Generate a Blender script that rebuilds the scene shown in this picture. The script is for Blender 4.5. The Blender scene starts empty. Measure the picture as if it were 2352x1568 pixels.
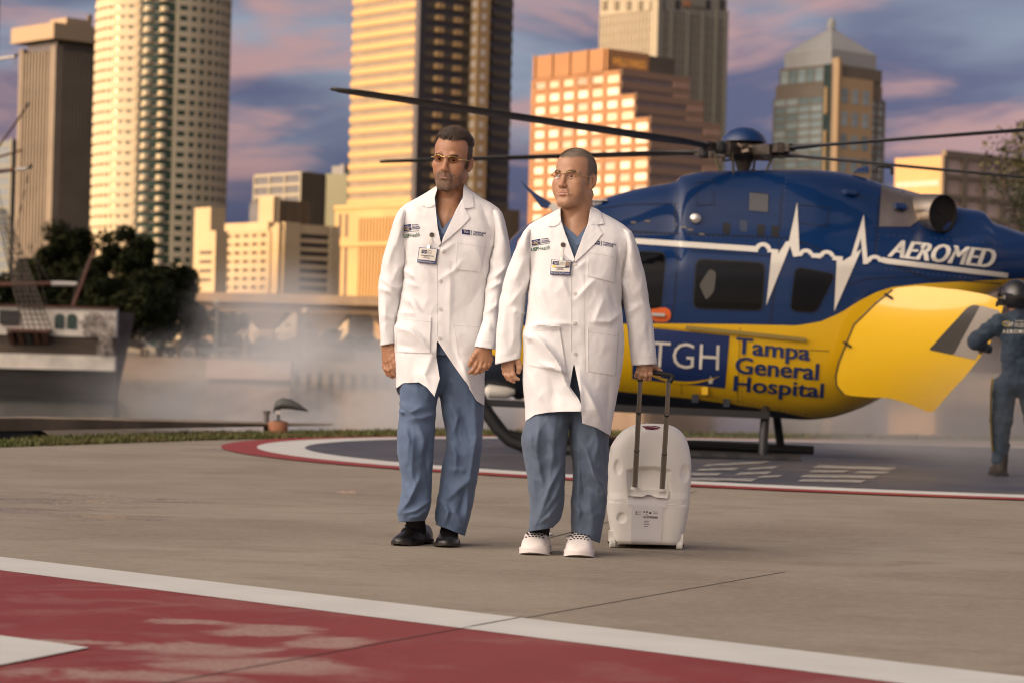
import bpy, bmesh, math, random
import numpy as np
from math import radians, sin, cos, pi, sqrt, atan2, tan
from mathutils import Vector, Matrix, Euler, noise

random.seed(7)
RNG = np.random.RandomState(11)
SC = bpy.context.scene
COL = SC.collection

# ------------------------------------------------------------------ camera
FPX = 5553.0                 # focal length in units of a 2352 px wide picture (85 mm on 36 mm film)
IW, IH = 2352.0, 1568.0
CAM = Vector((0.0, 0.0, 0.85))
HORIZON = 815.0
ROLL = radians(1.5)
PITCH = math.atan((HORIZON - IH / 2) / FPX)
FWD = Vector((0, cos(PITCH), sin(PITCH)))
UP0 = Vector((0, -sin(PITCH), cos(PITCH)))
RT0 = Vector((1, 0, 0))
RC = RT0 * cos(ROLL) + UP0 * sin(ROLL)
UC = UP0 * cos(ROLL) - RT0 * sin(ROLL)

cam_data = bpy.data.cameras.new('camera')
cam = bpy.data.objects.new('camera', cam_data)
COL.objects.link(cam)
cam.matrix_world = Matrix(((RC.x, UC.x, -FWD.x, CAM.x), (RC.y, UC.y, -FWD.y, CAM.y),
                           (RC.z, UC.z, -FWD.z, CAM.z), (0, 0, 0, 1)))
cam_data.sensor_width = 36.0
cam_data.lens = FPX / IW * 36.0
cam_data.clip_start = 0.1
cam_data.clip_end = 9000.0
cam_data.dof.use_dof = True
cam_data.dof.focus_distance = 10.45
cam_data.dof.aperture_fstop = 4.0
cam_data.dof.aperture_blades = 0
SC.camera = cam

# ------------------------------------------------------------------ sky and sun
SUN_AZ = radians(13)         # the sun stands to the left and a little behind the camera
SUN_EL = radians(7.0)
SUNV = Vector((-cos(SUN_AZ) * cos(SUN_EL), -sin(SUN_AZ) * cos(SUN_EL), sin(SUN_EL)))
SKY_STRENGTH = 0.15
SUN_STRENGTH = 4.8
SC.view_settings.view_transform = 'Standard'
SC.view_settings.look = 'None'
SC.view_settings.gamma = 1.0
SC.view_settings.use_curve_mapping = False
SC.view_settings.exposure = 0.40
SC.render.engine = 'CYCLES'
SC.cycles.use_denoising = True
SC.cycles.pixel_filter_type = 'BLACKMAN_HARRIS'
SC.cycles.filter_width = 1.0
SC.cycles.max_bounces = 8
SC.cycles.diffuse_bounces = 3
SC.cycles.glossy_bounces = 4
SC.cycles.transparent_max_bounces = 16
SC.cycles.volume_bounces = 2
SC.cycles.caustics_reflective = False
SC.cycles.caustics_refractive = False

world = bpy.data.worlds.new('World')
SC.world = world
world.use_nodes = True
wn, wl_ = world.node_tree.nodes, world.node_tree.links
wn.clear()


def nd(nodes, typ, **kw):
    n = nodes.new(typ)
    for k, v in kw.items():
        if k == 'ins':
            for i, val in v.items():
                n.inputs[i].default_value = val
        else:
            setattr(n, k, v)
    return n


def math_node(nodes, links, op, a, b=None, c=None, clamp=False):
    n = nodes.new('ShaderNodeMath')
    n.operation = op
    n.use_clamp = clamp
    for i, v in enumerate((a, b, c)):
        if v is None:
            continue
        if isinstance(v, (int, float)):
            n.inputs[i].default_value = v
        else:
            links.new(v, n.inputs[i])
    return n.outputs[0]


def mix_rgb(nodes, links, fac, a, b, blend='MIX'):
    n = nodes.new('ShaderNodeMix')
    n.data_type = 'RGBA'
    n.blend_type = blend
    for sock, v in ((n.inputs[0], fac), (n.inputs[6], a), (n.inputs[7], b)):
        if isinstance(v, (int, float)):
            sock.default_value = v
        elif isinstance(v, (tuple, list)):
            sock.default_value = tuple(v) if len(v) == 4 else (v[0], v[1], v[2], 1)
        else:
            links.new(v, sock)
    return n.outputs[2]


def ramp(nodes, links, fac, stops, interp='EASE'):
    n = nodes.new('ShaderNodeValToRGB')
    n.color_ramp.interpolation = interp
    e = n.color_ramp.elements
    while len(e) > 1:
        e.remove(e[-1])
    for i, (p, c) in enumerate(stops):
        el = e[0] if i == 0 else e.new(p)
        el.position = p
        el.color = (c, c, c, 1) if isinstance(c, (int, float)) else (c[0], c[1], c[2], 1)
    links.new(fac, n.inputs[0])
    return n.outputs[0]


def build_world():
    N, L = wn, wl_
    sky = nd(N, 'ShaderNodeTexSky', sky_type='NISHITA')
    sky.sun_disc = False
    sky.sun_elevation = SUN_EL
    sky.sun_rotation = atan2(SUNV.x, SUNV.y)
    sky.air_density = 1.3
    sky.dust_density = 2.2
    sky.ozone_density = 2.0
    tc = nd(N, 'ShaderNodeTexCoord')
    mp = nd(N, 'ShaderNodeMapping')
    mp.inputs['Scale'].default_value = (1, 1, 4.3)
    mp.inputs['Location'].default_value = (0.16, 0.0, 0.30)
    L.new(tc.outputs['Generated'], mp.inputs[0])
    n1 = nd(N, 'ShaderNodeTexNoise', ins={'Scale': 4.2, 'Detail': 5.0, 'Roughness': 0.5, 'Distortion': 0.4})
    L.new(mp.outputs[0], n1.inputs['Vector'])
    n2 = nd(N, 'ShaderNodeTexNoise', ins={'Scale': 7.0, 'Detail': 5.0, 'Roughness': 0.52, 'Distortion': 0.5})
    L.new(mp.outputs[0], n2.inputs['Vector'])
    dark = ramp(N, L, n1.outputs['Fac'], ((0.38, 0.0), (0.60, 1.0)))       # heavy slate clouds
    pink = ramp(N, L, n2.outputs['Fac'], ((0.47, 0.0), (0.63, 1.0)))       # sunlit flanks
    lum = nd(N, 'ShaderNodeRGBToBW')
    L.new(sky.outputs[0], lum.inputs[0])
    def tinted(c):
        n = N.new('ShaderNodeVectorMath'); n.operation = 'SCALE'
        n.inputs[0].default_value = c
        L.new(lum.outputs[0], n.inputs['Scale'])
        return n.outputs[0]
    clear = mix_rgb(N, L, 0.86, sky.outputs[0], tinted((0.96, 1.12, 1.48)))
    c1 = mix_rgb(N, L, dark, clear, tinted((0.37, 0.41, 0.70)))
    c2 = mix_rgb(N, L, math_node(N, L, 'MULTIPLY', pink, 0.9), c1, tinted((1.58, 0.98, 0.96)))
    # warm glow lobe added to the sky behind the camera to light the coats
    gl = Vector((-cos(radians(32)), -sin(radians(32)), 0)) * cos(radians(19)) + Vector((0, 0, sin(radians(19))))
    dt = nd(N, 'ShaderNodeVectorMath', operation='DOT_PRODUCT')
    nv = nd(N, 'ShaderNodeVectorMath', operation='NORMALIZE')
    L.new(tc.outputs['Generated'], nv.inputs[0])
    L.new(nv.outputs[0], dt.inputs[0])
    dt.inputs[1].default_value = gl
    lobe = math_node(N, L, 'POWER', math_node(N, L, 'MULTIPLY_ADD', dt.outputs['Value'], 0.5, 0.5, clamp=True), 8.0)
    sc_ = N.new('ShaderNodeVectorMath'); sc_.operation = 'SCALE'
    sc_.inputs[0].default_value = (1.0, 0.835, 0.66)
    L.new(math_node(N, L, 'MULTIPLY', lobe, 29.0), sc_.inputs['Scale'])
    ad = N.new('ShaderNodeVectorMath'); ad.operation = 'ADD'
    L.new(c2, ad.inputs[0]); L.new(sc_.outputs[0], ad.inputs[1])
    c2 = ad.outputs[0]
    bg = nd(N, 'ShaderNodeBackground', ins={'Strength': SKY_STRENGTH})
    L.new(c2, bg.inputs[0])
    out = nd(N, 'ShaderNodeOutputWorld')
    L.new(bg.outputs[0], out.inputs[0])


build_world()
sun_data = bpy.data.lights.new('sun', 'SUN')
sun_data.energy = SUN_STRENGTH
sun_data.angle = radians(0.5)
sun_data.color = (1.0, 0.56, 0.17)
sun = bpy.data.objects.new('sun', sun_data)
COL.objects.link(sun)
sun.rotation_mode = 'QUATERNION'
sun.rotation_quaternion = SUNV.to_track_quat('Z', 'Y')
sun.location = SUNV * 50

# ------------------------------------------------------------------ measuring
def P(px, py, d):
    """world point seen at picture position px,py at distance d in front of the camera"""
    u = (px - IW / 2) / FPX
    v = -(py - IH / 2) / FPX
    dr = RC * u + UC * v + FWD
    return CAM + dr * (d / dr.y)


def pix(p):
    q = Vector(p) - CAM
    z = q.dot(FWD)
    return (IW / 2 + q.dot(RC) / z * FPX, IH / 2 - q.dot(UC) / z * FPX)


SLOPE = 0.008


def gz(y):
    return -SLOPE * (y - 10.74)


def G(px, py, dz=0.0):
    """point of the sloping helipad under a picture position"""
    u = (px - IW / 2) / FPX
    v = -(py - IH / 2) / FPX
    dr = RC * u + UC * v + FWD
    dr = dr / dr.y
    t = (SLOPE * 10.74 + dz - CAM.z) / (dr.z + SLOPE)
    return CAM + dr * t


# ------------------------------------------------------------------ objects
def world_loc(o):
    l = Vector(o.location)
    while o.parent:
        o = o.parent
        l = l + Vector(o.location)
    return l


def empty(name, loc, label=None, cat=None, group=None, kind=None):
    o = bpy.data.objects.new(name, None)
    o.location = loc
    o.empty_display_size = 0.2
    COL.objects.link(o)
    tag(o, label, cat, group, kind)
    return o


def tag(o, label=None, cat=None, group=None, kind=None):
    if label: o['label'] = label
    if cat: o['category'] = cat
    if group: o['group'] = group
    if kind: o['kind'] = kind
    return o


def mesh_data(name, verts, faces, mats, smooth=False, mat_idx=None):
    me = bpy.data.meshes.new(name)
    if isinstance(verts, np.ndarray):
        verts = verts.reshape(-1, 3).astype(float).tolist()
    else:
        verts = [tuple(v) for v in verts]
    if isinstance(faces, np.ndarray):
        faces = faces.tolist()
    me.from_pydata(verts, [], faces)
    if mats is None: mats = []
    if not isinstance(mats, (list, tuple)): mats = [mats]
    for m in mats:
        me.materials.append(m)
    if mat_idx is not None:
        me.polygons.foreach_set('material_index', np.asarray(mat_idx, dtype=np.int32))
    if smooth:
        me.polygons.foreach_set('use_smooth', np.ones(len(me.polygons), dtype=bool))
    me.update()
    return me


def mk(name, verts, faces, mats, parent=None, origin=None, smooth=False, mat_idx=None, recalc=False):
    """verts in world coordinates; the object's origin goes to `origin` (default: the first vertices' mean)"""
    V = np.asarray([tuple(v) for v in verts], dtype=float) if not isinstance(verts, np.ndarray) else verts.reshape(-1, 3).astype(float)
    if origin is None:
        origin = Vector(V.mean(axis=0)) if parent is not None else Vector((V[:, 0].mean(), V[:, 1].mean(), V[:, 2].min()))
    origin = Vector(origin)
    me = mesh_data(name, V - np.array(origin), faces, mats, smooth, mat_idx)
    if recalc:
        bm = bmesh.new(); bm.from_mesh(me)
        bmesh.ops.recalc_face_normals(bm, faces=bm.faces)
        bm.to_mesh(me); bm.free()
    o = bpy.data.objects.new(name, me)
    if parent is not None:
        o.parent = parent
        o.location = origin - world_loc(parent)
    else:
        o.location = origin
    COL.objects.link(o)
    return o


def place(name, me, loc, parent=None, rot=(0, 0, 0), scale=(1, 1, 1)):
    """another object on shared mesh data; loc in world coordinates"""
    o = bpy.data.objects.new(name, me)
    if parent is not None:
        o.parent = parent
        o.location = Vector(loc) - world_loc(parent)
    else:
        o.location = loc
    o.rotation_euler = rot
    o.scale = scale
    COL.objects.link(o)
    return o


class MB:
    """collects shapes into one mesh"""
    def __init__(self):
        self.v = []; self.f = []; self.mi = []

    def add(self, verts, faces, mi=0):
        b = len(self.v)
        self.v.extend([tuple(p) for p in verts])
        self.f.extend([tuple(i + b for i in f) for f in faces])
        self.mi.extend([mi] * len(faces))
        return self

    def box(self, lo, hi, mi=0):
        (x0, y0, z0), (x1, y1, z1) = lo, hi
        v = [(x0, y0, z0), (x1, y0, z0), (x1, y1, z0), (x0, y1, z0), (x0, y0, z1), (x1, y0, z1), (x1, y1, z1), (x0, y1, z1)]
        return self.add(v, BOXF, mi)

    def obox(self, o, e, n, s0, s1, z0, z1, t0, t1, mi=0):
        """box on a wall: o origin, e along the wall, n outward; s along, z up, t outward"""
        o, e, n = Vector(o), Vector(e), Vector(n)
        v = []
        for z in (z0, z1):
            for s, t in ((s0, t1), (s1, t1), (s1, t0), (s0, t0)):
                p = o + e * s + n * t
                v.append((p.x, p.y, z))
        return self.add(v, BOXF, mi)

    def bar(self, a, b, w, h=None, up=(0, 0, 1), mi=0):
        a, b = Vector(a), Vector(b)
        h = h or w
        d = (b - a).normalized()
        s = d.cross(Vector(up))
        if s.length < 1e-4: s = d.cross(Vector((0, 1, 0)))
        s.normalize(); t = s.cross(d)
        v = []
        for p in (a, b):
            for i, j in ((-1, -1), (1, -1), (1, 1), (-1, 1)):
                v.append(p + s * (i * w / 2) + t * (j * h / 2))
        return self.add(v, [(0, 1, 2, 3), (7, 6, 5, 4), (0, 4, 5, 1), (1, 5, 6, 2), (2, 6, 7, 3), (3, 7, 4, 0)], mi)

    def tube(self, pts, rad, n=10, mi=0, caps=True, flat=1.0):
        v, f = tube_mesh(pts, rad, n, caps, flat)
        return self.add(v, f, mi)

    def lathe(self, c, prof, n=24, axis='z', mi=0):
        """prof: (radius, height) pairs along the axis"""
        c = Vector(c); v = []; f = []
        for r, h in prof:
            for k in range(n):
                a = 2 * pi * k / n
                if axis == 'z': v.append(c + Vector((r * cos(a), r * sin(a), h)))
                elif axis == 'y': v.append(c + Vector((r * cos(a), h, r * sin(a))))
                else: v.append(c + Vector((h, r * cos(a), r * sin(a))))
        m = len(prof)
        for i in range(m - 1):
            for k in range(n):
                k2 = (k + 1) % n
                f.append((i * n + k, i * n + k2, (i + 1) * n + k2, (i + 1) * n + k))
        f.append(tuple(range(n))[::-1]); f.append(tuple((m - 1) * n + k for k in range(n)))
        return self.add(v, f, mi)

    def build(self, name, mats, parent=None, origin=None, smooth=False, recalc=True):
        return mk(name, self.v, self.f, mats, parent, origin, smooth, self.mi, recalc)


BOXF = [(0, 3, 2, 1), (4, 5, 6, 7), (0, 1, 5, 4), (1, 2, 6, 5), (2, 3, 7, 6), (3, 0, 4, 7)]


def tube_mesh(pts, rad, n=10, caps=True, flat=1.0):
    pts = [Vector(p) for p in pts]
    m = len(pts)
    if isinstance(rad, (int, float)): rad = [rad] * m
    v, f = [], []
    s = None
    for i, p in enumerate(pts):
        d = (pts[min(i + 1, m - 1)] - pts[max(i - 1, 0)]).normalized()
        if s is None:
            s = d.cross(Vector((0, 0, 1)))
            if s.length < 1e-3: s = Vector((1, 0, 0))
        s = (s - d * s.dot(d)).normalized()
        t = d.cross(s)
        for k in range(n):
            a = 2 * pi * k / n
            v.append(p + s * (rad[i] * cos(a)) + t * (rad[i] * flat * sin(a)))
    for i in range(m - 1):
        for k in range(n):
            k2 = (k + 1) % n
            f.append((i * n + k, i * n + k2, (i + 1) * n + k2, (i + 1) * n + k))
    if caps:
        f.append(tuple(range(n))[::-1]); f.append(tuple((m - 1) * n + k for k in range(n)))
    return v, f


def smooth_obj(o, angle=0.6):
    me = o.data
    me.polygons.foreach_set('use_smooth', np.ones(len(me.polygons), dtype=bool))
    try:
        me.set_sharp_from_angle(angle=angle)
    except Exception:
        pass
    return o


def text_mesh(txt, bold=0.0, shear=0.0, res=3, spacing=1.0):
    """flat outline of a line of text (x along, y up), baseline at 0, as vertices and faces"""
    cu = bpy.data.curves.new('txt', 'FONT')
    cu.body = txt
    cu.size = 1.0
    cu.resolution_u = res
    cu.offset = bold
    cu.shear = shear
    cu.space_character = spacing
    cu.fill_mode = 'FRONT'
    o = bpy.data.objects.new('txt', cu)
    COL.objects.link(o)
    dg = bpy.context.evaluated_depsgraph_get()
    me = o.evaluated_get(dg).to_mesh()
    v = np.array([tuple(p.co) for p in me.vertices]).reshape(-1, 3)
    f = [tuple(p.vertices) for p in me.polygons]
    o.evaluated_get(dg).to_mesh_clear()
    bpy.data.objects.remove(o)
    bpy.data.curves.remove(cu)
    return v[:, :2].copy(), f


def fit_text(txt, quad, **kw):
    """text stretched into a quad given as picture points TL, TR, BR, BL; returns picture points, faces"""
    v, f = text_mesh(txt, **kw)
    lo, hi = v.min(0), v.max(0)
    s = (v - lo) / (hi - lo)
    TL, TR, BR, BL = [np.array(q, float) for q in quad]
    a = s[:, :1]; b = s[:, 1:2]
    top = TL + (TR - TL) * a
    bot = BL + (BR - BL) * a
    return bot + (top - bot) * b, f


def poly_fill(pts, maxlen=None):
    """triangulated polygon from 2D points, refined until edges are shorter than maxlen"""
    bm = bmesh.new()
    vs = [bm.verts.new((p[0], p[1], 0)) for p in pts]
    bm.faces.new(vs)
    bmesh.ops.triangulate(bm, faces=bm.faces[:], quad_method='BEAUTY', ngon_method='BEAUTY')
    if maxlen:
        for _ in range(7):
            es = [e for e in bm.edges if e.calc_length() > maxlen]
            if not es: break
            bmesh.ops.subdivide_edges(bm, edges=es, cuts=1)
            bmesh.ops.triangulate(bm, faces=[f for f in bm.faces if len(f.verts) > 3])
    bm.verts.index_update()
    v = np.array([(q.co.x, q.co.y) for q in bm.verts])
    f = [tuple(q.index for q in fc.verts) for fc in bm.faces]
    # outline order for walls
    be = [(e.verts[0].index, e.verts[1].index) for e in bm.edges if e.is_boundary]
    bm.free()
    return v, f, be


def round_poly(pts, r, n=4):
    """polygon with rounded corners"""
    out = []
    m = len(pts)
    for i in range(m):
        p = Vector(pts[i]); a = Vector(pts[i - 1]); b = Vector(pts[(i + 1) % m])
        ra = min(r, (a - p).length * 0.45); rb = min(r, (b - p).length * 0.45)
        p0 = p + (a - p).normalized() * ra
        p1 = p + (b - p).normalized() * rb
        for k in range(n + 1):
            t = k / n
            out.append(tuple((1 - t) ** 2 * p0 + 2 * t * (1 - t) * p + t * t * p1))
    return out


# ------------------------------------------------------------------ materials
MATS = {}


def mat(name, color, rough=0.6, metal=0.0, noise_amt=0.0, noise_scale=8.0, bump=0.0, bump_scale=60.0, coat=0.0, spec=0.5,
        trans=0.0, emit=None, alpha=1.0, sheen=0.0, sss=0.0, coord='Object', color2=None, ior=1.45, coat_rough=0.05, stretch=(1, 1, 1), bump_dist=0.01):
    if name in MATS: return MATS[name]
    m = bpy.data.materials.new(name)
    m.use_nodes = True
    N, L = m.node_tree.nodes, m.node_tree.links
    b = N['Principled BSDF']
    b.inputs['Base Color'].default_value = (color[0], color[1], color[2], 1)
    b.inputs['Roughness'].default_value = rough
    b.inputs['Metallic'].default_value = metal
    b.inputs['Specular IOR Level'].default_value = spec
    b.inputs['IOR'].default_value = ior
    b.inputs['Coat Weight'].default_value = coat
    b.inputs['Coat Roughness'].default_value = coat_rough
    b.inputs['Transmission Weight'].default_value = trans
    b.inputs['Alpha'].default_value = alpha
    b.inputs['Sheen Weight'].default_value = sheen
    if sss:
        b.inputs['Subsurface Weight'].default_value = sss
        b.inputs['Subsurface Radius'].default_value = (0.012, 0.005, 0.003)
        b.inputs['Subsurface Scale'].default_value = 1.0
    if emit:
        b.inputs['Emission Color'].default_value = (*emit[:3], 1)
        b.inputs['Emission Strength'].default_value = emit[3]
    if noise_amt or bump:
        tc = nd(N, 'ShaderNodeTexCoord')
        mp = nd(N, 'ShaderNodeMapping')
        mp.inputs['Scale'].default_value = stretch
        L.new(tc.outputs[coord], mp.inputs[0])
    if noise_amt:
        n = nd(N, 'ShaderNodeTexNoise', ins={'Scale': noise_scale, 'Detail': 6.0, 'Roughness': 0.6})
        L.new(mp.outputs[0], n.inputs['Vector'])
        c2 = color2 or tuple(c * (1 - noise_amt) for c in color)
        c1 = tuple(min(1, c * (1 + noise_amt * 0.5)) for c in color) if not color2 else color
        f = ramp(N, L, n.outputs['Fac'], ((0.3, 0.0), (0.7, 1.0)))
        L.new(mix_rgb(N, L, f, c2, c1), b.inputs['Base Color'])
    if bump:
        n = nd(N, 'ShaderNodeTexNoise', ins={'Scale': bump_scale, 'Detail': 4.0})
        L.new(mp.outputs[0], n.inputs['Vector'])
        bp = nd(N, 'ShaderNodeBump', ins={'Strength': bump, 'Distance': bump_dist})
        L.new(n.outputs['Fac'], bp.inputs['Height'])
        L.new(bp.outputs[0], b.inputs['Normal'])
    MATS[name] = m
    return m


def srgb(r, g, b):
    f = lambda c: (c / 255 / 12.92) if c <= 10 else ((c / 255 + 0.055) / 1.055) ** 2.4
    return (f(r), f(g), f(b))

# ================================================================== THE SETTING
def gxy(px, py):
    g = G(px, py)
    return (g.x, g.y)


def spots(N, L, lst, grain):
    """soft-edged blotches at fixed places on the pad (px, py, half width m, half height rows)"""
    geo = nd(N, 'ShaderNodeNewGeometry')
    acc = None
    for px, py, rx, hr in lst:
        cx, cy = gxy(px, py); ry = abs(gxy(px, py - hr)[1] - gxy(px, py + hr)[1]) / 2
        mp = nd(N, 'ShaderNodeMapping', vector_type='POINT')
        mp.inputs['Scale'].default_value = (1 / rx, 1 / ry, 0); mp.inputs['Location'].default_value = (-cx / rx, -cy / ry, 0)
        L.new(geo.outputs['Position'], mp.inputs[0])
        ln = nd(N, 'ShaderNodeVectorMath', operation='LENGTH'); L.new(mp.outputs[0], ln.inputs[0])
        v = math_node(N, L, 'SUBTRACT', 1.25, ln.outputs['Value'], clamp=True)
        acc = v if acc is None else math_node(N, L, 'MAXIMUM', acc, v)
    return ramp(N, L, math_node(N, L, 'ADD', acc, math_node(N, L, 'MULTIPLY_ADD', grain, 3.4, -1.9)), ((0.25, 0.0), (0.75, 1.0)))


def concrete_mat():
    m = bpy.data.materials.new('concrete_pad'); m.use_nodes = True
    N, L = m.node_tree.nodes, m.node_tree.links
    b = N['Principled BSDF']
    tc = nd(N, 'ShaderNodeTexCoord')
    mp = nd(N, 'ShaderNodeMapping'); mp.inputs['Scale'].default_value = (1, 1, 1)
    L.new(tc.outputs['Object'], mp.inputs[0])
    mb = nd(N, 'ShaderNodeMapping'); mb.inputs['Scale'].default_value = (0.7, 1.25, 1)   # broom and tyre streaks
    L.new(tc.outputs['Object'], mb.inputs[0])
    big = nd(N, 'ShaderNodeTexNoise', ins={'Scale': 0.55, 'Detail': 6.0, 'Roughness': 0.6}); L.new(mp.outputs[0], big.inputs['Vector'])
    st = nd(N, 'ShaderNodeTexNoise', ins={'Scale': 2.2, 'Detail': 7.0, 'Roughness': 0.65, 'Distortion': 0.5}); L.new(mb.outputs[0], st.inputs['Vector'])
    fine = nd(N, 'ShaderNodeTexNoise', ins={'Scale': 130.0, 'Detail': 3.0}); L.new(mp.outputs[0], fine.inputs['Vector'])
    mid = nd(N, 'ShaderNodeTexNoise', ins={'Scale': 26.0, 'Detail': 4.0}); L.new(mp.outputs[0], mid.inputs['Vector'])
    c = mix_rgb(N, L, ramp(N, L, big.outputs['Fac'], ((0.3, 0), (0.7, 1))), (0.220, 0.184, 0.140), (0.315, 0.275, 0.218))
    c = mix_rgb(N, L, math_node(N, L, 'MULTIPLY', ramp(N, L, st.outputs['Fac'], ((0.46, 0), (0.70, 1))), 0.60), c, (0.185, 0.142, 0.104))
    c = mix_rgb(N, L, math_node(N, L, 'MULTIPLY', ramp(N, L, mid.outputs['Fac'], ((0.4, 0), (0.7, 1))), 0.30), c, (0.37, 0.315, 0.245))
    c = mix_rgb(N, L, math_node(N, L, 'MULTIPLY', ramp(N, L, fine.outputs['Fac'], ((0.5, 0), (0.75, 1))), 0.40), c, (0.16, 0.125, 0.09))
    L.new(c, b.inputs['Base Color'])
    # damp patches on the left shine a little
    damp = spots(N, L, ((205, 1147, .62, 21), (110, 1150, .50, 14), (300, 1186, .42, 9), (500, 1031, .50, 4), (800, 1128, .14, 5), (40, 1172, .3, 8)), st.outputs['Fac'])
    L.new(math_node(N, L, 'SUBTRACT', 0.85, math_node(N, L, 'MULTIPLY', damp, 0.66)), b.inputs['Roughness'])
    L.new(mix_rgb(N, L, math_node(N, L, 'MULTIPLY', damp, 0.30), c, (0.15, 0.12, 0.09)), b.inputs['Base Color'])
    b.inputs['Specular IOR Level'].default_value = 0.5
    bp = nd(N, 'ShaderNodeBump', ins={'Strength': 0.5, 'Distance': 0.004})
    L.new(fine.outputs['Fac'], bp.inputs['Height']); L.new(bp.outputs[0], b.inputs['Normal'])
    return m


def paint_mat(name, col, worn, wear_lo, wear_hi, scale=1.4, stretch=(0.6, 1.6, 1), rough=0.55, worn_at=None):
    m = bpy.data.materials.new(name); m.use_nodes = True
    N, L = m.node_tree.nodes, m.node_tree.links
    b = N['Principled BSDF']
    tc = nd(N, 'ShaderNodeTexCoord')
    mp = nd(N, 'ShaderNodeMapping'); mp.inputs['Scale'].default_value = stretch
    L.new(tc.outputs['Object'], mp.inputs[0])
    n = nd(N, 'ShaderNodeTexNoise', ins={'Scale': scale, 'Detail': 9.0, 'Roughness': 0.68, 'Distortion': 0.7}); L.new(mp.outputs[0], n.inputs['Vector'])
    g = nd(N, 'ShaderNodeTexNoise', ins={'Scale': 60.0, 'Detail': 4.0}); L.new(tc.outputs['Object'], g.inputs['Vector'])
    k = nd(N, 'ShaderNodeTexNoise', ins={'Scale': 3.0, 'Detail': 5.0}); L.new(tc.outputs['Object'], k.inputs['Vector'])
    w = ramp(N, L, n.outputs['Fac'], ((wear_lo, 0), (wear_hi, 1)), 'LINEAR')
    gg = ramp(N, L, g.outputs['Fac'], ((0.3, 0.55), (0.65, 1.0)))
    if worn_at: w = math_node(N, L, 'MAXIMUM', math_node(N, L, 'MULTIPLY', w, 0.25), spots(N, L, worn_at, n.outputs['Fac']))
    wf = math_node(N, L, 'MULTIPLY', w, gg)
    base = mix_rgb(N, L, k.outputs['Fac'], tuple(c * 0.82 for c in col), tuple(min(1, c * 1.15) for c in col))
    L.new(mix_rgb(N, L, wf, base, worn), b.inputs['Base Color'])
    b.inputs['Roughness'].default_value = rough
    b.inputs['Specular IOR Level'].default_value = 0.4
    bp = nd(N, 'ShaderNodeBump', ins={'Strength': 0.35, 'Distance': 0.003})
    L.new(g.outputs['Fac'], bp.inputs['Height']); L.new(bp.outputs[0], b.inputs['Normal'])
    return m


M_CONC = concrete_mat()
M_RED = paint_mat('red_pad_paint', (0.225, 0.025, 0.022), (0.36, 0.24, 0.20), 0.49, 0.60, 2.4, (0.9, 1.1, 1), worn_at=((430, 1430, .26, 12), (620, 1450, .28, 26), (760, 1475, .18, 26), (420, 1490, .34, 20), (560, 1530, .40, 34), (300, 1555, .40, 26), (200, 1478, .22, 8)))
M_WHITEP = paint_mat('white_pad_paint', (0.60, 0.60, 0.57), (0.42, 0.38, 0.33), 0.60, 0.90, rough=0.6)
M_BLUEP = paint_mat('blue_pad_paint', (0.045, 0.055, 0.082), (0.15, 0.13, 0.12), 0.46, 0.70)
M_FADED = paint_mat('faded_pad_paint', (0.36, 0.35, 0.33), (0.07, 0.07, 0.08), 0.42, 0.62, 5.0, (1, 1, 1))
M_REDRING = paint_mat('red_ring_paint', (0.28, 0.030, 0.026), (0.33, 0.20, 0.15), 0.62, 0.90)
M_JOINT = mat('joint_sealant', (0.045, 0.038, 0.032), 0.8)


def flat(name, pts, m, dz, parent=None, kind=None):
    """painted sheet on the sloping pad from world xy outline"""
    v, f, _ = poly_fill(pts, None)
    W = [(x, y, gz(y) + dz) for x, y in v]
    o = mk(name, W, f, m, parent, recalc=False)
    bm = bmesh.new(); bm.from_mesh(o.data)
    for fc in bm.faces:
        if fc.normal.z < 0: fc.normal_flip()
    bm.to_mesh(o.data); bm.free()
    return o


PAD_EDGE = [gxy(-900, 1047), gxy(0, 1027), gxy(500, 1010), gxy(1000, 1001), gxy(1500, 1003), gxy(2352, 1012), gxy(3300, 1036)]
pad = flat('helipad', [(-75, -70), (90, -70), (90, PAD_EDGE[-1][1])] + PAD_EDGE[::-1] + [(-75, PAD_EDGE[0][1])], M_CONC, 0.0)
tag(pad, 'beige concrete helipad apron with faint streaks and damp patches', kind='structure')

# the round landing circle under the helicopter
cp = np.array([gxy(*q) for q in ((510, 1018), (847, 1069), (998, 1083), (1206, 1098), (1590, 1122), (2352, 1148))])
A = np.c_[2 * cp, np.ones(len(cp))]
sol = np.linalg.lstsq(A, (cp ** 2).sum(1), rcond=None)[0]
CX, CY = sol[0], sol[1]
CR = sqrt(sol[2] + CX ** 2 + CY ** 2)
print('CIRCLE', CX, CY, CR, 'pad edge', PAD_EDGE)


def ring(name, r0, r1, m, dz):
    n = 160
    v, f = [], []
    for k in range(n):
        a = 2 * pi * k / n
        for r in (r0, r1):
            x, y = CX + r * cos(a), CY + r * sin(a)
            v.append((x, y, gz(y) + dz))
    for k in range(n):
        k2 = (k + 1) % n
        f.append((2 * k, 2 * k + 1, 2 * k2 + 1, 2 * k2))
    return mk(name, v, f, m, pad, recalc=False)


disc_pts = [(CX + (CR - 0.8) * cos(2 * pi * k / 120), CY + (CR - 0.8) * sin(2 * pi * k / 120)) for k in range(120)]
flat('blue_circle', disc_pts, M_BLUEP, 0.004, pad)
ring('white_ring', CR - 0.80, CR - 0.34, M_WHITEP, 0.008)
ring('red_ring', CR - 0.34, CR, M_REDRING, 0.008)
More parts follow.
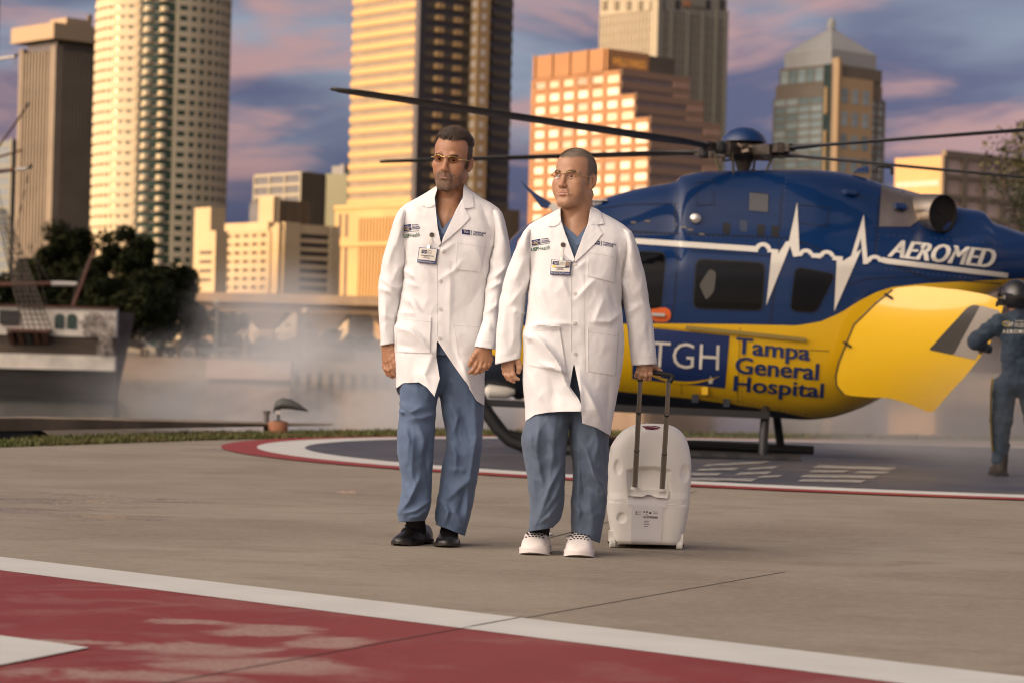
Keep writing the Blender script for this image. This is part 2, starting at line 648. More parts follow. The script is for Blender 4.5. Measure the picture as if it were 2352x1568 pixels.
# worn white lettering strokes on the circle, too flat to read
for (x0, y0, x1, y1, w) in ((1625, 1070, 1770, 1062, 5), (1610, 1080, 1700, 1078, 5), (1725, 1078, 1790, 1074, 5), (1590, 1090, 1660, 1091, 6), (1700, 1089, 1775, 1087, 6),
                            (1585, 1101, 1740, 1104, 6), (1880, 1072, 2060, 1078, 6), (1870, 1083, 1950, 1084, 5), (1975, 1085, 2045, 1087, 5), (1850, 1094, 2020, 1097, 6),
                            (1845, 1104, 1990, 1107, 6), (1750, 1096, 1800, 1095, 5)):
    flat('painted_stroke', [gxy(x0, y0 - w / 2), gxy(x1, y1 - w / 2), gxy(x1 - 14, y1 + w / 2), gxy(x0 - 14, y0 + w / 2)], M_FADED, 0.009, pad)

# the red field with its white border in the foreground
def line_at(p, q, x):
    return p[1] + (q[1] - p[1]) * (x - p[0]) / (q[0] - p[0])
uT, uB = ((0, 1280), (1411, 1446)), ((0, 1311), (1411, 1489))
UL = [gxy(-1500, line_at(*uT, -1500)), gxy(3600, line_at(*uT, 3600))]
LL = [gxy(-1500, line_at(*uB, -1500)), gxy(3600, line_at(*uB, 3600))]
flat('white_border', [UL[0], UL[1], LL[1], LL[0]], M_WHITEP, 0.005, pad)
dx, dy = LL[1][0] - LL[0][0], LL[1][1] - LL[0][1]
flat('red_field', [LL[0], LL[1], (LL[1][0] + 1, -9), (LL[0][0] - 3, -9)], M_RED, 0.004, pad)
A0, A1, A2 = gxy(205, 1492), gxy(0, 1464), gxy(0, 1533)
ext = lambda a, b, k: (a[0] + (b[0] - a[0]) * k, a[1] + (b[1] - a[1]) * k)
flat('white_letter', [A0, ext(A0, A1, 6), ext(A0, A2, 6)], M_WHITEP, 0.008, pad)
# sawn joints between the slabs
def joint(pts, w, dz=0.010):
    for a, b in zip(pts, pts[1:]):
        a, b = Vector(gxy(*a)), Vector(gxy(*b))
        d = (b - a).normalized(); s = Vector((-d.y, d.x)) * w / 2
        flat('slab_joint', [tuple(a + s), tuple(b + s), tuple(b - s), tuple(a - s)], M_JOINT, dz, pad)
joint([(200, 1605), (1082, 1441)], 0.007, 0.0052); joint([(1082, 1441), (1202, 1419)], 0.007, 0.0062); joint([(1202, 1419), (1805, 1312)], 0.006, 0.0014)
joint([(1040, 1245), (1160, 1248), (1300, 1250), (1420, 1262), (1600, 1275)], 0.006, 0.0014)
joint([(1255, 1236), (1310, 1222), (1405, 1196), (1540, 1147), (1600, 1127)], 0.009, 0.0014)

# grass verge, low quay wall, river
M_GRASS_SOIL = mat('grass_soil', (0.050, 0.055, 0.018), 0.9, noise_amt=0.4, noise_scale=3)
M_BLADE = mat('grass_blade', (0.085, 0.105, 0.022), 0.7, noise_amt=0.45, noise_scale=2.5, color2=(0.13, 0.105, 0.035))
WATER_Z = -1.9
edge2 = [(x * 1.03, y + 1.6 + 0.02 * abs(x)) for x, y in PAD_EDGE]
verge = []
vf = []
for i, ((x, y), (x2, y2)) in enumerate(zip(PAD_EDGE, edge2)):
    verge += [(x, y, gz(y) - 0.004), (x2, y2, gz(y2) + 0.03)]
for i in range(len(PAD_EDGE) - 1):
    vf.append((2 * i, 2 * i + 2, 2 * i + 3, 2 * i + 1))
tag(mk('verge', verge, vf, M_GRASS_SOIL), kind='structure')
gb = MB()
rg = random.Random(3)
for k in range(12000):
    i = rg.choice((0, 1, 1, 1, 2, 2, 2, 3, 3, 4, 5))
    t, s = rg.random(), rg.random() ** 1.3
    a = Vector(PAD_EDGE[i]).lerp(Vector(PAD_EDGE[i + 1]), t); b = Vector(edge2[i]).lerp(Vector(edge2[i + 1]), t)
    p = a.lerp(b, s)
    z = gz(p.y) + 0.03 * s
    h = rg.uniform(0.02, 0.06); an = rg.uniform(0, pi); w = 0.012
    dxy = Vector((cos(an), sin(an))) * w
    l = Vector((rg.uniform(-1, 1), rg.uniform(-1, 1))) * h * 0.5
    gb.add([(p.x - dxy.x, p.y - dxy.y, z), (p.x + dxy.x, p.y + dxy.y, z), (p.x + l.x, p.y + l.y, z + h)], [(0, 1, 2)])
tag(gb.build('grass', M_BLADE, recalc=False), 'short grass along the far edge of the concrete pad', kind='stuff')

M_QUAY = mat('quay_concrete', (0.20, 0.155, 0.105), 0.85, noise_amt=0.35, noise_scale=1.2)
M_FENDER = mat('dark_fender', (0.020, 0.025, 0.035), 0.6, noise_amt=0.3, noise_scale=2)
QE = edge2[:2] + [tuple(Vector(edge2[2]).lerp(Vector(edge2[3]), .45))]
q = empty('quay_wall', (edge2[1][0], edge2[1][1], gz(edge2[1][1])), kind='structure')
for nm, z0, z1, off, th, m in (('wall_face', -2.4, 0.10, 0.30, 0.5, M_FENDER), ('wall_cap', 0.10, 0.22, 0.22, 0.75, M_QUAY)):
    mb = MB()
    for (x, y), (x2, y2) in zip(QE[:-1], QE[1:]):
        for_z = gz(y)
        mb.add([(x, y + off, for_z + z0), (x2, y2 + off, gz(y2) + z0), (x2, y2 + off + th, gz(y2) + z0), (x, y + off + th, for_z + z0),
                (x, y + off, for_z + z1), (x2, y2 + off, gz(y2) + z1), (x2, y2 + off + th, gz(y2) + z1), (x, y + off + th, for_z + z1)], BOXF)
    n_ = len(mb.v)
    for i_ in (n_ - 2, n_ - 3): mb.v[i_] = mb.v[i_ - 4]      # sinks into the bank at its right end
    mb.build(nm, m, q)


def water_mat():
    m = bpy.data.materials.new('river_water'); m.use_nodes = True
    N, L = m.node_tree.nodes, m.node_tree.links
    b = N['Principled BSDF']
    b.inputs['Base Color'].default_value = (0.030, 0.042, 0.040, 1)
    b.inputs['Roughness'].default_value = 0.12
    b.inputs['IOR'].default_value = 1.33
    tc = nd(N, 'ShaderNodeTexCoord')
    mp = nd(N, 'ShaderNodeMapping'); mp.inputs['Scale'].default_value = (0.7, 1.5, 1)
    L.new(tc.outputs['Object'], mp.inputs[0])
    n = nd(N, 'ShaderNodeTexNoise', ins={'Scale': 1.6, 'Detail': 5.0}); L.new(mp.outputs[0], n.inputs['Vector'])
    bp = nd(N, 'ShaderNodeBump', ins={'Strength': 0.35, 'Distance': 0.12})
    L.new(n.outputs['Fac'], bp.inputs['Height']); L.new(bp.outputs[0], b.inputs['Normal'])
    return m


FAR_Y = 201.0
wy = min(y for x, y in edge2) + 0.4
tag(mk('water', [(-1500, wy, WATER_Z), (1500, wy, WATER_Z), (1500, FAR_Y + 1, WATER_Z), (-1500, FAR_Y + 1, WATER_Z)], [(0, 1, 2, 3)], water_mat()), kind='structure')
M_LAND = mat('far_land', (0.12, 0.10, 0.065), 0.9, noise_amt=0.5, noise_scale=0.15)
M_PROM = mat('promenade', (0.22, 0.175, 0.145), 0.85, noise_amt=0.25, noise_scale=0.3)
tag(mk('far_ground', [(-5000, FAR_Y + 7, -0.12), (5000, FAR_Y + 7, -0.12), (5000, 7000, 2.0), (-5000, 7000, 2.0)], [(0, 1, 2, 3)], M_LAND), kind='structure')
mb = MB()
mb.box((-1500, FAR_Y, -2.6), (1500, FAR_Y + 7.0, -0.10))
tag(mb.build('far_seawall', M_PROM), kind='structure')
tag(mk('ground', [(-3000, -3000, -2.75), (3000, -3000, -2.75), (3000, 7000, -2.75), (-3000, 7000, -2.75)], [(0, 1, 2, 3)], M_LAND), kind='structure')
land = [(-3000, -3000, 0.75), (3000, -3000, 0.75), (3000, -69, 0.62), (-3000, -69, 0.62)]
tag(mk('lawn', land, [(0, 1, 2, 3)], M_GRASS_SOIL), kind='structure')

# ================================================================== TOWERS AND BUILDINGS
def glass(name, col, rough=0.12, spec=0.6, metal=0.0):
    return mat(name, col, rough, metal, spec=spec, noise_amt=0.25, noise_scale=0.25)


class Bldg:
    """two-walled corner block: O corner on the ground, eL/eR along the walls, nL/nR outward"""
    def __init__(self, name, label, cat, d, xc, yref, phi, base=0.0, group=None, xl=None, xr=None):
        self.d = d
        c = P(xc, yref, d)
        self.zref = c.z
        self.O = Vector((c.x, c.y, base))
        p = radians(phi)
        self.eL = Vector((-cos(p), sin(p), 0)); self.nL = Vector((-sin(p), -cos(p), 0))
        self.eR = Vector((sin(p), cos(p), 0)); self.nR = Vector((cos(p), -sin(p), 0))
        self.root = empty(name, self.O, label, cat, group)
        self.wL = self.span(self.eL, xl) if xl is not None else 20
        self.wR = self.span(self.eR, xr) if xr is not None else 20

    def span(self, e, px, z=None):
        lo, hi = 0.0, 400.0
        s = 1 if e.x > 0 else -1
        for _ in range(50):
            m = (lo + hi) / 2
            q = self.O + e * m
            x = pix((q.x, q.y, self.zref if z is None else z))[0]
            if (x - px) * s < 0: lo = m
            else: hi = m
        return lo

    def z(self, py, s=0.0, wall='L', px=None):
        """height of picture row py at distance s along a wall"""
        e = self.eL if wall == 'L' else self.eR
        q = self.O + e * s
        lo, hi = -50.0, 400.0
        for _ in range(50):
            m = (lo + hi) / 2
            if pix((q.x, q.y, m))[1] > py: lo = m
            else: hi = m
        return lo

    def wall(self, w):
        return (self.eL, self.nL) if w == 'L' else (self.eR, self.nR)

    def block(self, name, m, z0, z1, wL=None, wR=None, grow=0.0, sL=0.0, sR=0.0):
        wL = self.wL if wL is None else wL
        wR = self.wR if wR is None else wR
        c = [self.O + self.eL * (sL - grow) + self.eR * (sR - grow), self.O + self.eL * (sL - grow) + self.eR * (wR + grow),
             self.O + self.eL * (wL + grow) + self.eR * (wR + grow), self.O + self.eL * (wL + grow) + self.eR * (sR - grow)]
        v = [(p.x, p.y, z) for z in (z0, z1) for p in c]
        return mk(name, v, BOXF, m, self.root, recalc=True)

    def panel(self, name, m, wall, s0, s1, z0, z1, t0, t1, parent=None):
        e, n = self.wall(wall)
        mb = MB().obox(self.O, e, n, s0, s1, z0, z1, t0, t1)
        return mb.build(name, m, parent or self.root)

    def many(self, name, m, wall, w, h, t, spots, base_t=0.0):
        """alike boxes on shared mesh data; spots = (s centre, z centre)"""
        e, n = self.wall(wall)
        ms = m if isinstance(m, (list, tuple)) else [m]
        mes = [mesh_data(name, [(-w / 2, -t, -h / 2), (w / 2, -t, -h / 2), (w / 2, 0, -h / 2), (-w / 2, 0, -h / 2),
                              (-w / 2, -t, h / 2), (w / 2, -t, h / 2), (w / 2, 0, h / 2), (-w / 2, 0, h / 2)], BOXF, q) for q in ms]
        a = atan2(n.y, n.x) + pi / 2
        for s, z in spots:
            p = self.O + e * s + n * base_t
            place(name, mes[int(RNG.randint(len(mes)))], (p.x, p.y, z), self.root, (0, 0, a))

    def facade(self, wall, s0, s1, z0, z1, nc, nr, pier, span, depth, m_wall, m_pane, edge=None, pane_t=0.06, names=('pier', 'spandrel', 'window'), panes=True):
        """piers and spandrels standing proud of the block, a pane in every opening"""
        cw = (s1 - s0) / nc; rh = (z1 - z0) / nr
        if pier > 0:
            self.many(names[0], m_wall, wall, pier, z1 - z0, depth, [(s0 + cw * i, (z0 + z1) / 2) for i in range(nc + 1)], 0)
        if span > 0:
            self.many(names[1], m_wall, wall, s1 - s0 - 0.01, span, depth - 0.02, [((s0 + s1) / 2, z0 + rh * j) for j in range(nr + 1)], 0)
        if panes:
            self.many(names[2], m_pane, wall, cw - pier - 0.02, rh - span - 0.02, pane_t, [(s0 + cw * (i + .5), z0 + rh * (j + .5)) for j in range(nr) for i in range(nc)], 0)


M_BROWNST = mat('brown_stone', (0.165, 0.142, 0.120), 0.8, noise_amt=0.15, noise_scale=0.1)
M_BROWNGL = glass('bronze_glass', (0.028, 0.022, 0.019), 0.3)
M_TEALGL = glass('teal_glass', (0.040, 0.060, 0.055), 0.18)
M_WHITECON = mat('white_concrete', (0.46, 0.40, 0.29), 0.8, noise_amt=0.10, noise_scale=0.15)
M_GREENGL = glass('green_glass', (0.022, 0.050, 0.032), 0.25)
M_CREAM = mat('cream_wall', (0.42, 0.335, 0.215), 0.85, noise_amt=0.12, noise_scale=0.1)
M_SHADEGL = glass('dark_opening', (0.030, 0.028, 0.026), 0.5)
M_GREYGL = glass('grey_glass', (0.085, 0.085, 0.080), 0.15)
M_PALEGREEN = mat('pale_green_panel', (0.216, 0.223, 0.144), 0.5, noise_amt=0.12, noise_scale=0.1)
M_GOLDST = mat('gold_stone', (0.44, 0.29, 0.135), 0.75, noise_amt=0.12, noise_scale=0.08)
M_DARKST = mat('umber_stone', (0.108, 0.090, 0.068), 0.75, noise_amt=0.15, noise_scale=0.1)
M_COPPER = mat('copper_stone', (0.259, 0.130, 0.061), 0.7, noise_amt=0.12, noise_scale=0.1)
M_ROSE = mat('rose_stone', (0.259, 0.169, 0.119), 0.75, noise_amt=0.10, noise_scale=0.1)
M_BRIGHTGL = mat('sky_tinted_glass', (0.634, 0.562, 0.475), 0.35, spec=0.6, noise_amt=0.10, noise_scale=0.4)  # mirrored sky painted into the panes as a pale base colour
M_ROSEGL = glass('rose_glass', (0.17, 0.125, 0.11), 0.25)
M_GREYST = mat('grey_granite', (0.29, 0.27, 0.225), 0.8, noise_amt=0.10, noise_scale=0.1)
M_GREYRIB = mat('pale_rib', (0.259, 0.245, 0.202), 0.8)
M_SLATE = mat('pyramid_metal', (0.32, 0.315, 0.30), 0.45, noise_amt=0.08, noise_scale=0.1)
M_AQUAGL = glass('aqua_glass', (0.25, 0.31, 0.31), 0.12)
M_AQUAGL = [M_AQUAGL, glass('aqua_glass_dim', (0.17, 0.22, 0.22), 0.1), glass('aqua_glass_pale', (0.30, 0.35, 0.34), 0.15)]
M_TANST = mat('tan_stone', (0.166, 0.133, 0.101), 0.8, noise_amt=0.1, noise_scale=0.1)
M_PINKGL = [glass('pink_glass', (0.38, 0.28, 0.23), 0.3), glass('pink_glass_dim', (0.30, 0.22, 0.19), 0.25), glass('pink_glass_pale', (0.44, 0.34, 0.29), 0.35)]
M_BRIGHTV = [M_BRIGHTGL, M_BRIGHTGL, M_BRIGHTGL, mat('sky_tinted_glass_warm', (0.58, 0.45, 0.32), 0.3, noise_amt=0.15, noise_scale=0.5), mat('sky_tinted_glass_dim', (0.44, 0.35, 0.27), 0.25, noise_amt=0.2, noise_scale=0.5)]
M_OPENV = [M_SHADEGL, M_SHADEGL, mat('dim_opening', (0.075, 0.066, 0.055), 0.5), mat('blind_drawn', (0.16, 0.14, 0.11), 0.6)]

# --- far-left teal glass tower, cut by the picture's edge
b = Bldg('glass_tower', 'dark teal glass office tower cut off at the left edge of the picture', 'tower', 900, 28, 330, 40, xl=-60, xr=52)
zt = b.z(322)
b.block('core', M_TEALGL, 0, zt)
b.many('floor_band', mat('teal_spandrel', (0.060, 0.070, 0.062), 0.5), 'L', b.wL, 0.9, 0.15, [(b.wL / 2, z) for z in np.arange(4, zt, 3.9)])
b.many('floor_band', MATS['teal_spandrel'], 'R', b.wR, 0.9, 0.15, [(b.wR / 2, z) for z in np.arange(4, zt, 3.9)])
b.block('corner_post', MATS['teal_spandrel'], 0, zt + 0.6, 0.8, 0.8, 0.2)

# --- brown ribbed tower with a heavy flat cap
b = Bldg('ribbed_tower', 'brown office tower with close vertical ribs and a heavy overhanging flat top', 'tower', 700, 130, 120, 47, xl=58, xr=236)
zt = b.z(105)
b.block('core', M_BROWNGL, 0, zt)
for w, n, wd in (('L', 10, b.wL), ('R', 13, b.wR)):
    mb = MB(); e, nn = b.wall(w)
    for i in range(n):
        s = wd * (i + 0.5) / n
        mb.obox(b.O, e, nn, s - wd / n * 0.27, s + wd / n * 0.27, 0, zt - 1.2, 0, 0.75)
    mb.build('ribs', M_BROWNST, b.root)['kind'] = 'stuff'
b.block('corner_pier', M_BROWNST, 0, zt, 1.0, 1.0, 0.8)
b.panel('edge_pier', M_BROWNST, 'L', b.wL - 0.4, b.wL + 1.6, 0, zt, -1.4, 1.1)
b.block('neck', M_BROWNGL, zt, zt + 1.6, grow=-0.5)
b.block('roof_cap', mat('cap_stone', (0.288, 0.223, 0.158), 0.8), zt + 1.6, zt + 6.2, grow=3.1)
b.block('roof_house', MATS['cap_stone'], zt + 6.2, zt + 9.0, b.wL * 0.7, b.wR * 0.85, grow=0, sL=3, sR=5)
b.panel('roof_mast', M_DARKST, 'R', b.wR - 2.0, b.wR - 0.8, zt + 6, zt + 11, -6, -5)

# --- white round tower
D = 650.0
cc = P(371, 300, D)
R = 150 / FPX * D
rt = empty('round_tower', (cc.x, D, 0), 'white round high-rise ringed by window slits with two dark balcony strips', 'tower')
FL = 2.755
NF = 40


def arc(name, m, r0, r1, z0, z1, a0, a1, n, parent):
    v, f = [], []
    for k in range(n + 1):
        a = a0 + (a1 - a0) * k / n
        for r, z in ((r0, z0), (r1, z0), (r1, z1), (r0, z1)):
            v.append((cc.x + r * sin(a), D - r * cos(a), z))
    for k in range(n):
        for j in range(4):
            j2 = (j + 1) % 4
            f.append((4 * k + j, 4 * k + j2, 4 * k + 4 + j2, 4 * k + 4 + j))
    f += [(0, 1, 2, 3), (4 * n + 3, 4 * n + 2, 4 * n + 1, 4 * n)]
    return mk(name, v, f, m, parent, recalc=True)


MB().lathe((cc.x, D, 0), [(R, 0), (R, NF * FL)], 72).build('core', M_GREENGL, rt, smooth=False)
band_l = arc('floor_band', M_WHITECON, R - 0.2, R + 0.75, -0.95, 0.95, radians(-125), radians(-13), 30, rt)
band_r = arc('floor_band', M_WHITECON, R - 0.2, R + 0.35, -0.72, 0.72, radians(19), radians(120), 26, rt)
slab = arc('balcony_slab', M_WHITECON, R - 0.2, R + 0.25, -0.2, 0.2, radians(-13), radians(19), 8, rt)
for o, nm in ((band_l, 'floor_band'), (band_r, 'floor_band'), (slab, 'balcony_slab')):
    for j in range(1, NF):
        place(nm, o.data, world_loc(o) + Vector((0, 0, j * FL)), rt)
for a in [-100 + 7.6 * i for i in range(12)] + [-13, 19.5]:
    arc('pier', M_WHITECON, R - 0.2, R + 0.45, 0, NF * FL, radians(a - 1.7), radians(a + 1.7), 2, rt)
for a in [30 + 8.6 * i for i in range(9)]:
    arc('pier', M_WHITECON, R - 0.2, R + 0.3, 0, NF * FL, radians(a - 1.8), radians(a + 1.8), 2, rt)
pane = mesh_data('window', [(-1.0, -0.12, -0.5), (1.0, -0.12, -0.5), (1.0, 0, -0.5), (-1.0, 0, -0.5), (-1.0, -0.12, 0.5), (1.0, -0.12, 0.5), (1.0, 0, 0.5), (-1.0, 0, 0.5)], BOXF, M_GREENGL)
j0 = 13
for j in range(j0, NF - 4):
    for a in [-96.2 + 7.6 * i for i in range(11)][4:] + [25.5 + 8.6 * i for i in range(5)]:
        ar = radians(a)
        place('window', pane, (cc.x + (R + 0.02) * sin(ar), D - (R + 0.02) * cos(ar), (j + 0.5) * FL), rt, (0, 0, ar))
bal = MB().lathe((0, 0, 0), [(0.9, -0.75), (1.25, -0.55), (1.25, 0.55), (0.9, 0.75)], 12)
bal_me = mesh_data('balcony', [(x, y, z) for x, y, z in bal.v], bal.f, M_WHITECON)
for j in range(8, NF):
    for a in (-4.7, 8.3):
        ar = radians(a)
        place('balcony', bal_me, (cc.x + (R + 0.5) * sin(ar), D - (R + 0.5) * cos(ar), j * FL + 0.6), rt)

# --- cream parking block with its stair tower
b = Bldg('stair_tower', 'tall narrow cream stair tower sunlit on its left, in front of the round tower', 'building', 420, 481, 600, 50, xl=444, xr=514)
b.block('shaft', M_CREAM, 0, b.z(476))
b.many('window', M_SHADEGL, 'L', b.wL * 0.5, 0.5, 0.1, [(b.wL * 0.4, b.z(y)) for y in (578, 598, 617, 640)])
b2 = Bldg('annex_block', 'low cream annex with window slits beside the stair tower', 'building', 414, 494, 600, 50, xl=446, xr=522)
b2.block('shaft', M_CREAM, 0, b2.z(530))
b2.many('window', M_SHADEGL, 'L', b2.wL * 0.55, 0.55, 0.1, [(b2.wL * 0.45, b2.z(y)) for y in (580, 601, 622, 643)])

b = Bldg('parking_garage', 'cream parking garage with rows of dark openings, sunlit on its left side', 'garage', 430, 645, 600, 50, xl=520, xr=770)
zt = b.z(513); rows = [b.z(540 + 20 * i) for i in range(8)]
b.block('core', M_SHADEGL, 0, zt - 0.8)
ph = rows[0] - rows[1]
b.facade('L', 3.4, b.wL, rows[7] - ph / 2, rows[0] + ph / 2, 5, 8, 1.1, ph * 0.62, 0.5, M_CREAM, M_OPENV)
b.panel('end_pier', M_CREAM, 'L', 0, 1.5, 0, zt, -0.5, 0.6)
b.panel('stair_shaft', M_CREAM, 'L', 1.6, 3.2, 0, zt - 0.6, -0.5, 0.2)
b.panel('parapet', M_CREAM, 'L', 3.4, b.wL, rows[0] + ph / 2, zt + 0.3, -0.6, 0.6)
b.facade('R', 0.5, b.wR, rows[7] - ph / 2, rows[0] + ph / 2, 1, 8, 0.9, ph * 0.48, 0.6, M_CREAM, M_SHADEGL)
b.panel('corner_pier', M_CREAM, 'R', 0.2, 3.6, 0, zt + 0.2, -0.3, 0.75)
b.panel('parapet', M_CREAM, 'R', 3.6, b.wR, rows[0] + ph / 2, zt, -0.6, 0.6)
b.panel('end_pier', M_CREAM, 'R', b.wR - 1.8, b.wR, 0, zt, -0.6, 0.9)

# --- glass cluster behind the garage
b = Bldg('office_block', 'grey glass office block with a pale stone frame behind the garage', 'building', 560, 690, 480, 50, xl=584, xr=745)
b.block('core', M_GREYGL, 0, b.z(398))
b.facade('L', 0, b.wL, b.z(520), b.z(398), 3, 5, 0.6, 0.7, 0.3, M_GREYRIB, M_GREYGL)
b.facade('R', 0, b.wR, b.z(520), b.z(400), 4, 11, 0.3, 0.9, 0.25, M_DARKST, M_SHADEGL)
b.block('roof_house', M_GREYRIB, b.z(398), b.z(392), b.wL * 0.8, b.wR * 0.8, sL=2, sR=2)
b = Bldg('stepped_block', 'low block with a bright cream sunlit core between dark glass wings', 'building', 520, 640, 500, 50, xl=575, xr=708)
b.block('core', M_SHADEGL, 0, b.z(460))
b.panel('lit_shaft', M_CREAM, 'L', 1.0, b.wL * 0.62, 0, b.z(451), -1, 0.7)
b.panel('glass_wing', M_GREYGL, 'L', b.wL * 0.62, b.wL, 0, b.z(466), -1, 0.3)
b.facade('R', 0, b.wR, b.z(516), b.z(462), 3, 6, 0.3, 0.5, 0.25, M_DARKST, M_SHADEGL)
b = Bldg('pale_office', 'pale green office block glowing behind the dark glass building', 'building', 600, 796, 480, 20, xl=741, xr=806)
b.block('core', M_PALEGREEN, 0, b.z(402))
b.facade('L', 0, b.wL, b.z(520), b.z(402), 6, 14, 0.25, 0.45, 0.12, M_PALEGREEN, mat('pale_green_pane', (0.34, 0.36, 0.24), 0.3), panes=False)
b = Bldg('distant_block', 'small blue grey block rising far behind the pale office', 'building', 900, 790, 400, 40, xl=762, xr=815)
b.block('core', mat('far_bluegrey', (0.16, 0.17, 0.19), 0.7), 0, b.z(381))
b.block('roof_house', MATS['far_bluegrey'], b.z(381), b.z(376), b.wL * .6, b.wR * .6, sL=2, sR=2)

# --- tall banded tower
b = Bldg('banded_tower', 'tallest tower, golden stone bands on the left face, dark right face with bay windows', 'tower', 520, 960, 240, 50, xl=806, xr=1172)
z0 = b.z(471); z1 = b.z(-70)
b.block('core', M_BROWNGL, 0, z1)
ph = (b.z(100) - b.z(128))
nfl = int((z1 - z0) / ph)
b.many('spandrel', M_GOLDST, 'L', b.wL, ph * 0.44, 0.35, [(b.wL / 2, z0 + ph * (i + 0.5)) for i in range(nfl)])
b.many('window_band', glass('tan_glass', (0.27, 0.225, 0.165), 0.22), 'L', b.wL - 0.2, ph * 0.54, 0.08, [(b.wL / 2, z0 + ph * (i + 1)) for i in range(nfl)])
mb = MB()
for i in range(36):
    s = b.wL * (i + 0.5) / 36
    mb.obox(b.O, b.eL, b.nL, s - 0.07, s + 0.07, z0, z1, 0, 0.2)
mb.build('mullions', mat('bronze_mullion', (0.30, 0.24, 0.17), 0.6), b.root)['kind'] = 'stuff'
b.block('corner_pier', M_BROWNGL, z0, z1, 0.7, 0.7, 0.45)
wR = b.wR
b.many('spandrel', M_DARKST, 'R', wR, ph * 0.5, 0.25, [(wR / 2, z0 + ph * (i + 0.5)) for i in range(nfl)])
sx = [b.span(b.eR, x) for x in (1000, 1042, 1075, 1103, 1128)]
b.many('bay_window', M_GOLDST, 'R', 1.8, ph * 0.42, 1.0, [(s, z0 + ph * (i + 0.5)) for i in range(nfl) for s in sx[:2]], 0.25)
b.panel('lit_shaft', M_GOLDST, 'R', sx[2], sx[3], z0 - 4, z1, 0, 2.6)
b.many('shaft_window', M_BRIGHTGL, 'R', 1.2, ph * 0.5, 0.05, [((sx[2] + sx[3]) / 2, z0 + ph * (i + 1)) for i in range(nfl)], 2.6)
mb = MB()
e, n = b.wall('R')
for i in range(nfl):
    mb.obox(b.O - e * 0.06, e, n, sx[2], sx[2] + 0.1, z0 + ph * (i + 0.72), z0 + ph * (i + 1.28), 0.5, 2.2)
mb.build('shaft_side_windows', M_BRIGHTGL, b.root)['kind'] = 'stuff'
b.many('bay_window', M_DARKST, 'R', 1.6, ph * 0.45, 0.7, [(sx[4], z0 + ph * (i + 0.5)) for i in range(nfl)], 0.25)
# podium
pb = Bldg('tower_podium', 'wide golden stone podium with tall slot windows at the foot of the banded tower', 'building', 480, 1010, 560, 50, xl=768, xr=1188)
zp = pb.z(470)
pb.block('core', M_GOLDST, 0, zp)
pb.panel('parapet', M_GOLDST, 'L', 0, pb.wL, zp, zp + 0.8, -0.8, 0.4)
zm = pb.z(556)
pb.panel('string_course', M_GOLDST, 'L', 0, pb.wL + 0.3, zm - 0.4, zm + 0.4, 0, 0.5)
for x in (780, 795):
    s = pb.span(pb.eL, x)
    for (ya, yb) in ((492, 545), (568, 680)):
        pb.panel('slot_window', M_SHADEGL, 'L', s - 0.5, s + 0.5, pb.z(yb, s), pb.z(ya, s), 0, 0.06)
mb = MB()
for i in range(24):
    s = pb.wL * 0.06 + pb.wL * 0.72 * i / 24
    mb.obox(pb.O, pb.eL, pb.nL, s - 0.12, s + 0.12, 4, zp - 2, 0, 0.3)
mb.build('fins', M_GOLDST, pb.root)['kind'] = 'stuff'
pb.panel('wing', M_DARKST, 'R', 2, pb.wR, 0, zp, -2, 0.5)

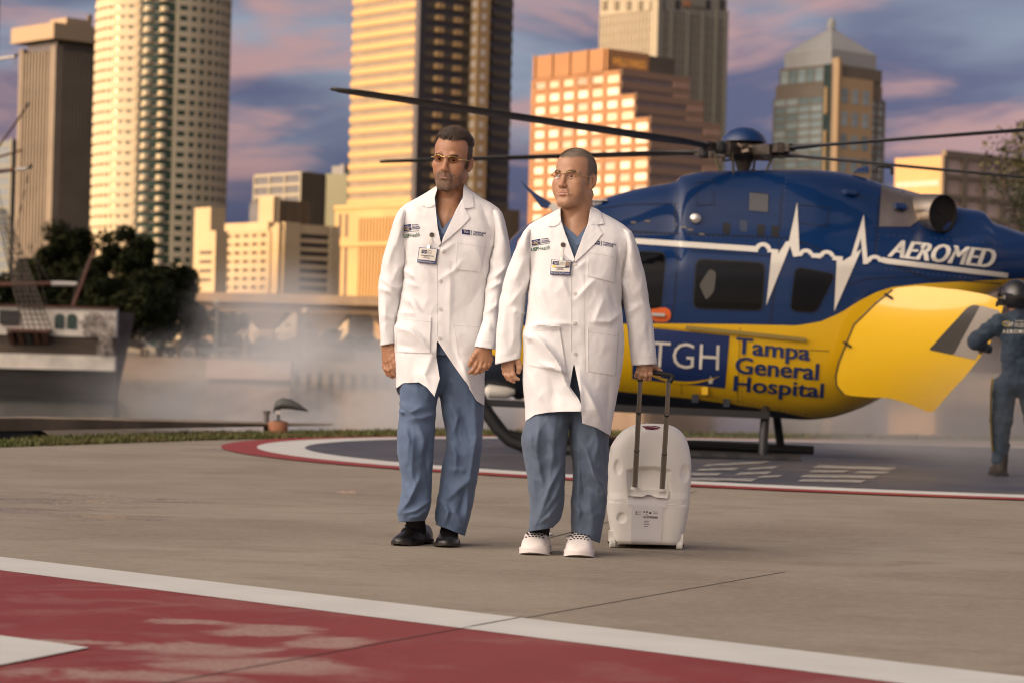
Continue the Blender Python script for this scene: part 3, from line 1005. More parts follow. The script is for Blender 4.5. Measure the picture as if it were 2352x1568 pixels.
# --- copper stepped building
D = 455
TIERS = [(1389, 1544, 118, 170), (1425, 1580, 170, 228), (1460, 1613, 228, 284), (1494, 1653, 284, 640)]
ph_px = 28.0
first = None
cb = empty('stepped_tower', P(1440, 800, D + 6), 'copper stone tower stepping outward to the right, rows of bright square windows', 'tower')
cb.location.z = 0
for ti, (xc, xr, y0, y1) in enumerate(TIERS):
    # the left walls of all tiers share one plane: slide the corner along it
    if first is None:
        b = Bldg('tmp', None, None, D, xc, 200, 50, xl=1227, xr=xr); first = b
    else:
        s = -first.span(-first.eL, xc, first.z(200)) if True else 0
        b = Bldg('tmp', None, None, D, xc, 200, 50, xl=1227, xr=xr)
        b.O = first.O - first.eL * (-s)
        b.wL = first.wL - s
        b.wR = b.span(b.eR, xr, first.z(300))
    bpy.data.objects.remove(b.root); b.root = cb
    zt = first.z(y0) if ti == 0 else first.z(y0)
    zb = first.z(y1) if ti < 3 else 0
    b.block('tier', M_ROSE, zb, zt)
    ph = 2.32
    n = max(1, int(round((zt - zb - (4.0 if ti == 0 else 0)) / ph)))
    n = min(n, 14)
    ztw = zt - (4.0 if ti == 0 else 0.0)
    # left wall: copper grid with pale panes, one wide pane at the corner
    cols = 4 + ti
    wide = 4.1
    s_in = wide
    b.panel('copper_skin', M_COPPER, 'L', 0, b.wL, ztw - n * ph, ztw, 0, 0.05)
    cw = (b.wL - wide) / cols
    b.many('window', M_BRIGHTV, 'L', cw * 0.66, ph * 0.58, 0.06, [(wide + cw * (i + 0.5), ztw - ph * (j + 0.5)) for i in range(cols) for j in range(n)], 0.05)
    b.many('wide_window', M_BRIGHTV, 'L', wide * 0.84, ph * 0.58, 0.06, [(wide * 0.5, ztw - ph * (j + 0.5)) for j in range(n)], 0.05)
    b.many('spandrel', M_COPPER, 'L', b.wL, ph * 0.36, 0.24, [(b.wL / 2, ztw - ph * j) for j in range(n + 1)], 0.05)
    b.many('pier', M_COPPER, 'L', cw * 0.27, n * ph, 0.28, [(wide + cw * i, ztw - n * ph / 2) for i in range(cols + 1)], 0.05)
    # right wall: rose bands
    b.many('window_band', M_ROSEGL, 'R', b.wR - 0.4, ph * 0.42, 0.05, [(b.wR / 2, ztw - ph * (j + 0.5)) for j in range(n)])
    b.many('spandrel', M_ROSE, 'R', b.wR, ph * 0.56, 0.3, [(b.wR / 2, ztw - ph * j) for j in range(n + 1)])
    b.many('end_bay', mat('rose_panel', (0.374, 0.238, 0.166), 0.6), 'R', 4.2, ph * 0.5, 0.4, [(b.wR - 2.4, ztw - ph * (j + 0.5)) for j in range(n) if ti > 0])
    if ti == 0:
        b.panel('crown', M_COPPER, 'L', 0, b.wL, ztw + 0.2, zt + 0.5, 0, 0.4)
        for i in range(4):
            b.panel('crown_rib', M_COPPER, 'L', b.wL * (i + 0.9) / 4 - 0.3, b.wL * (i + 0.9) / 4 + 0.3, ztw + 0.3, zt + 0.6, 0.4, 0.7)
        s_sign = b.span(b.eR, 1487, zt - 1)
        b.panel('crown', mat('copper_dark', (0.40, 0.20, 0.085), 0.7), 'R', 0, s_sign, ztw + 0.2, zt + 0.5, 0, 0.5)
        b.panel('crown_end', M_DARKST, 'R', s_sign, b.wR, ztw + 0.2, zt + 0.2, 0, 0.4)
        tv, tf = text_mesh('WELLS FARGO', bold=0.02)
        lo, hi = tv.min(0), tv.max(0)
        W = []
        for x, y in tv:
            q = b.O + b.eR * (s_sign * (0.12 + 0.80 * (x - lo[0]) / (hi[0] - lo[0]))) + b.nR * 0.56
            W.append((q.x, q.y, ztw + 1.5 + 1.5 * (y - lo[1]) / (hi[1] - lo[1])))
        mk('sign_lettering', W, tf, mat('sign_amber', (0.75, 0.30, 0.05), 0.4, emit=(1.0, 0.45, 0.08, 0.25)), cb)

# --- grey granite tower behind it
b = Bldg('granite_tower', 'pale grey square tower with thin vertical ribs behind the copper stepped building', 'tower', 640, 1508, 150, 47, xl=1374, xr=1666)
zt = b.z(-30)
b.block('core', M_GREYST, 0, zt)
b.block('roof_house', M_GREYST, zt, zt + 45, b.wL * .96, b.wR * .96, sL=.5, sR=.5)  # unseen upper storeys, raised to shade the pyramid tower
for w, wd, n in (('L', b.wL, 16), ('R', b.wR, 22)):
    mb = MB(); e, nn = b.wall(w)
    for i in range(n):
        s = wd * (i + .5) / n
        mb.obox(b.O, e, nn, s - 0.16, s + 0.16, 0, b.z(22), 0, 0.22)
    for j in range(40):
        z = zt - 6 - j * 2.6
        mb.obox(b.O, e, nn, 0, wd, z - 0.12, z + 0.12, 0, 0.14)
    mb.build('facade_lines', mat('granite_line', (0.20, 0.18, 0.145), 0.8), b.root)['kind'] = 'stuff'
b.block('corner_rib', M_GREYRIB, 0, zt, 1.2, 1.0, 0.5)
for x in (1538, 1576, 1610, 1641, 1664):
    s = b.span(b.eR, x)
    b.panel('rib', M_GREYRIB, 'R', s - 0.45, s + 0.45, 0, b.z(25, s, 'R'), 0, 0.55)
for x in (1386, 1413, 1441, 1468, 1494):
    s = b.span(b.eL, x)
    b.panel('window', M_SHADEGL, 'L', s - 0.75, s + 0.75, b.z(24, s), b.z(3, s), 0, 0.3)
for x in (1517, 1552, 1622, 1653):
    s = b.span(b.eR, x)
    b.panel('window', M_SHADEGL, 'R', s - 0.8, s + 0.8, b.z(22, s, 'R'), b.z(0, s, 'R'), 0, 0.3)
for x0, x1, y0_, y1_, m, nm in ((1563, 1579, 0, 14, mat('emblem_orange', (0.50, 0.22, 0.11), 0.6), 'sign_emblem'), (1586, 1612, 2, 15, M_GREYRIB, 'sign_panel')):
    s0, s1 = b.span(b.eR, x0), b.span(b.eR, x1)
    b.panel(nm, m, 'R', s0, s1, b.z(y1_, s0, 'R'), b.z(y0_, s0, 'R'), 0.3, 0.6)

# --- pyramid-topped tower
b = Bldg('pyramid_tower', 'tower with a grey pyramid roof, aqua window grid left and right side coloured as sunlit', 'tower', 652, 1908, 300, 50, xl=1774, xr=2028)
wL, wR = b.wL, b.wR
zs = [b.z(y) for y in (218, 186, 147, 140, 112)]
b.block('shaft', M_TANST, 0, zs[0])
b.block('upper_shaft', M_TANST, zs[0], zs[1], wL * 0.96, wR * 0.965, sL=wL * 0.0, sR=0)
b.block('shoulder', M_TANST, zs[1], zs[2], wL * 0.9, wR * 0.94)
b.block('drum', M_SLATE, zs[2], zs[4], wL * 0.82, wR * 0.86, sL=wL * 0.02, sR=0)
c = [b.O + b.eL * sl + b.eR * sr for sl, sr in ((wL * .02, 0), (wL * .02, wR * .86), (wL * .82, wR * .86), (wL * .82, 0))]
ap = (c[0] + c[1] + c[2] + c[3]) / 4
za = b.z(26)
v = [(p.x, p.y, zs[4]) for p in c] + [(ap.x + (p.x - ap.x) * .06, ap.y + (p.y - ap.y) * .06, za - 3) for p in c]
mk('pyramid_roof', v, [(0, 1, 5, 4), (1, 2, 6, 5), (2, 3, 7, 6), (3, 0, 4, 7), (4, 5, 6, 7)], M_SLATE, b.root, recalc=True)
MB().lathe((ap.x, ap.y, za - 3.2), [(1.2, 0), (1.2, 2.2), (0.5, 3.2)], 8).build('finial', M_SLATE, b.root)
zl = b.z(420)
rows = 11
b.facade('L', wL * 0.14, wL * 0.98, zl, zs[0] + 0, 4, rows, wL * 0.02, 0.55, 0.11, M_TANST, M_AQUAGL)
b.facade('L', wL * 0.14, wL * 0.88, zs[1], zs[2] - 0.5, 5, 1, wL * 0.02, 0.5, 0.11, M_TANST, M_AQUAGL)
b.panel('corner_glass', M_TEALGL, 'L', 0.3, wL * 0.13, 0, zs[2], 0, 0.2)
zg = b.z(176)
mr = wR * 0.70
M_GOLDB = mat('sun_tinted_stone', (0.44, 0.30, 0.165), 0.7)  # reflected sunlight put into this stone's gold base colour
b.panel('sun_tinted_bay', M_GOLDB, 'R', 0.4, mr, 0, zg, -2, 1.6)
b.many('window', M_AQUAGL, 'R', mr * 0.17, 3.9, 0.1, [(0.4 + mr * (0.2 + 0.29 * i), zg - 5 - 6.2 * j) for i in range(3) for j in range(8)], 1.6)
b.panel('sun_tinted_pier', M_GOLDB, 'R', 0.2, 1.6, 0, b.z(134), -1.5, 2.0)
b.facade('R', mr + 0.6, wR, zl, zs[0], 2, rows, 0.8, 0.55, 0.3, M_TANST, M_AQUAGL)
b.panel('crown_band', M_TANST, 'R', 1.7, wR * 0.93, zg, zs[2], 0, 0.4)
for x, y0_, y1_ in ((0.05, 200, 262), (0.05, 300, 420)):
    b.panel('painted_sun_strip', M_GOLDST, 'L', wL * x, wL * (x + 0.035), b.z(y1_), b.z(y0_), 0.2, 0.9)  # gold-coloured strips stand in for sun on the corner

# --- beige block on the right
b = Bldg('beige_block', 'broad beige block with a grid of pinkish windows on the right edge, golden left wall', 'building', 400, 2166, 420, 52, xl=2058, xr=2470)
zt = b.z(358)
b.block('core', M_ROSEGL, 0, zt - 0.5)
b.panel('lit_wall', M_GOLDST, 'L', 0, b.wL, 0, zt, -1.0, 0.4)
b.many('window_band', M_PINKGL, 'L', b.wL * 0.9, 0.9, 0.06, [(b.wL * 0.5, zt - 4.5 - 2.9 * j) for j in range(7)], 0.4)
b.facade('R', 0, b.wR, zt - 3.35 * 7, zt, 7, 7, 1.0, 0.75, 0.5, M_TANST, M_PINKGL)
b.panel('parapet', M_TANST, 'R', 0, b.wR, zt, zt + 0.9, -0.5, 0.5)

# --- unseen hospital wings added on the left to shade pad, quay and ship
M_HOSP = mat('hospital_wall', (0.45, 0.38, 0.30), 0.85, noise_amt=0.15, noise_scale=0.2)
for nm, lab, lo, hi in (('unseen_hospital_wing', 'long unseen hospital wing added left of the helipad for shade', (-112, -64, -0.5), (-78, 62, 17.5)),
                        ('unseen_hospital_wing', 'unseen hospital wing added by the river to shade the ship', (-120, 70, -2.5), (-86, 150, 20))):
    r_ = empty(nm, ((lo[0] + hi[0]) / 2, (lo[1] + hi[1]) / 2, lo[2]), lab, 'building', 'unseen shading wings')
    MB().box(lo, hi).build('wall', M_HOSP, r_)
    MB().box((lo[0] - .4, lo[1] - .4, hi[2]), (hi[0] + .4, hi[1] + .4, hi[2] + 0.9)).build('roof', M_HOSP, r_)
    wm = mesh_data('window', [(0, -1, -0.8), (0.08, -1, -0.8), (0.08, 1, -0.8), (0, 1, -0.8), (0, -1, 0.8), (0.08, -1, 0.8), (0.08, 1, 0.8), (0, 1, 0.8)], BOXF, M_GREYGL)
    for y in np.arange(lo[1] + 3, hi[1] - 2, 8.0):
        for z in np.arange(3, hi[2] - 1, 3.6):
            place('window', wm, (hi[0], y, z), r_)

# ================================================================== FAR SHORE: trees, viaduct, cars, ship
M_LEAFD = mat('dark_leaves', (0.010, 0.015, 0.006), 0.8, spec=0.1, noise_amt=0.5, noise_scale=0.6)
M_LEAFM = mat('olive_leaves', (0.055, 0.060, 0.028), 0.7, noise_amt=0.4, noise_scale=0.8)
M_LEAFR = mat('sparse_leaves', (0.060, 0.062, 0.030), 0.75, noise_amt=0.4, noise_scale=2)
M_BARK = mat('bark', (0.075, 0.055, 0.040), 0.9, noise_amt=0.3, noise_scale=3)


def tree(label, base, height, rad, n_leaf, leaf, m, group=None, seed=0, trunk_h=0.3, squash=0.8, lobes=14, name='broadleaf_tree'):
    r = random.Random(seed)
    base = Vector(base)
    root = empty(name, base, label, 'tree', group)
    th = height * trunk_h
    tb = MB()
    top = base + Vector((r.uniform(-.3, .3), r.uniform(-.3, .3), th))
    tb.tube([base - Vector((0, 0, .3)), base.lerp(top, .5) + Vector((r.uniform(-.2, .2), 0, 0)), top], [height * .03, height * .024, height * .019], 8)
    crown_c = base + Vector((0, 0, height - (height - th * 0.7) / 2))
    hz = (height - th * 0.7) / 2
    centres = []
    for k in range(lobes):
        a = r.uniform(0, 2 * pi); el = math.asin(r.uniform(-0.75, 0.95)); rr = r.uniform(.45, .82)
        c = crown_c + Vector((cos(a) * cos(el) * rad * rr, sin(a) * cos(el) * rad * rr, sin(el) * hz * rr))
        centres.append((c, r.uniform(.22, .42) * rad))
        if k % 2 == 0:
            mid = top.lerp(c, .5) + Vector((0, 0, -.08 * height))
            tb.tube([top - Vector((0, 0, th * .1)), mid, c], [height * .014, height * .009, height * .003], 6)
    smooth_obj(tb.build('trunk', M_BARK, root))
    cr = MB()
    for k in range(n_leaf):
        c, s = centres[r.randrange(len(centres))]
        d = Vector((r.gauss(0, 1), r.gauss(0, 1), r.gauss(0, 1))).normalized() * s * (r.random() ** 0.4)
        d.z *= squash
        p = c + d
        l = leaf * r.uniform(.6, 1.4)
        u = Vector((r.gauss(0, 1), r.gauss(0, 1), r.gauss(0, .6))).normalized()
        w = u.cross(Vector((r.gauss(0, 1), r.gauss(0, 1), r.gauss(0, 1)))).normalized()
        cr.add([p - u * l, p + w * l * .45, p + u * l, p - w * l * .45], [(0, 1, 2, 3)])
    cr.build('crown', m, root, recalc=False)
    return root


def at(px, d, z=0.0):
    p = P(px, 800, d)
    return (p.x, p.y, z)


def hgt(px, py, d):
    return P(px, py, d).z


TG = 'trees on the far river bank'
for i, (px, d, ptop, prad, n, lab) in enumerate((
        (-20, 222, 600, 66, 3600, 'dark tree at the left edge behind the rigging of the old ship'),
        (80, 226, 548, 74, 4200, 'dark tree in front of the brown ribbed tower'),
        (158, 224, 476, 92, 6500, 'tallest dark tree, between the ribbed tower and the round tower'),
        (262, 218, 486, 98, 6500, 'broad dark tree below the sunlit face of the round tower'),
        (368, 214, 552, 86, 5600, 'dark tree under the balcony strips of the round tower'),
        (210, 210, 590, 90, 5000, 'dark tree low in the middle of the tree group behind the old ship'),
        (412, 208, 655, 64, 3600, 'dark tree at the right end of the tree group, by the viaduct'),
        (320, 204, 640, 104, 6000, 'low dark tree behind the stern of the old ship'))):
    h = hgt(px, ptop, d) + 0.1
    rad = prad / FPX * d
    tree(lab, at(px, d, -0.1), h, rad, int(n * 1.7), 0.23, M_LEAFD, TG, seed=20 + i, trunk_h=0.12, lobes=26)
BG = 'shrubs under the viaduct'
for i, (px, d, ptop, prad, lab) in enumerate((
        (452, 212, 690, 42, 'dusky bush at the left end of the viaduct'), (500, 216, 700, 34, 'olive bush beneath the left span of the viaduct'),
        (545, 214, 712, 40, 'grey green bush left of the white building under the viaduct'), (610, 210, 775, 46, 'low bush in front of the white building under the viaduct'),
        (700, 212, 770, 50, 'low wide bush right of the white building under the viaduct'), (770, 214, 745, 40, 'bush below the viaduct near the taller doctor'),
        (835, 210, 765, 46, 'low bush beside the sleeve of the taller doctor'))):
    h = hgt(px, ptop, d) + 0.1
    tree(lab, at(px, d, -0.1), h, prad / FPX * d, 1300, 0.26, M_LEAFM, BG, seed=50 + i, trunk_h=0.15, lobes=12, name='bush')

# right-hand tree leaning into the picture
tb = P(2425, 820, 75)
tree('feathery tree hanging into the picture at the upper right edge', (tb.x, tb.y, -0.5), hgt(2425, 130, 75) + 0.5, 2.5, 7500, 0.085, M_LEAFR, seed=78, trunk_h=0.30, lobes=46, squash=1.1)

# viaduct
M_VIA = mat('viaduct_concrete', (0.40, 0.29, 0.19), 0.8, noise_amt=0.2, noise_scale=0.3)
VD = 300.0
v0, v1 = P(380, 690, VD), P(1400, 690, VD)
zt, zb = hgt(660, 676, VD), hgt(660, 712, VD)
via = empty('viaduct', (v0.x, VD, 0), 'long concrete road viaduct glowing in low sun across the far bank', 'bridge')
MB().box((v0.x, VD, zb + 0.9), (v1.x, VD + 11, zt - 1.0)).build('deck', M_VIA, via)
for nm, y in (('parapet', VD - 0.35), ('parapet', VD + 11.0)):
    MB().box((v0.x, y, zt - 1.15), (v1.x, y + 0.34, zt)).build(nm, M_VIA, via)
for y in (VD + 1.2, VD + 5.2, VD + 9.0):
    MB().box((v0.x, y, zb - 0.25), (v1.x, y + 0.8, zb + 0.9)).build('girder', M_VIA, via)
for px in (470, 604, 745, 900, 1060, 1230):
    c = P(px, 690, VD)
    mb = MB()
    mb.add([(c.x - 2.8, VD + 1, zb - .3), (c.x + 2.8, VD + 1, zb - .3), (c.x + 2.8, VD + 10, zb - .3), (c.x - 2.8, VD + 10, zb - .3),
            (c.x - .9, VD + 3.5, zb - 2.4), (c.x + .9, VD + 3.5, zb - 2.4), (c.x + .9, VD + 7.5, zb - 2.4), (c.x - .9, VD + 7.5, zb - 2.4)], BOXF)
    mb.box((c.x - .85, VD + 3.6, -.2), (c.x + .85, VD + 7.4, zb - 2.3))
    mb.build('pier', M_VIA, via)

# white building beneath the viaduct
M_WHITEW = mat('white_render', (0.27, 0.24, 0.20), 0.85, noise_amt=0.12, noise_scale=0.3)
b = Bldg('white_house', 'white building with square windows seen beneath the viaduct', 'building', 345, 684, 740, 42, xl=583, xr=735)
b.block('walls', M_WHITEW, 0, b.z(690))
b.facade('L', 0.4, b.wL, b.z(782), b.z(712), 4, 3, 1.0, 0.9, 0.3, M_WHITEW, M_SHADEGL)
b.facade('R', 0.4, b.wR, b.z(782), b.z(712), 1, 3, 0.8, 0.9, 0.3, M_WHITEW, M_SHADEGL)
b = Bldg('tan_house', 'small tan building beneath the viaduct beside the white one', 'building', 330, 800, 750, 30, xl=748, xr=860)
b.block('walls', M_CREAM, 0, b.z(718))
b.facade('L', 0.3, b.wL, b.z(775), b.z(722), 3, 2, 0.9, 0.8, 0.3, M_CREAM, M_SHADEGL)
b.block('roof', M_BROWNST, b.z(718), b.z(712), grow=0.3)
b = Bldg('lit_kiosk', 'tiny sunlit white kiosk between the dark trees and the stair tower', 'building', 320, 424, 620, 40, xl=399, xr=430)
b.block('walls', M_WHITECON, 0, b.z(607))
b.many('window', M_SHADEGL, 'L', b.wL * .35, 0.8, 0.08, [(b.wL * .5, b.z(628))])

# promenade things: retaining wall, floating dock, lamp posts, cars
M_DOCK = mat('dock_grey', (0.24, 0.20, 0.165), 0.85, noise_amt=0.25, noise_scale=0.3)
M_PINKD = mat('dock_pink', (0.42, 0.30, 0.27), 0.8, noise_amt=0.15, noise_scale=0.3)
lo, hi = P(690, 830, 206), P(1500, 830, 206)
tag(MB().box((lo.x, 208.5, -0.2), (hi.x, 210, hgt(800, 806, 208))).build('retaining_wall', M_DOCK), 'pale retaining wall on the far bank right of the old ship', 'wall')
lo, hi = P(480, 860, 192), P(672, 860, 192)
d_ = empty('floating_dock', ((lo.x + hi.x) / 2, 192, WATER_Z), 'low floating dock with a dark waterline below the far promenade', 'dock')
MB().box((lo.x, 190, WATER_Z + 0.35), (hi.x, 194, WATER_Z + 1.75)).build('deck', M_PINKD, d_)
MB().box((lo.x + .2, 190.2, WATER_Z - .4), (hi.x - .2, 193.8, WATER_Z + 0.35)).build('float', M_FENDER, d_)
lo, hi = P(672, 860, 196), P(905, 860, 196)
d_ = empty('landing_stage', ((lo.x + hi.x) / 2, 196, WATER_Z), 'long grey landing stage with dark gaps, beside the taller doctor', 'dock')
MB().box((lo.x, 194.5, WATER_Z + 0.9), (hi.x, 197, WATER_Z + 1.9)).build('deck', M_DOCK, d_)
for k in range(9):
    x = lo.x + 0.5 + (hi.x - lo.x - 1) * k / 8
    MB().box((x - .18, 194.8, WATER_Z - 1), (x + .18, 195.2, WATER_Z + 0.9)).build('pile', M_FENDER, d_)
MB().box((hi.x - 6.4, 194.3, WATER_Z + 1.9), (hi.x - 3.2, 196.5, WATER_Z + 2.9)).build('locker', M_SHADEGL, d_)

for px, d, top in ((496, 205, 700), (562, 204, 780), (700, 206, 720)):
    c = at(px, d, -0.1)
    r_ = empty('lamp_post', c, {496: 'tall thin lamp post left of the white building under the viaduct', 562: 'short lamp post with a globe head on the far promenade', 700: 'tall thin lamp post right of the white building under the viaduct'}[px], 'lamp post', 'lamp posts on the far promenade')
    h = hgt(px, top, d)
    MB().tube([(c[0], c[1], -0.1), (c[0], c[1], h)], [0.13, 0.08], 8).build('pole', M_GREYRIB, r_)
    MB().lathe((c[0], c[1], h), [(0.05, -.05), (0.28, .05), (0.30, .3), (0.05, .5)], 10).build('lamp', M_WHITECON, r_)


def car(px, d, m, label, suv=False, L=4.5, flip=1):
    c = Vector(at(px, d, -0.12))
    r_ = empty('parked_car', c, label, 'car', 'cars parked along the far bank')
    hb, hr = (0.95, 1.70) if suv else (0.85, 1.42)
    prof = [(-.5, .35), (-.5, hb * .75), (-.46, hb), (-.30, hb * 1.02), (-.18, hr * .97), (-.05, hr), (.22 if not suv else .38, hr), (.38 if not suv else .47, hb * 1.05), (.5, hb * .95), (.5, .35)]
    v = []
    for yy, k in ((-.88, 0), (-.88 + .12, 1), (.88 - .12, 1), (.88, 0)):
        for x, z in prof:
            zz = z if (z <= hb * 1.1) else (z if k else z - .05)
            ins = 0.10 if (z > hb * 1.1 and not k) else 0
            v.append((c.x + flip * x * L, c.y + yy + (ins if yy < 0 else -ins), c.z + zz))
    n = len(prof); f = []
    for a in range(3):
        for i in range(n):
            j = (i + 1) % n
            f.append((a * n + i, a * n + j, (a + 1) * n + j, (a + 1) * n + i))
    f.append(tuple(range(n))); f.append(tuple(3 * n + i for i in range(n))[::-1])
    mk('body', v, f, m, r_, recalc=True)
    win = [(-.27, hb * 1.03), (-.17, hr * .93), (-.05, hr * .95), (.20 if not suv else .36, hr * .95), (.33 if not suv else .43, hb * 1.08)]
    wv, wf, _ = poly_fill([(c.x + flip * x * L, c.z + z) for x, z in win])
    mk('side_window', [(x, c.y - .895, z) for x, z in wv], wf, M_SHADEGL, r_)
    for x in (-.31, .31):
        o = MB().lathe((c.x + x * L, c.y - .9, c.z + .33), [(.33, 0), (.33, .2)], 14, 'y').build('wheel', M_FENDER, r_)
        MB().lathe((c.x + x * L, c.y - .93, c.z + .33), [(.19, 0), (.19, .04)], 10, 'y').build('rim', M_GREYRIB, o)


M_CARW = mat('car_white', (0.55, 0.54, 0.52), 0.35, coat=0.5)
M_CARD = mat('car_dark', (0.04, 0.045, 0.05), 0.35, coat=0.5)
M_CARS = mat('car_silver', (0.30, 0.30, 0.30), 0.35, coat=0.5)
for a in ((302, 214, M_CARW, 'white parked car half hidden behind the stern of the old ship'), (432, 216, M_CARD, 'dark parked van in the smoke below the viaduct', True),
          (470, 213, M_CARS, 'silver parked car beside the dark van', False, 4.5, -1), (512, 216, M_CARW, 'pale parked van right of the silver car', True), (585, 215, M_CARD, 'dark parked car near the short lamp post'),
          (640, 214, M_CARS, 'silver parked car right of the short lamp post', True)):
    car(*a)

# ------------------------------------------------------------------ the old ship
SD = 120.0
M_SHW = mat('ship_cream', (0.76, 0.69, 0.60), 0.7, noise_amt=0.18, noise_scale=1.2)
M_SHB = mat('ship_brown', (0.085, 0.062, 0.046), 0.75, noise_amt=0.35, noise_scale=1.0, stretch=(0.5, 1, 5))
M_SHD = mat('ship_black', (0.040, 0.036, 0.034), 0.6, noise_amt=0.3, noise_scale=0.8, stretch=(0.4, 1, 4))
M_SHR = mat('ship_red_wood', (0.11, 0.042, 0.025), 0.6, noise_amt=0.3, noise_scale=1.5)
M_ROPE = mat('tarred_rope', (0.085, 0.070, 0.058), 0.9)
M_SHWH = mat('spar_white', (0.60, 0.56, 0.52), 0.6)
def S(px, py, d=SD): return P(px, py, d)
ship = empty('sailing_ship', (S(100, 900).x, SD + 2.5, WATER_Z), 'old wooden sailing ship moored at left, dark hull with cream stripes and rope rigging', 'ship')
XR = S(263, 800).x; XL = XR - 34


def strake(name, ytop, ybot, m, bulge=0.0, parent=ship, x1=None, dy=0.0, thick=0.6):
    x1 = XR if x1 is None else x1
    zt, zb = hgt(140, ytop, SD), hgt(140, ybot, SD)
    v, f = [], []
    n = 24
    for i in range(n + 1):
        x = XL + (x1 - XL) * i / n
        t = max(0, (x - (XR - 3.0)) / 3.0)
        yo = SD + dy + 0.25 * t * t
        for z, y in ((zb, yo + bulge), (zt, yo), (zt, yo + thick), (zb, yo + thick + bulge)):
            v.append((x, y, z))
    for i in range(n):
        for j in range(4):
            j2 = (j + 1) % 4
            f.append((4 * i + j, 4 * i + j2, 4 * i + 4 + j2, 4 * i + 4 + j))
    f += [(0, 1, 2, 3), (4 * n + 3, 4 * n + 2, 4 * n + 1, 4 * n)]
    return mk(name, v, f, m, parent, recalc=True)


# hull as a rounded transom body behind the strakes
zt, zb = hgt(140, 712, SD), WATER_Z - 0.6
v = [(XL, SD + .5, zb), (XR - .9, SD + .9, zb), (XR - .9, SD + 6.2, zb), (XL, SD + 6.5, zb), (XL, SD + .5, zt), (XR - .05, SD + .5, zt), (XR - .05, SD + 6.6, zt), (XL, SD + 6.5, zt)]
mk('hull', v, BOXF, M_SHB, ship, recalc=True)
strake('lower_hull', 848, 962, M_SHD, 0.35, dy=0.06)
strake('white_stripe', 814, 848, M_SHW, 0.0, dy=-0.12)
strake('upper_hull', 772, 814, M_SHB, 0.0, dy=0.10)
strake('bulwark', 706, 772, M_SHW, 0.0, dy=0.0)
strake('rail', 703, 707, M_SHR, 0.0, dy=-0.15, thick=0.9)
strake('waterline_band', 960, 985, M_FENDER, 0.2, dy=0.1)
for px in (137, 165):
    c = S(px, 738)
    mb = MB()
    prof = [(-.24, -.38), (.24, -.38), (.24, .22), (.12, .36), (-.12, .36), (-.24, .22)]
    vv, ff, _ = poly_fill([(c.x + x, c.z + z) for x, z in prof])
    o = mk('window', [(x, SD - .03, z) for x, z in vv], ff, mat('ship_window', (0.02, 0.045, 0.035), 0.2), ship)
# carved stern quarter: raised scrollwork
mb = MB(); r = random.Random(5)
for k in range(95):
    px, py = r.uniform(188, 260), r.uniform(724, 800) if r.random() < .8 else r.uniform(800, 812)
    if py > 772 and px < 225: continue
    c = S(px, py); s = r.uniform(.05, .15)
    a0 = r.uniform(0, 6.3)
    mb.tube([(c.x + s * 1.5 * cos(a0 + t) * (1 - t / 7), SD - .05, c.z + s * 1.5 * sin(a0 + t) * (1 - t / 7)) for t in np.linspace(0, 4.5, 7)], s * .35, 5)
mb.build('carved_scrolls', [mat('carved_grey', (0.20, 0.16, 0.14), 0.7, noise_amt=0.5, noise_scale=3, color2=(0.42, 0.36, 0.32))], ship)
# balustrade at far left and red channel shelf with brackets
for k in range(9):
    c = S(2 + 5 * k, 728)
    MB().box((c.x - .05, SD - .2, hgt(10, 745, SD)), (c.x + .05, SD - .05, hgt(10, 712, SD))).build('baluster', M_SHD, ship)
x0, x1 = S(24, 755).x, S(121, 755).x
MB().box((x0, SD - 1.0, hgt(70, 763, SD)), (x1, SD + .1, hgt(70, 756, SD))).build('channel_shelf', M_SHR, ship)
for px in (30, 52, 70, 88, 106):
    c = S(px, 775)
    MB().add([(c.x - .14, SD - .95, hgt(px, 763, SD)), (c.x + .14, SD - .95, hgt(px, 763, SD)), (c.x + .14, SD + .12, hgt(px, 763, SD)), (c.x - .14, SD + .12, hgt(px, 763, SD)),
              (c.x - .14, SD - .1, hgt(px, 790, SD)), (c.x + .14, SD - .1, hgt(px, 790, SD)), (c.x + .14, SD + .12, hgt(px, 790, SD)), (c.x - .14, SD + .12, hgt(px, 790, SD))],
             [(3, 2, 1, 0), (4, 5, 6, 7), (0, 1, 5, 4), (1, 2, 6, 5), (2, 3, 7, 6), (3, 0, 4, 7)]).build('bracket', M_SHR if px != 70 else M_SHD, ship)
# mast outside the picture, ratlines from the shelf up to it
zc = hgt(0, 560, SD)
mast_x = S(-60, 700).x
MB().tube([(mast_x, SD + 3, hgt(0, 760, SD)), (mast_x, SD + 3, hgt(0, -250, SD))], [.32, .2], 14).build('mast', M_SHR, ship)
rm = MB()
bot = [S(x, 758, SD - .9) for x in (55, 68, 81, 95, 108, 119)]
topc = [S(x, 480, SD + 1.5) for x in (-12, -7, -2, 3, 8, 13)]
for a, b_ in zip(bot, topc):
    rm.tube([a, b_], .036, 5)
for k in range(1, 24):
    t = k / 24
    rm.tube([bot[0].lerp(topc[0], t), bot[-1].lerp(topc[-1], t)], .026, 4)
rm.build('ratlines', M_ROPE, ship)['kind'] = 'stuff'
def spar(name, pts, r0, r1, m, d=SD + 2):
    return smooth_obj(MB().tube([S(x, y, d) for x, y in pts], [r0 + (r1 - r0) * i / (len(pts) - 1) for i in range(len(pts))], 10).build(name, m, ship))
o = spar('boom', [(-90, 657), (0, 654), (118, 652)], .13, .12, M_SHR)
spar('boom_end', [(118, 652), (150, 652), (178, 653)], .13, .10, M_SHWH)
spar('gaff', [(168, 704), (192, 640), (216, 575)], .10, .07, M_SHR, SD + 1)
spar('yard', [(-60, 402), (0, 394), (36, 390)], .11, .09, M_SHR); spar('yard_end', [(36, 390), (64, 387)], .09, .07, M_SHWH)
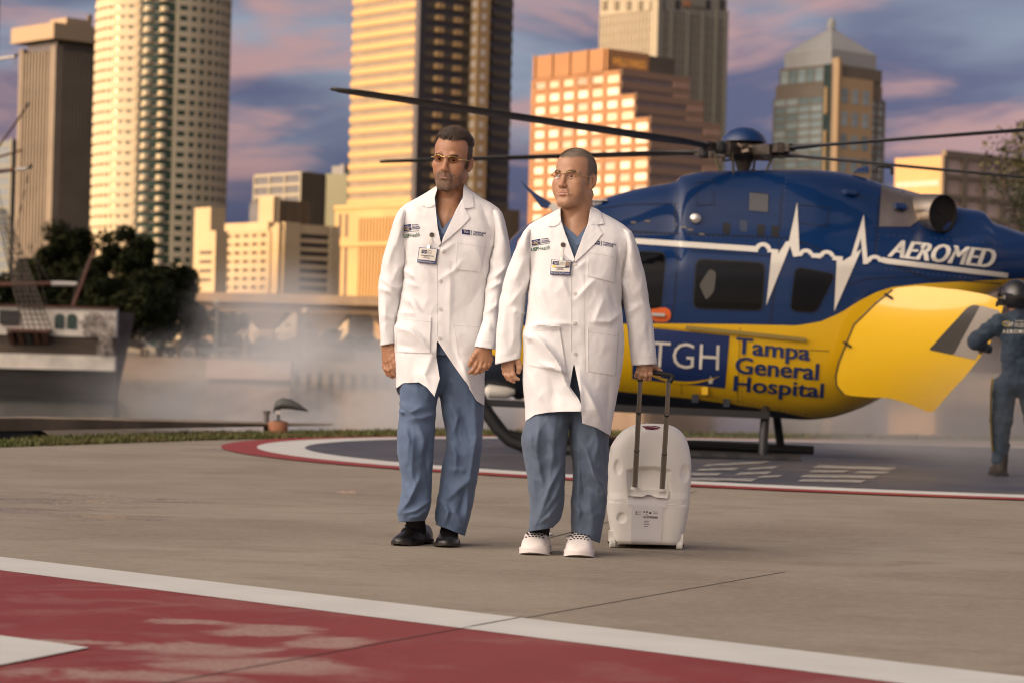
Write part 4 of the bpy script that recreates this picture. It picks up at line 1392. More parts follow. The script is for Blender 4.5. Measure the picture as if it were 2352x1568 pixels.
spar('yard_tip', [(64, 387), (71, 383), (74, 376)], .11, .05, M_SHD)
spar('yard', [(-60, 140), (0, 136), (34, 131)], .09, .07, M_SHWH); spar('yard_tip', [(34, 131), (41, 124)], .10, .05, M_SHD)
spar('sprit', [(-10, 345), (30, 292), (64, 240)], .06, .05, M_SHR); spar('yard_tip', [(62, 243), (66, 234)], .1, .05, M_SHD)
spar('sprit', [(-40, 372), (52, 345)], .07, .05, M_SHR)
rp = MB()
for a, b_ in (((36, 131), (34, 150)), ((70, 380), (20, 600)), ((70, 555), (108, 704)), ((64, 240), (-20, 360)), ((175, 655), (216, 575)), ((175, 655), (165, 704)), ((-5, 430), (30, 600)), ((118, 652), (60, 560))):
    rp.tube([S(*a, SD + 1.5), S(*b_, SD + 1.5)], .022, 4)
rp.build('rigging_rope', M_ROPE, ship)['kind'] = 'stuff'

# ------------------------------------------------------------------ light fixture on its round plinth at the edge of the pad
g = G(638, 1000)
FD = g.y
s_ = FD / FPX
M_TERRA = mat('terracotta_paint', (0.36, 0.155, 0.085), 0.8, noise_amt=0.2, noise_scale=6)
M_FIXT = mat('fixture_grey', (0.085, 0.085, 0.080), 0.5, noise_amt=0.2, noise_scale=5)
fx = empty('beacon_lamp', g, 'grey hooded floodlight on a terracotta drum plinth at the pad edge', 'lamp')
base = P(638, 1000, FD)
smooth_obj(MB().lathe((base.x, FD, gz(FD)), [(23 * s_, 0), (23 * s_, 30 * s_), (21.5 * s_, 33 * s_)], 28).build('plinth', M_TERRA, fx), 0.5)
smooth_obj(MB().lathe((base.x, FD, gz(FD) + 33 * s_), [(13 * s_, 0), (13 * s_, 2 * s_), (3.2 * s_, 4 * s_), (3.2 * s_, 26 * s_), (6 * s_, 28 * s_), (6 * s_, 33 * s_)], 16).build('stem', M_FIXT, fx), 0.5)
secs = [((628, 944), 7), ((633, 932), 12), ((648, 927), 14.5), ((668, 929), 13.5), ((690, 936), 8), ((707, 943), 2)]
v, f = [], []
n = 14
for (cx_, cy_), hr in secs:
    c = P(cx_, cy_, FD)
    for k in range(n):
        a = 2 * pi * k / n
        zz = sin(a); zz = zz if zz > 0 else zz * 0.75
        v.append((c.x, FD + cos(a) * hr * s_ * 1.1, c.z + zz * hr * s_))
for i in range(len(secs) - 1):
    for k in range(n):
        k2 = (k + 1) % n
        f.append((i * n + k, i * n + k2, (i + 1) * n + k2, (i + 1) * n + k))
f += [tuple(range(n))[::-1], tuple((len(secs) - 1) * n + k for k in range(n))]
smooth_obj(mk('hood', v, f, M_FIXT, fx, recalc=True), 0.9)
c = P(640, 946, FD)
smooth_obj(MB().lathe((c.x, FD - 10 * s_, c.z), [(2, 0), (5 * s_, 0.5 * s_), (5 * s_, 3 * s_)][1:], 12, 'y').build('lens', mat('lens_pale', (0.6, 0.55, 0.5), 0.2), fx), 0.5)
bl = P(611, 990, FD + 0.4)
bo = empty('bollard', (bl.x, FD + .4, gz(FD)), 'small grey post beside the terracotta lamp plinth', 'post')
smooth_obj(MB().lathe((bl.x, FD + .4, gz(FD)), [(9 * s_, 0), (9 * s_, 3 * s_), (6.5 * s_, 5 * s_), (6.5 * s_, 48 * s_), (9 * s_, 50 * s_), (9 * s_, 55 * s_)], 14).build('shaft', mat('post_grey', (0.15, 0.135, 0.12), 0.7), bo), 0.5)

# ================================================================== HELICOPTER
HD = 24.5
M_BLUE = mat('heli_blue', (0.004, 0.026, 0.100), 0.3, coat=0.7, coat_rough=0.03, spec=0.2)
M_YEL = mat('heli_yellow', (0.74, 0.44, 0.006), 0.35, coat=0.6, coat_rough=0.08)
M_BELLY = mat('heli_belly', (0.022, 0.028, 0.042), 0.45, noise_amt=0.3, noise_scale=2)
M_NAVY = mat('logo_navy', (0.012, 0.030, 0.120), 0.4, coat=0.5)
M_DECAL = mat('decal_white', (0.70, 0.66, 0.58), 0.45, coat=0.4)
M_RUB = mat('black_rubber', (0.012, 0.012, 0.013), 0.55)
M_WIN = mat('dark_window', (0.004, 0.004, 0.005), 0.05, spec=0.35)
M_METAL = mat('brushed_steel', (0.42, 0.36, 0.30), 0.32, metal=0.9, noise_amt=0.2, noise_scale=3)
M_SKID = mat('skid_black', (0.016, 0.016, 0.017), 0.5)
M_GREASE = mat('hub_metal', (0.075, 0.060, 0.048), 0.4, metal=0.5, noise_amt=0.4, noise_scale=12)
M_BLADE = mat('blade_grey', (0.050, 0.048, 0.045), 0.5, noise_amt=0.2, noise_scale=1.0)
M_ORANGE = mat('handle_orange', (0.75, 0.13, 0.02), 0.5)
M_CHROME = mat('bright_metal', (0.75, 0.72, 0.66), 0.2, metal=1.0)

ST = np.array([  # px, top row, bottom row, half width (m), how much the top narrows
    (1035, 800, 838, .06, 0), (1042, 772, 858, .28, 0), (1060, 735, 876, .46, .02), (1085, 690, 888, .60, .04), (1120, 628, 899, .72, .06),
    (1160, 562, 907, .80, .08), (1200, 522, 913, .84, .10), (1250, 494, 918, .86, .12), (1300, 478, 922, .87, .15), (1360, 464, 926, .87, .22),
    (1400, 450, 929, .87, .28), (1450, 436, 932, .87, .30), (1500, 426, 936, .87, .30), (1545, 418, 939, .87, .28), (1553, 408, 940, .87, .27), (1572, 401, 942, .87, .27),
    (1600, 396, 945, .87, .28), (1700, 392, 952, .87, .28), (1780, 391, 958, .87, .28), (1850, 391, 963, .86, .28), (1900, 394, 960, .85, .30), (1960, 405, 944, .83, .30),
    (2020, 424, 916, .80, .32), (2060, 437, 884, .77, .36), (2110, 452, 830, .72, .40), (2160, 468, 772, .65, .42), (2210, 480, 722, .56, .40), (2250, 486, 690, .48, .36),
    (2268, 508, 678, .44, .20), (2300, 521, 664, .38, .10), (2352, 538, 655, .31, 0), (2450, 556, 656, .26, 0), (2700, 592, 668, .20, 0), (2960, 630, 690, .15, 0)], float)


def hx(px, py=700.0): return P(px, py, HD).x


SX = np.array([hx(p) for p in ST[:, 0]])
SZT = np.array([P(a, b, HD).z for a, b in ST[:, :2]])
SZB = np.array([P(a, b, HD).z for a, b in ST[:, [0, 2]]])


def pchip(x, y, q):
    """monotone cubic interpolation"""
    x, y, q = np.asarray(x, float), np.asarray(y, float), np.atleast_1d(np.asarray(q, float))
    h = np.diff(x); d = np.diff(y) / h
    m = np.zeros_like(y)
    m[0], m[-1] = d[0], d[-1]
    for i in range(1, len(x) - 1):
        if d[i - 1] * d[i] <= 0: m[i] = 0
        else:
            w1, w2 = 2 * h[i] + h[i - 1], h[i] + 2 * h[i - 1]
            m[i] = (w1 + w2) / (w1 / d[i - 1] + w2 / d[i])
    q = np.clip(q, x[0], x[-1])
    i = np.clip(np.searchsorted(x, q) - 1, 0, len(x) - 2)
    t = (q - x[i]) / h[i]
    return ((2 * t ** 3 - 3 * t ** 2 + 1) * y[i] + (t ** 3 - 2 * t ** 2 + t) * h[i] * m[i] + (-2 * t ** 3 + 3 * t ** 2) * y[i + 1] + (t ** 3 - t ** 2) * h[i] * m[i + 1])


def h_station(X):
    return tuple(float(pchip(SX, a, X)[0]) for a in (SZT, SZB, ST[:, 3], ST[:, 4]))


def h_half(X, z, st=None):
    zt, zb, w, nar = st or h_station(X)
    f = np.clip((z - zb) / (zt - zb), 0.0, 1.0)
    s = abs(2 * f - 1)
    n = 3.0
    hw = w * max(0.0, 1 - s ** n) ** (1 / 2.4)
    t = np.clip((f - 0.60) / 0.18, 0, 1)
    t = t * t * (3 - 2 * t)
    return float(hw * (1 - nar * t))


def skin(px, py, off=0.0):
    d = HD - 0.8
    for _ in range(5):
        p = P(px, py, d)
        d = HD - h_half(p.x, p.z)
    return P(px, py, d - off)


heli = empty('helicopter', (hx(1700), HD, gz(HD)), 'blue and yellow air ambulance helicopter standing on the painted circle', 'helicopter')
# paint boundaries read on the near skin
BH = [(1035, 770), (1120, 752), (1200, 748), (1500, 743), (1700, 745), (1830, 748), (1885, 739), (1930, 719), (1975, 691), (2012, 672), (2050, 660), (2120, 652), (2350, 640)]
BL = [(1035, 790), (1090, 800), (1200, 838), (1300, 868), (1420, 898), (1580, 914), (1700, 930), (1790, 944), (1850, 957), (1900, 975)]
bh = [skin(*q) for q in BH]; bl_ = [skin(*q) for q in BL]
def curve_z(pts, X): return float(np.interp(X, [p.x for p in pts], [p.z for p in pts]))


def build_fuselage():
    Xs = []
    for a, b in zip(SX[:-1], SX[1:]):
        n = max(2, int((b - a) / 0.05))
        Xs += list(np.linspace(a, b, n, endpoint=False))
    Xs.append(SX[-1])
    r1, r2, r3 = 12, 12, 30
    rows = r1 + r2 + r3
    verts, faces, mi = [], [], []
    for X in Xs:
        st = h_station(X)
        zt, zb = st[0], st[1]
        zl = min(max(curve_z(bl_, X), zb + 0.02), zt - .04); zh = min(max(curve_z(bh, X), zl + 0.01), zt - .02)
        zz = []
        for k in range(r1): zz.append(zb + (zl - zb) * (k / r1) ** 1.8)
        for k in range(r2): zz.append(zl + (zh - zl) * k / r2)
        for k in range(r3 + 1): zz.append(zt - (zt - zh) * (1 - k / r3) ** 1.8)
        for sgn in (-1, 1):
            for z in zz:
                verts.append((X, HD + sgn * h_half(X, z, st), z))
    m = rows + 1
    L = 2 * m
    for i in range(len(Xs) - 1):
        for s in (0, 1):
            for k in range(rows):
                a = i * L + s * m + k
                q = (a, a + 1, a + L + 1, a + L)
                faces.append(q if s else q[::-1])
                mi.append(2 if k < r1 else (1 if k < r1 + r2 else 0))
    o = mk('fuselage', verts, faces, [M_BLUE, M_YEL, M_BELLY], heli, smooth=True, mat_idx=mi)
    bm = bmesh.new(); bm.from_mesh(o.data)
    bmesh.ops.remove_doubles(bm, verts=bm.verts, dist=0.0015)
    bmesh.ops.recalc_face_normals(bm, faces=bm.faces)
    bm.to_mesh(o.data); bm.free()
    o.data.set_sharp_from_angle(angle=radians(38))
    return o


fus = build_fuselage()


def decal(name, pts, m, off=0.012, parent=None, maxlen=9.0, r=0, faces=None, rim=0.0):
    """piece lying on the near flank, outlined in picture points"""
    if faces is None:
        if r: pts = round_poly(pts, r)
        v, f, be = poly_fill(pts, maxlen)
    else:
        v, f = pts, faces
    W = [skin(x, y, off) for x, y in v]
    return mk(name, W, f, m, parent or heli, recalc=False)


# windows: black seal, then the pane a little proud
for pts, lab in (([(1602, 597), (1753, 605), (1748, 712), (1594, 706)], None), ([(1828, 615), (1917, 631), (1873, 717), (1816, 713)], None),
                 ([(1428, 577), (1527, 582), (1516, 709), (1420, 705)], None), ([(1225, 568), (1335, 556), (1350, 700), (1232, 712)], None)):
    c = np.mean(pts, axis=0)
    big = [tuple(c + (np.array(p) - c) * 1.05) for p in pts]
    fr = decal('window', big, M_RUB, 0.010, r=16)
    decal('pane', pts, M_WIN, 0.020, fr, r=14)
for pts in ([(1052, 748), (1100, 668), (1140, 600), (1162, 574), (1168, 738), (1110, 750)],):
    fr = decal('windscreen', pts, M_WIN, 0.008, r=10)
# interior things seen in the windows
decal('seat_back', [(1606, 655), (1630, 618), (1645, 625), (1640, 670), (1622, 690)], mat('seat_grey', (0.10, 0.095, 0.085), 0.8), 0.024, r=6)

# white line with its heartbeat trace
def strip_quad(a, b, w):
    a, b = np.array(a, float), np.array(b, float)
    return [tuple(a - (0, w / 2)), tuple(b - (0, w / 2)), tuple(b + (0, w / 2)), tuple(a + (0, w / 2))]


M_ = M_DECAL
decal('stripe', strip_quad((1215, 544), (1462, 554), 12), M_)
decal('stripe', strip_quad((1462, 554), (1741, 573), 13), M_)
arc_ = lambda cx, cy, r0, r1: [(cx + r1 * cos(pi + pi * t / 8), cy + r1 * .85 * sin(pi + pi * t / 8)) for t in range(9)] + [(cx + r0 * cos(2 * pi - pi * t / 8), cy + r0 * .85 * sin(2 * pi - pi * t / 8)) for t in range(9)]
decal('stripe', arc_(1752, 573, 8, 19), M_)
decal('stripe', [(1764, 572), (1788, 574), (1787, 584), (1774, 583), (1771, 580), (1762, 580)], M_)
decal('heartbeat', [(1772, 582), (1787, 584), (1772, 636), (1805, 556), (1820, 552), (1760, 702)], M_)
decal('heartbeat', [(1812, 556), (1831, 465), (1836, 576), (1831, 590), (1822, 590), (1824, 540)], M_)
decal('stripe', [(1822, 578), (1840, 578), (1842, 588), (1822, 590)], M_)
decal('stripe', arc_(1851, 586, 7, 17), M_)
decal('stripe', [(1863, 582), (1886, 583), (1886, 594), (1863, 592)], M_)
decal('stripe', arc_(1899, 590, 8, 18), M_)
decal('stripe', [(1912, 588), (1936, 590), (1935, 601), (1912, 598)], M_)
decal('heartbeat', [(1922, 598), (1936, 600), (1925, 662), (1962, 584), (1979, 572), (1916, 716)], M_)
decal('heartbeat', [(1952, 598), (1984, 493), (1992, 590), (1996, 606), (1983, 606), (1977, 548), (1964, 590)], M_)
decal('stripe', arc_(2009, 602, 9, 19), M_)
decal('stripe', [(1982, 599), (1992, 599), (1992, 607), (1982, 607)], M_)
decal('stripe', [(2026, 591), (2040, 594), (2316, 628), (2315, 639), (2036, 606), (2024, 603)], M_, maxlen=20)
v, f = fit_text('AEROMED', ((2056, 551), (2289, 573), (2275, 616), (2037, 590)), bold=0.0)
for k in range(4): decal('lettering', v + (1.7 * k, .17 * k), M_, 0.012 + .002 * k, faces=f)
# hospital badge and name
decal('logo_panel', [(1454, 749), (1676, 771), (1665, 891), (1452, 869)], M_NAVY, 0.008, maxlen=12)
v, f = fit_text('TGH', ((1496, 783), (1653, 792), (1651, 850), (1492, 842)), bold=-0.006)
decal('logo_letters', v, M_, 0.018, faces=f)
t = np.linspace(0, 1, 13)
sw = [(1470 + 182 * u, 850 + 10 * u + 26 * sin(pi * u * .95)) for u in t]
sw2 = [(x, y - 5.5 * sin(pi * u) - .6) for (x, y), u in zip(sw, t)][::-1]
decal('logo_swoosh', sw + sw2, M_YEL, 0.018, maxlen=12)
decal('logo_star', [(1632, 862), (1635, 869), (1641, 870), (1636, 874), (1637, 880), (1632, 876), (1627, 880), (1628, 874), (1624, 870), (1630, 869)], M_, 0.018)
for txt, q in (('Tampa', ((1691, 774), (1861, 791), (1858, 840), (1688, 823))), ('General', ((1690, 818), (1881, 834), (1878, 873), (1688, 857))), ('Hospital', ((1686, 862), (1892, 880), (1889, 924), (1683, 908)))):
    v, f = fit_text(txt, q, bold=0.012)
    for k in range(2): decal('lettering', v + (1.6 * k, .15 * k), M_NAVY, 0.012 + .002 * k, faces=f)

# seams, rails, vents, steps
M_SEAM = mat('panel_gap', (0.006, 0.010, 0.022), 0.6)
def seam(pts, w=2.2, m=None, off=0.005):
    for a, b in zip(pts, pts[1:]):
        a, b = np.array(a, float), np.array(b, float); d = b - a; n = np.array((-d[1], d[0])) / np.linalg.norm(d) * w / 2
        decal('panel_gap', [tuple(a - n), tuple(b - n), tuple(b + n), tuple(a + n)], m or M_SEAM, off, maxlen=30)
seam([(1548, 418), (1550, 470), (1552, 530)]); seam([(1800, 395), (1795, 450), (1790, 530)]); seam([(2023, 428), (2014, 520), (2010, 590)])
seam([(1440, 532), (1600, 538), (1815, 547), (1925, 590)], 3); seam([(1552, 560), (1556, 600), (1548, 700), (1540, 742)]); seam([(1790, 552), (1788, 600), (1775, 700), (1768, 745)])
seam([(1372, 480), (1440, 470), (1545, 468)], 2); seam([(2010, 590), (2130, 640), (2300, 652)], 2.5)
seam([(1410, 545), (1405, 640), (1400, 740)]); seam([(1560, 575), (1772, 588)], 1.6); seam([(1830, 470), (1905, 478), (1900, 520), (1825, 512), (1830, 470)], 1.6); seam([(1600, 420), (1640, 417), (1640, 470), (1600, 472), (1600, 420)], 1.6)
seam([(1860, 690), (1990, 640), (2110, 636)], 1.6); seam([(1800, 800), (1905, 806)], 1.6); seam([(1560, 760), (1566, 905)], 1.6, mat('yellow_gap', (0.20, 0.13, 0.01), .6)); seam([(1700, 752), (1694, 925)], 1.6, MATS['yellow_gap']); seam([(1240, 760), (1246, 842)], 1.6, MATS['yellow_gap'])
rv = MB()
for a, b, n in (((1445, 537), (1812, 552), 34), ((1555, 420), (1556, 525), 12), ((1806, 400), (1798, 525), 14), ((2018, 540), (2012, 585), 6), ((2035, 618), (2290, 646), 22), ((1710, 770), (1704, 920), 14), ((1600, 905), (1850, 950), 22), ((2040, 540), (2300, 560), 20)):
    for k in range(n):
        c = skin(a[0] + (b[0] - a[0]) * k / (n - 1), a[1] + (b[1] - a[1]) * k / (n - 1), .008)
        rv.add([c + Vector((x, 0, z)) for x, z in ((-.007, 0), (0, -.007), (.007, 0), (0, .007))] + [c + Vector((0, -.004, 0))], [(0, 1, 4), (1, 2, 4), (2, 3, 4), (3, 0, 4)])
rv.build('rivets', mat('rivet_grey', (0.10, 0.10, 0.11), 0.4, metal=.5), heli)['kind'] = 'stuff'
rail = MB()
for a, b in zip([(1575, 752), (1660, 760), (1755, 770)], [(1660, 760), (1755, 770), (1852, 780)]):
    rail.bar(skin(*a, .03), skin(*b, .03), .03, .035)
rail.build('door_rail', mat('rail_gold', (0.30, 0.22, 0.06), 0.4, metal=0.4), heli)
decal('rail_edge', [(1480, 742), (1602, 752), (1602, 758), (1480, 748)], M_YEL, 0.02)
vent = decal('vent', [(1722, 440), (1767, 446), (1764, 488), (1719, 484)], M_SEAM, 0.006, r=3)
for k in range(9):
    x = 1722.5 + k * 4.8
    decal('slat', [(x, 443 + k * .5), (x + 2.6, 443.4 + k * .5), (x + 1.6, 484 + k * .4), (x - 1.4, 484 + k * .4)], mat('vent_slat', (0.16, 0.16, 0.17), 0.5), 0.010, vent)
for (x, y) in ((1668, 525), (1707, 520), (1747, 529), (1780, 532)):
    decal('intake', [(x - 8, y - 14), (x + 9, y - 13), (x + 9, y + 13), (x - 8, y + 12)], M_RUB if x != 1707 else mat('intake_grey', (0.04, 0.055, 0.09), .5), 0.007, r=5)
for (x, y) in ((1392, 503), (1455, 511), (1487, 508), (1570, 522), (1585, 528), (1612, 538)):
    decal('latch', [(x - 6, y - 2.5), (x + 6, y - 1.5), (x + 6, y + 3), (x - 6, y + 2)], mat('latch_bronze', (0.16, 0.13, 0.10), 0.4), 0.008)
c = skin(1598, 503, 0.0)
hl = smooth_obj(MB().lathe(c, [(.055, .04), (.057, -.02), (.045, -.035), (.02, -.042)], 20, 'y').build('side_light', M_CHROME, heli))
c = skin(1597, 487, 0.0)
for (x, y) in ((1950, 442), (2064, 475)):
    c = skin(x, y, 0)
    v_, f_ = [], []
    mb = MB().tube([c + Vector((-.07, .02, 0)), c + Vector((-.02, -.05, 0)), c + Vector((.05, -.05, -.005)), c + Vector((.09, .02, -.01))], [.02, .035, .035, .015], 10)
    smooth_obj(mb.build('air_scoop', M_BLUE, heli))
c = skin(1520, 722, 0)
hd = decal('door_handle', [(1500, 707), (1532, 707), (1541, 716), (1540, 733), (1530, 740), (1503, 739), (1494, 728), (1494, 714)], M_ORANGE, 0.012, r=6)
MB().bar(skin(1497, 722, .04), skin(1527, 724, .04), .035, .03).build('grip', M_CHROME, hd)

# exhaust: steel shroud and the black pipe mouth turned outward
sh = [(2025, 423), (2072, 434), (2122, 448), (2120, 478), (2112, 505), (2090, 521), (2019, 521)]
decal('exhaust_shroud', sh, M_METAL, 0.010, maxlen=12)
c0 = skin(2120, 480, -0.10)
ax = Vector((0.55, -0.83, -0.08)).normalized()
pc = P(2166, 491, c0.y - 0.22)
ex = MB()
s1 = ax.cross(Vector((0, 0, 1))).normalized(); s2 = s1.cross(ax)
def ringv(c, r, n=28): return [c + s1 * (r * cos(2 * pi * k / n)) + s2 * (r * sin(2 * pi * k / n)) for k in range(n)]
rings = [(pc - ax * .52, .15), (pc - ax * .30, .185), (pc - ax * .04, .192), (pc, .190), (pc + ax * .004, .182), (pc - ax * .04, .176), (pc - ax * .055, .12), (pc - ax * .06, .01)]
n = 28
v = []; f = []; mi = []
for q, r in rings: v += ringv(q, r, n)
for i in range(len(rings) - 1):
    for k in range(n):
        k2 = (k + 1) % n
        f.append((i * n + k, i * n + k2, (i + 1) * n + k2, (i + 1) * n + k)); mi.append(0 if i < 3 else 1)
smooth_obj(mk('exhaust_pipe', v, f, [M_METAL, mat('soot', (0.014, 0.011, 0.010), 0.75, noise_amt=0.5, noise_scale=6)], heli, mat_idx=mi, recalc=True), 0.7)
smooth_obj(MB().tube([skin(2105, 452, .02), skin(2120, 462, .06), skin(2124, 482, .07), skin(2118, 505, .05)], .02, 8).build('shroud_clamp', mat('heat_brown', (0.16, 0.08, 0.045), 0.45, metal=0.4), heli))

# roof things
def onroof(px, py, dy=0.0): return P(px, py, HD + dy)
smooth_obj(MB().tube([onroof(2012, 398), onroof(2012, 386), onroof(2018, 382), onroof(2044, 384), onroof(2049, 389), onroof(2049, 402)], .018, 8).build('roof_handle', M_SKID, heli))
MB().add([onroof(1960, 396, -.12), onroof(1996, 396, -.12), onroof(1996, 400, .12), onroof(1960, 400, .12), onroof(1972, 386, -.1), onroof(1996, 382, -.1), onroof(1996, 383, .1), onroof(1972, 387, .1)], BOXF).build('roof_beacon', M_BLUE, heli)
# upper wire cutter, antenna
pts = [(1194, 413), (1207, 425), (1226, 441), (1263, 464), (1273, 474), (1257, 480), (1242, 477), (1222, 449), (1205, 430)]
vv, ff, be = poly_fill(pts, None)
mb = MB()
nv = len(vv)
mb.add([P(x, y, HD - .012) for x, y in vv] + [P(x, y, HD + .012) for x, y in vv], list(ff) + [tuple(i + nv for i in q)[::-1] for q in ff] + [(a, b_, b_ + nv, a + nv) for a, b_ in be])
mb.build('wire_cutter', M_BLUE, heli)
MB().bar(P(1266, 470, HD), P(1288, 496, HD), .10, .07).build('cutter_mount', M_DECAL, heli)
MB().add([P(1358, 464, HD - .3), P(1383, 464, HD - .3), P(1383, 464, HD - .1), P(1358, 464, HD - .1), P(1360, 488, HD - .28), P(1372, 488, HD - .28), P(1372, 488, HD - .12), P(1360, 488, HD - .12)], BOXF).build('antenna', M_DECAL, heli)
MB().bar(P(1352, 462, HD - .2), P(1393, 461.5, HD - .2), .26, .014).build('antenna_plate', M_DECAL, heli)

# landing gear
near, far = HD - 1.15, HD + 1.2
sk = [(1088, 905), (1098, 920), (1112, 941), (1143, 985), (1170, 1011), (1205, 1026), (1260, 1031), (1400, 1037), (1590, 1046), (1730, 1052), (1838, 1057)]
kk = smooth_obj(MB().tube([P(x, y, near) for x, y in sk], .058, 14).build('skid', M_SKID, heli))
sk2 = [(1100, 905), (1125, 950), (1160, 995), (1215, 1008), (1400, 1015), (1600, 1022), (1868, 1035)]
smooth_obj(MB().tube([P(x, y, far) for x, y in sk2], .058, 14).build('skid', M_SKID, heli))
smooth_obj(MB().tube([P(1758, 940, near + .45), P(1757, 965, near + .10), P(1754, 1000, near + .02), P(1752, 1046, near)], .045, 12).build('rear_leg', M_SKID, heli))
smooth_obj(MB().tube([P(1783, 940, far - .45), P(1785, 965, far - .1), P(1790, 1000, far - .02), P(1793, 1026, far)], .045, 12).build('rear_leg', M_SKID, heli))
smooth_obj(MB().tube([P(1330, 915, near + .45), P(1330, 950, near + .10), P(1329, 990, near + .02), P(1328, 1034, near)], .045, 12).build('front_leg', M_SKID, heli))
smooth_obj(MB().tube([P(1330, 915, far - .45), P(1330, 950, far - .1), P(1332, 1010, far)], .045, 12).build('front_leg', M_SKID, heli))
MB().bar(P(1104, 923, near + .12), P(1440, 938, near + .12), .18, .068).bar(P(1440, 938, near + .12), P(1765, 953, near + .12), .18, .068).build('step_board', M_SKID, heli)
for (x, y) in ((1790, 1049), (1680, 1045), (1620, 1043)):
    MB().bar(P(x - 12, y, near - .01), P(x + 12, y + 1, near - .01), .13, .05).build('skid_clamp', M_SKID, heli)
c = P(1150, 897, HD - .45)
smooth_obj(MB().tube([c + Vector((-.16, 0, 0)), c + Vector((-.12, 0, 0)), c + Vector((.06, 0, 0)), c + Vector((.14, 0, .01))], [.03, .075, .08, .04], 14).build('landing_light', M_DECAL, heli))
c = P(1192, 905, HD - .3)
smooth_obj(MB().tube([c + Vector((0, 0, .12)), c, c + Vector((0, 0, -.05))], [.06, .085, .03], 12).build('searchlight', M_SKID, heli))
# belly bits
for (x, y) in ((1596, 914), (1618, 896), (1668, 924)):
    MB().box(tuple(skin(x, y, 0) - Vector((.03, .05, .04))), tuple(skin(x, y, 0) + Vector((.03, .05, .04)))).build('drain', M_YEL if y < 900 else M_BELLY, heli)

# rotor head
hub = P(1709, 327, HD)
dome = MB().lathe(hub, [(.235, .0), (.228, .025), (.205, .065), (.165, .105), (.11, .135), (.05, .150), (.001, .152)], 32)
smooth_obj(dome.build('rotor_cap', M_BLUE, heli), 1.0)
MB().lathe(hub, [(.07, -.26), (.09, -.20), (.13, -.16), (.17, -.12), (.17, -.03), (.20, -.01)], 20).build('rotor_hub', M_GREASE, heli)
smooth_obj(MB().lathe(hub, [(.11, -.50), (.11, -.42), (.06, -.38), (.06, -.28), (.08, -.24), (.08, -.18)], 16).build('mast', M_GREASE, heli), .5)
smooth_obj(MB().lathe(hub, [(.08, -.46), (.16, -.44), (.18, -.42), (.16, -.40), (.08, -.37)], 20).build('swashplate', M_GREASE, heli), .5)
AZ = [radians(a) for a in (225, 315, 45, 135)]     # front-left, front-right, rear-right, rear-left
for a in AZ:
    dv = Vector((cos(a), sin(a), 0)); sv = Vector((-sin(a), cos(a), 0))
    g = MB()
    g.bar(hub + dv * .18 - Vector((0, 0, .09)), hub + dv * .40 - Vector((0, 0, .09)), .17, .10)
    g.bar(hub + dv * .40 - Vector((0, 0, .085)), hub + dv * .62 - Vector((0, 0, .08)), .10, .075)
    g.bar(hub + dv * .34 + sv * .07 - Vector((0, 0, .02)), hub + dv * .34 + sv * .07 - Vector((0, 0, .16)), .05, .05)
    g.bar(hub + dv * .52 - sv * .06 - Vector((0, 0, .03)), hub + dv * .52 - sv * .06 - Vector((0, 0, .13)), .06, .05)
    gr = g.build('blade_grip', M_GREASE, heli)
    MB().lathe(hub + dv * .46 + sv * .075 - Vector((0, 0, .15)), [(.045, 0), (.055, .03), (.055, .09), (.03, .12)], 10).build('damper', M_RUB, gr)
    MB().tube([hub + dv * .30 + sv * .10 - Vector((0, 0, .13)), hub + dv * .20 + sv * .05 - Vector((0, 0, .42))], .013, 6).build('pitch_link', mat('link_olive', (0.10, 0.09, 0.05), 0.5), gr)
MB().bar(hub + Vector((.06, -.16, -.30)), hub + Vector((.20, -.12, -.33)), .05, .03).bar(hub + Vector((.20, -.12, -.33)), hub + Vector((.15, -.16, -.42)), .04, .03).build('scissor_link', M_GREASE, heli)
g = MB(); r_h = random.Random(4)
for k in range(16):
    a = 2 * pi * k / 16 + r_h.uniform(-.15, .15); rr = r_h.uniform(.15, .24); z = r_h.uniform(-.20, -.05)
    c = hub + Vector((cos(a) * rr, sin(a) * rr, z)); d = Vector((cos(a + 1.2), sin(a + 1.2), r_h.uniform(-.4, .4))) * r_h.uniform(.025, .05)
    g.bar(c - d, c + d, r_h.uniform(.018, .035), r_h.uniform(.02, .04))
g.build('hub_fittings', mat('fitting_metal', (0.16, 0.12, 0.09), 0.35, metal=0.7), heli)['kind'] = 'stuff'
# blades: one mesh, four objects
bl_v, bl_f = [], []
secs = []
for t in np.linspace(0, 1, 26):
    r = .55 + t * 4.95
    ch = .10 + .20 * min(1, t / .10) if t < .10 else (.30 if t < .93 else .30 * sqrt(max(0.02, 1 - ((t - .93) / .072) ** 2)))
    th = .055 if t < .08 else .034
    secs.append((r, ch, th, radians(6 - 5 * t), -.08 + .09 * t))
npf = 12
for r, ch, th, tw, dz in secs:
    for k in range(npf):
        a = 2 * pi * k / npf
        x = cos(a); y = sin(a)
        yy = x * ch / 2
        zz = y * th / 2 * (1 if x > 0 else (1 + x * .75))
        bl_v.append((r, yy * cos(tw) - zz * sin(tw), yy * sin(tw) + zz * cos(tw) + dz))
for i in range(len(secs) - 1):
    for k in range(npf):
        k2 = (k + 1) % npf
        bl_f.append((i * npf + k, i * npf + k2, (i + 1) * npf + k2, (i + 1) * npf + k))
bl_f += [tuple(range(npf))[::-1], tuple((len(secs) - 1) * npf + k for k in range(npf))]
bme = mesh_data('rotor_blade', bl_v, bl_f, M_BLADE, True)
for a in AZ:
    place('rotor_blade', bme, hub, heli, (0, 0, a))

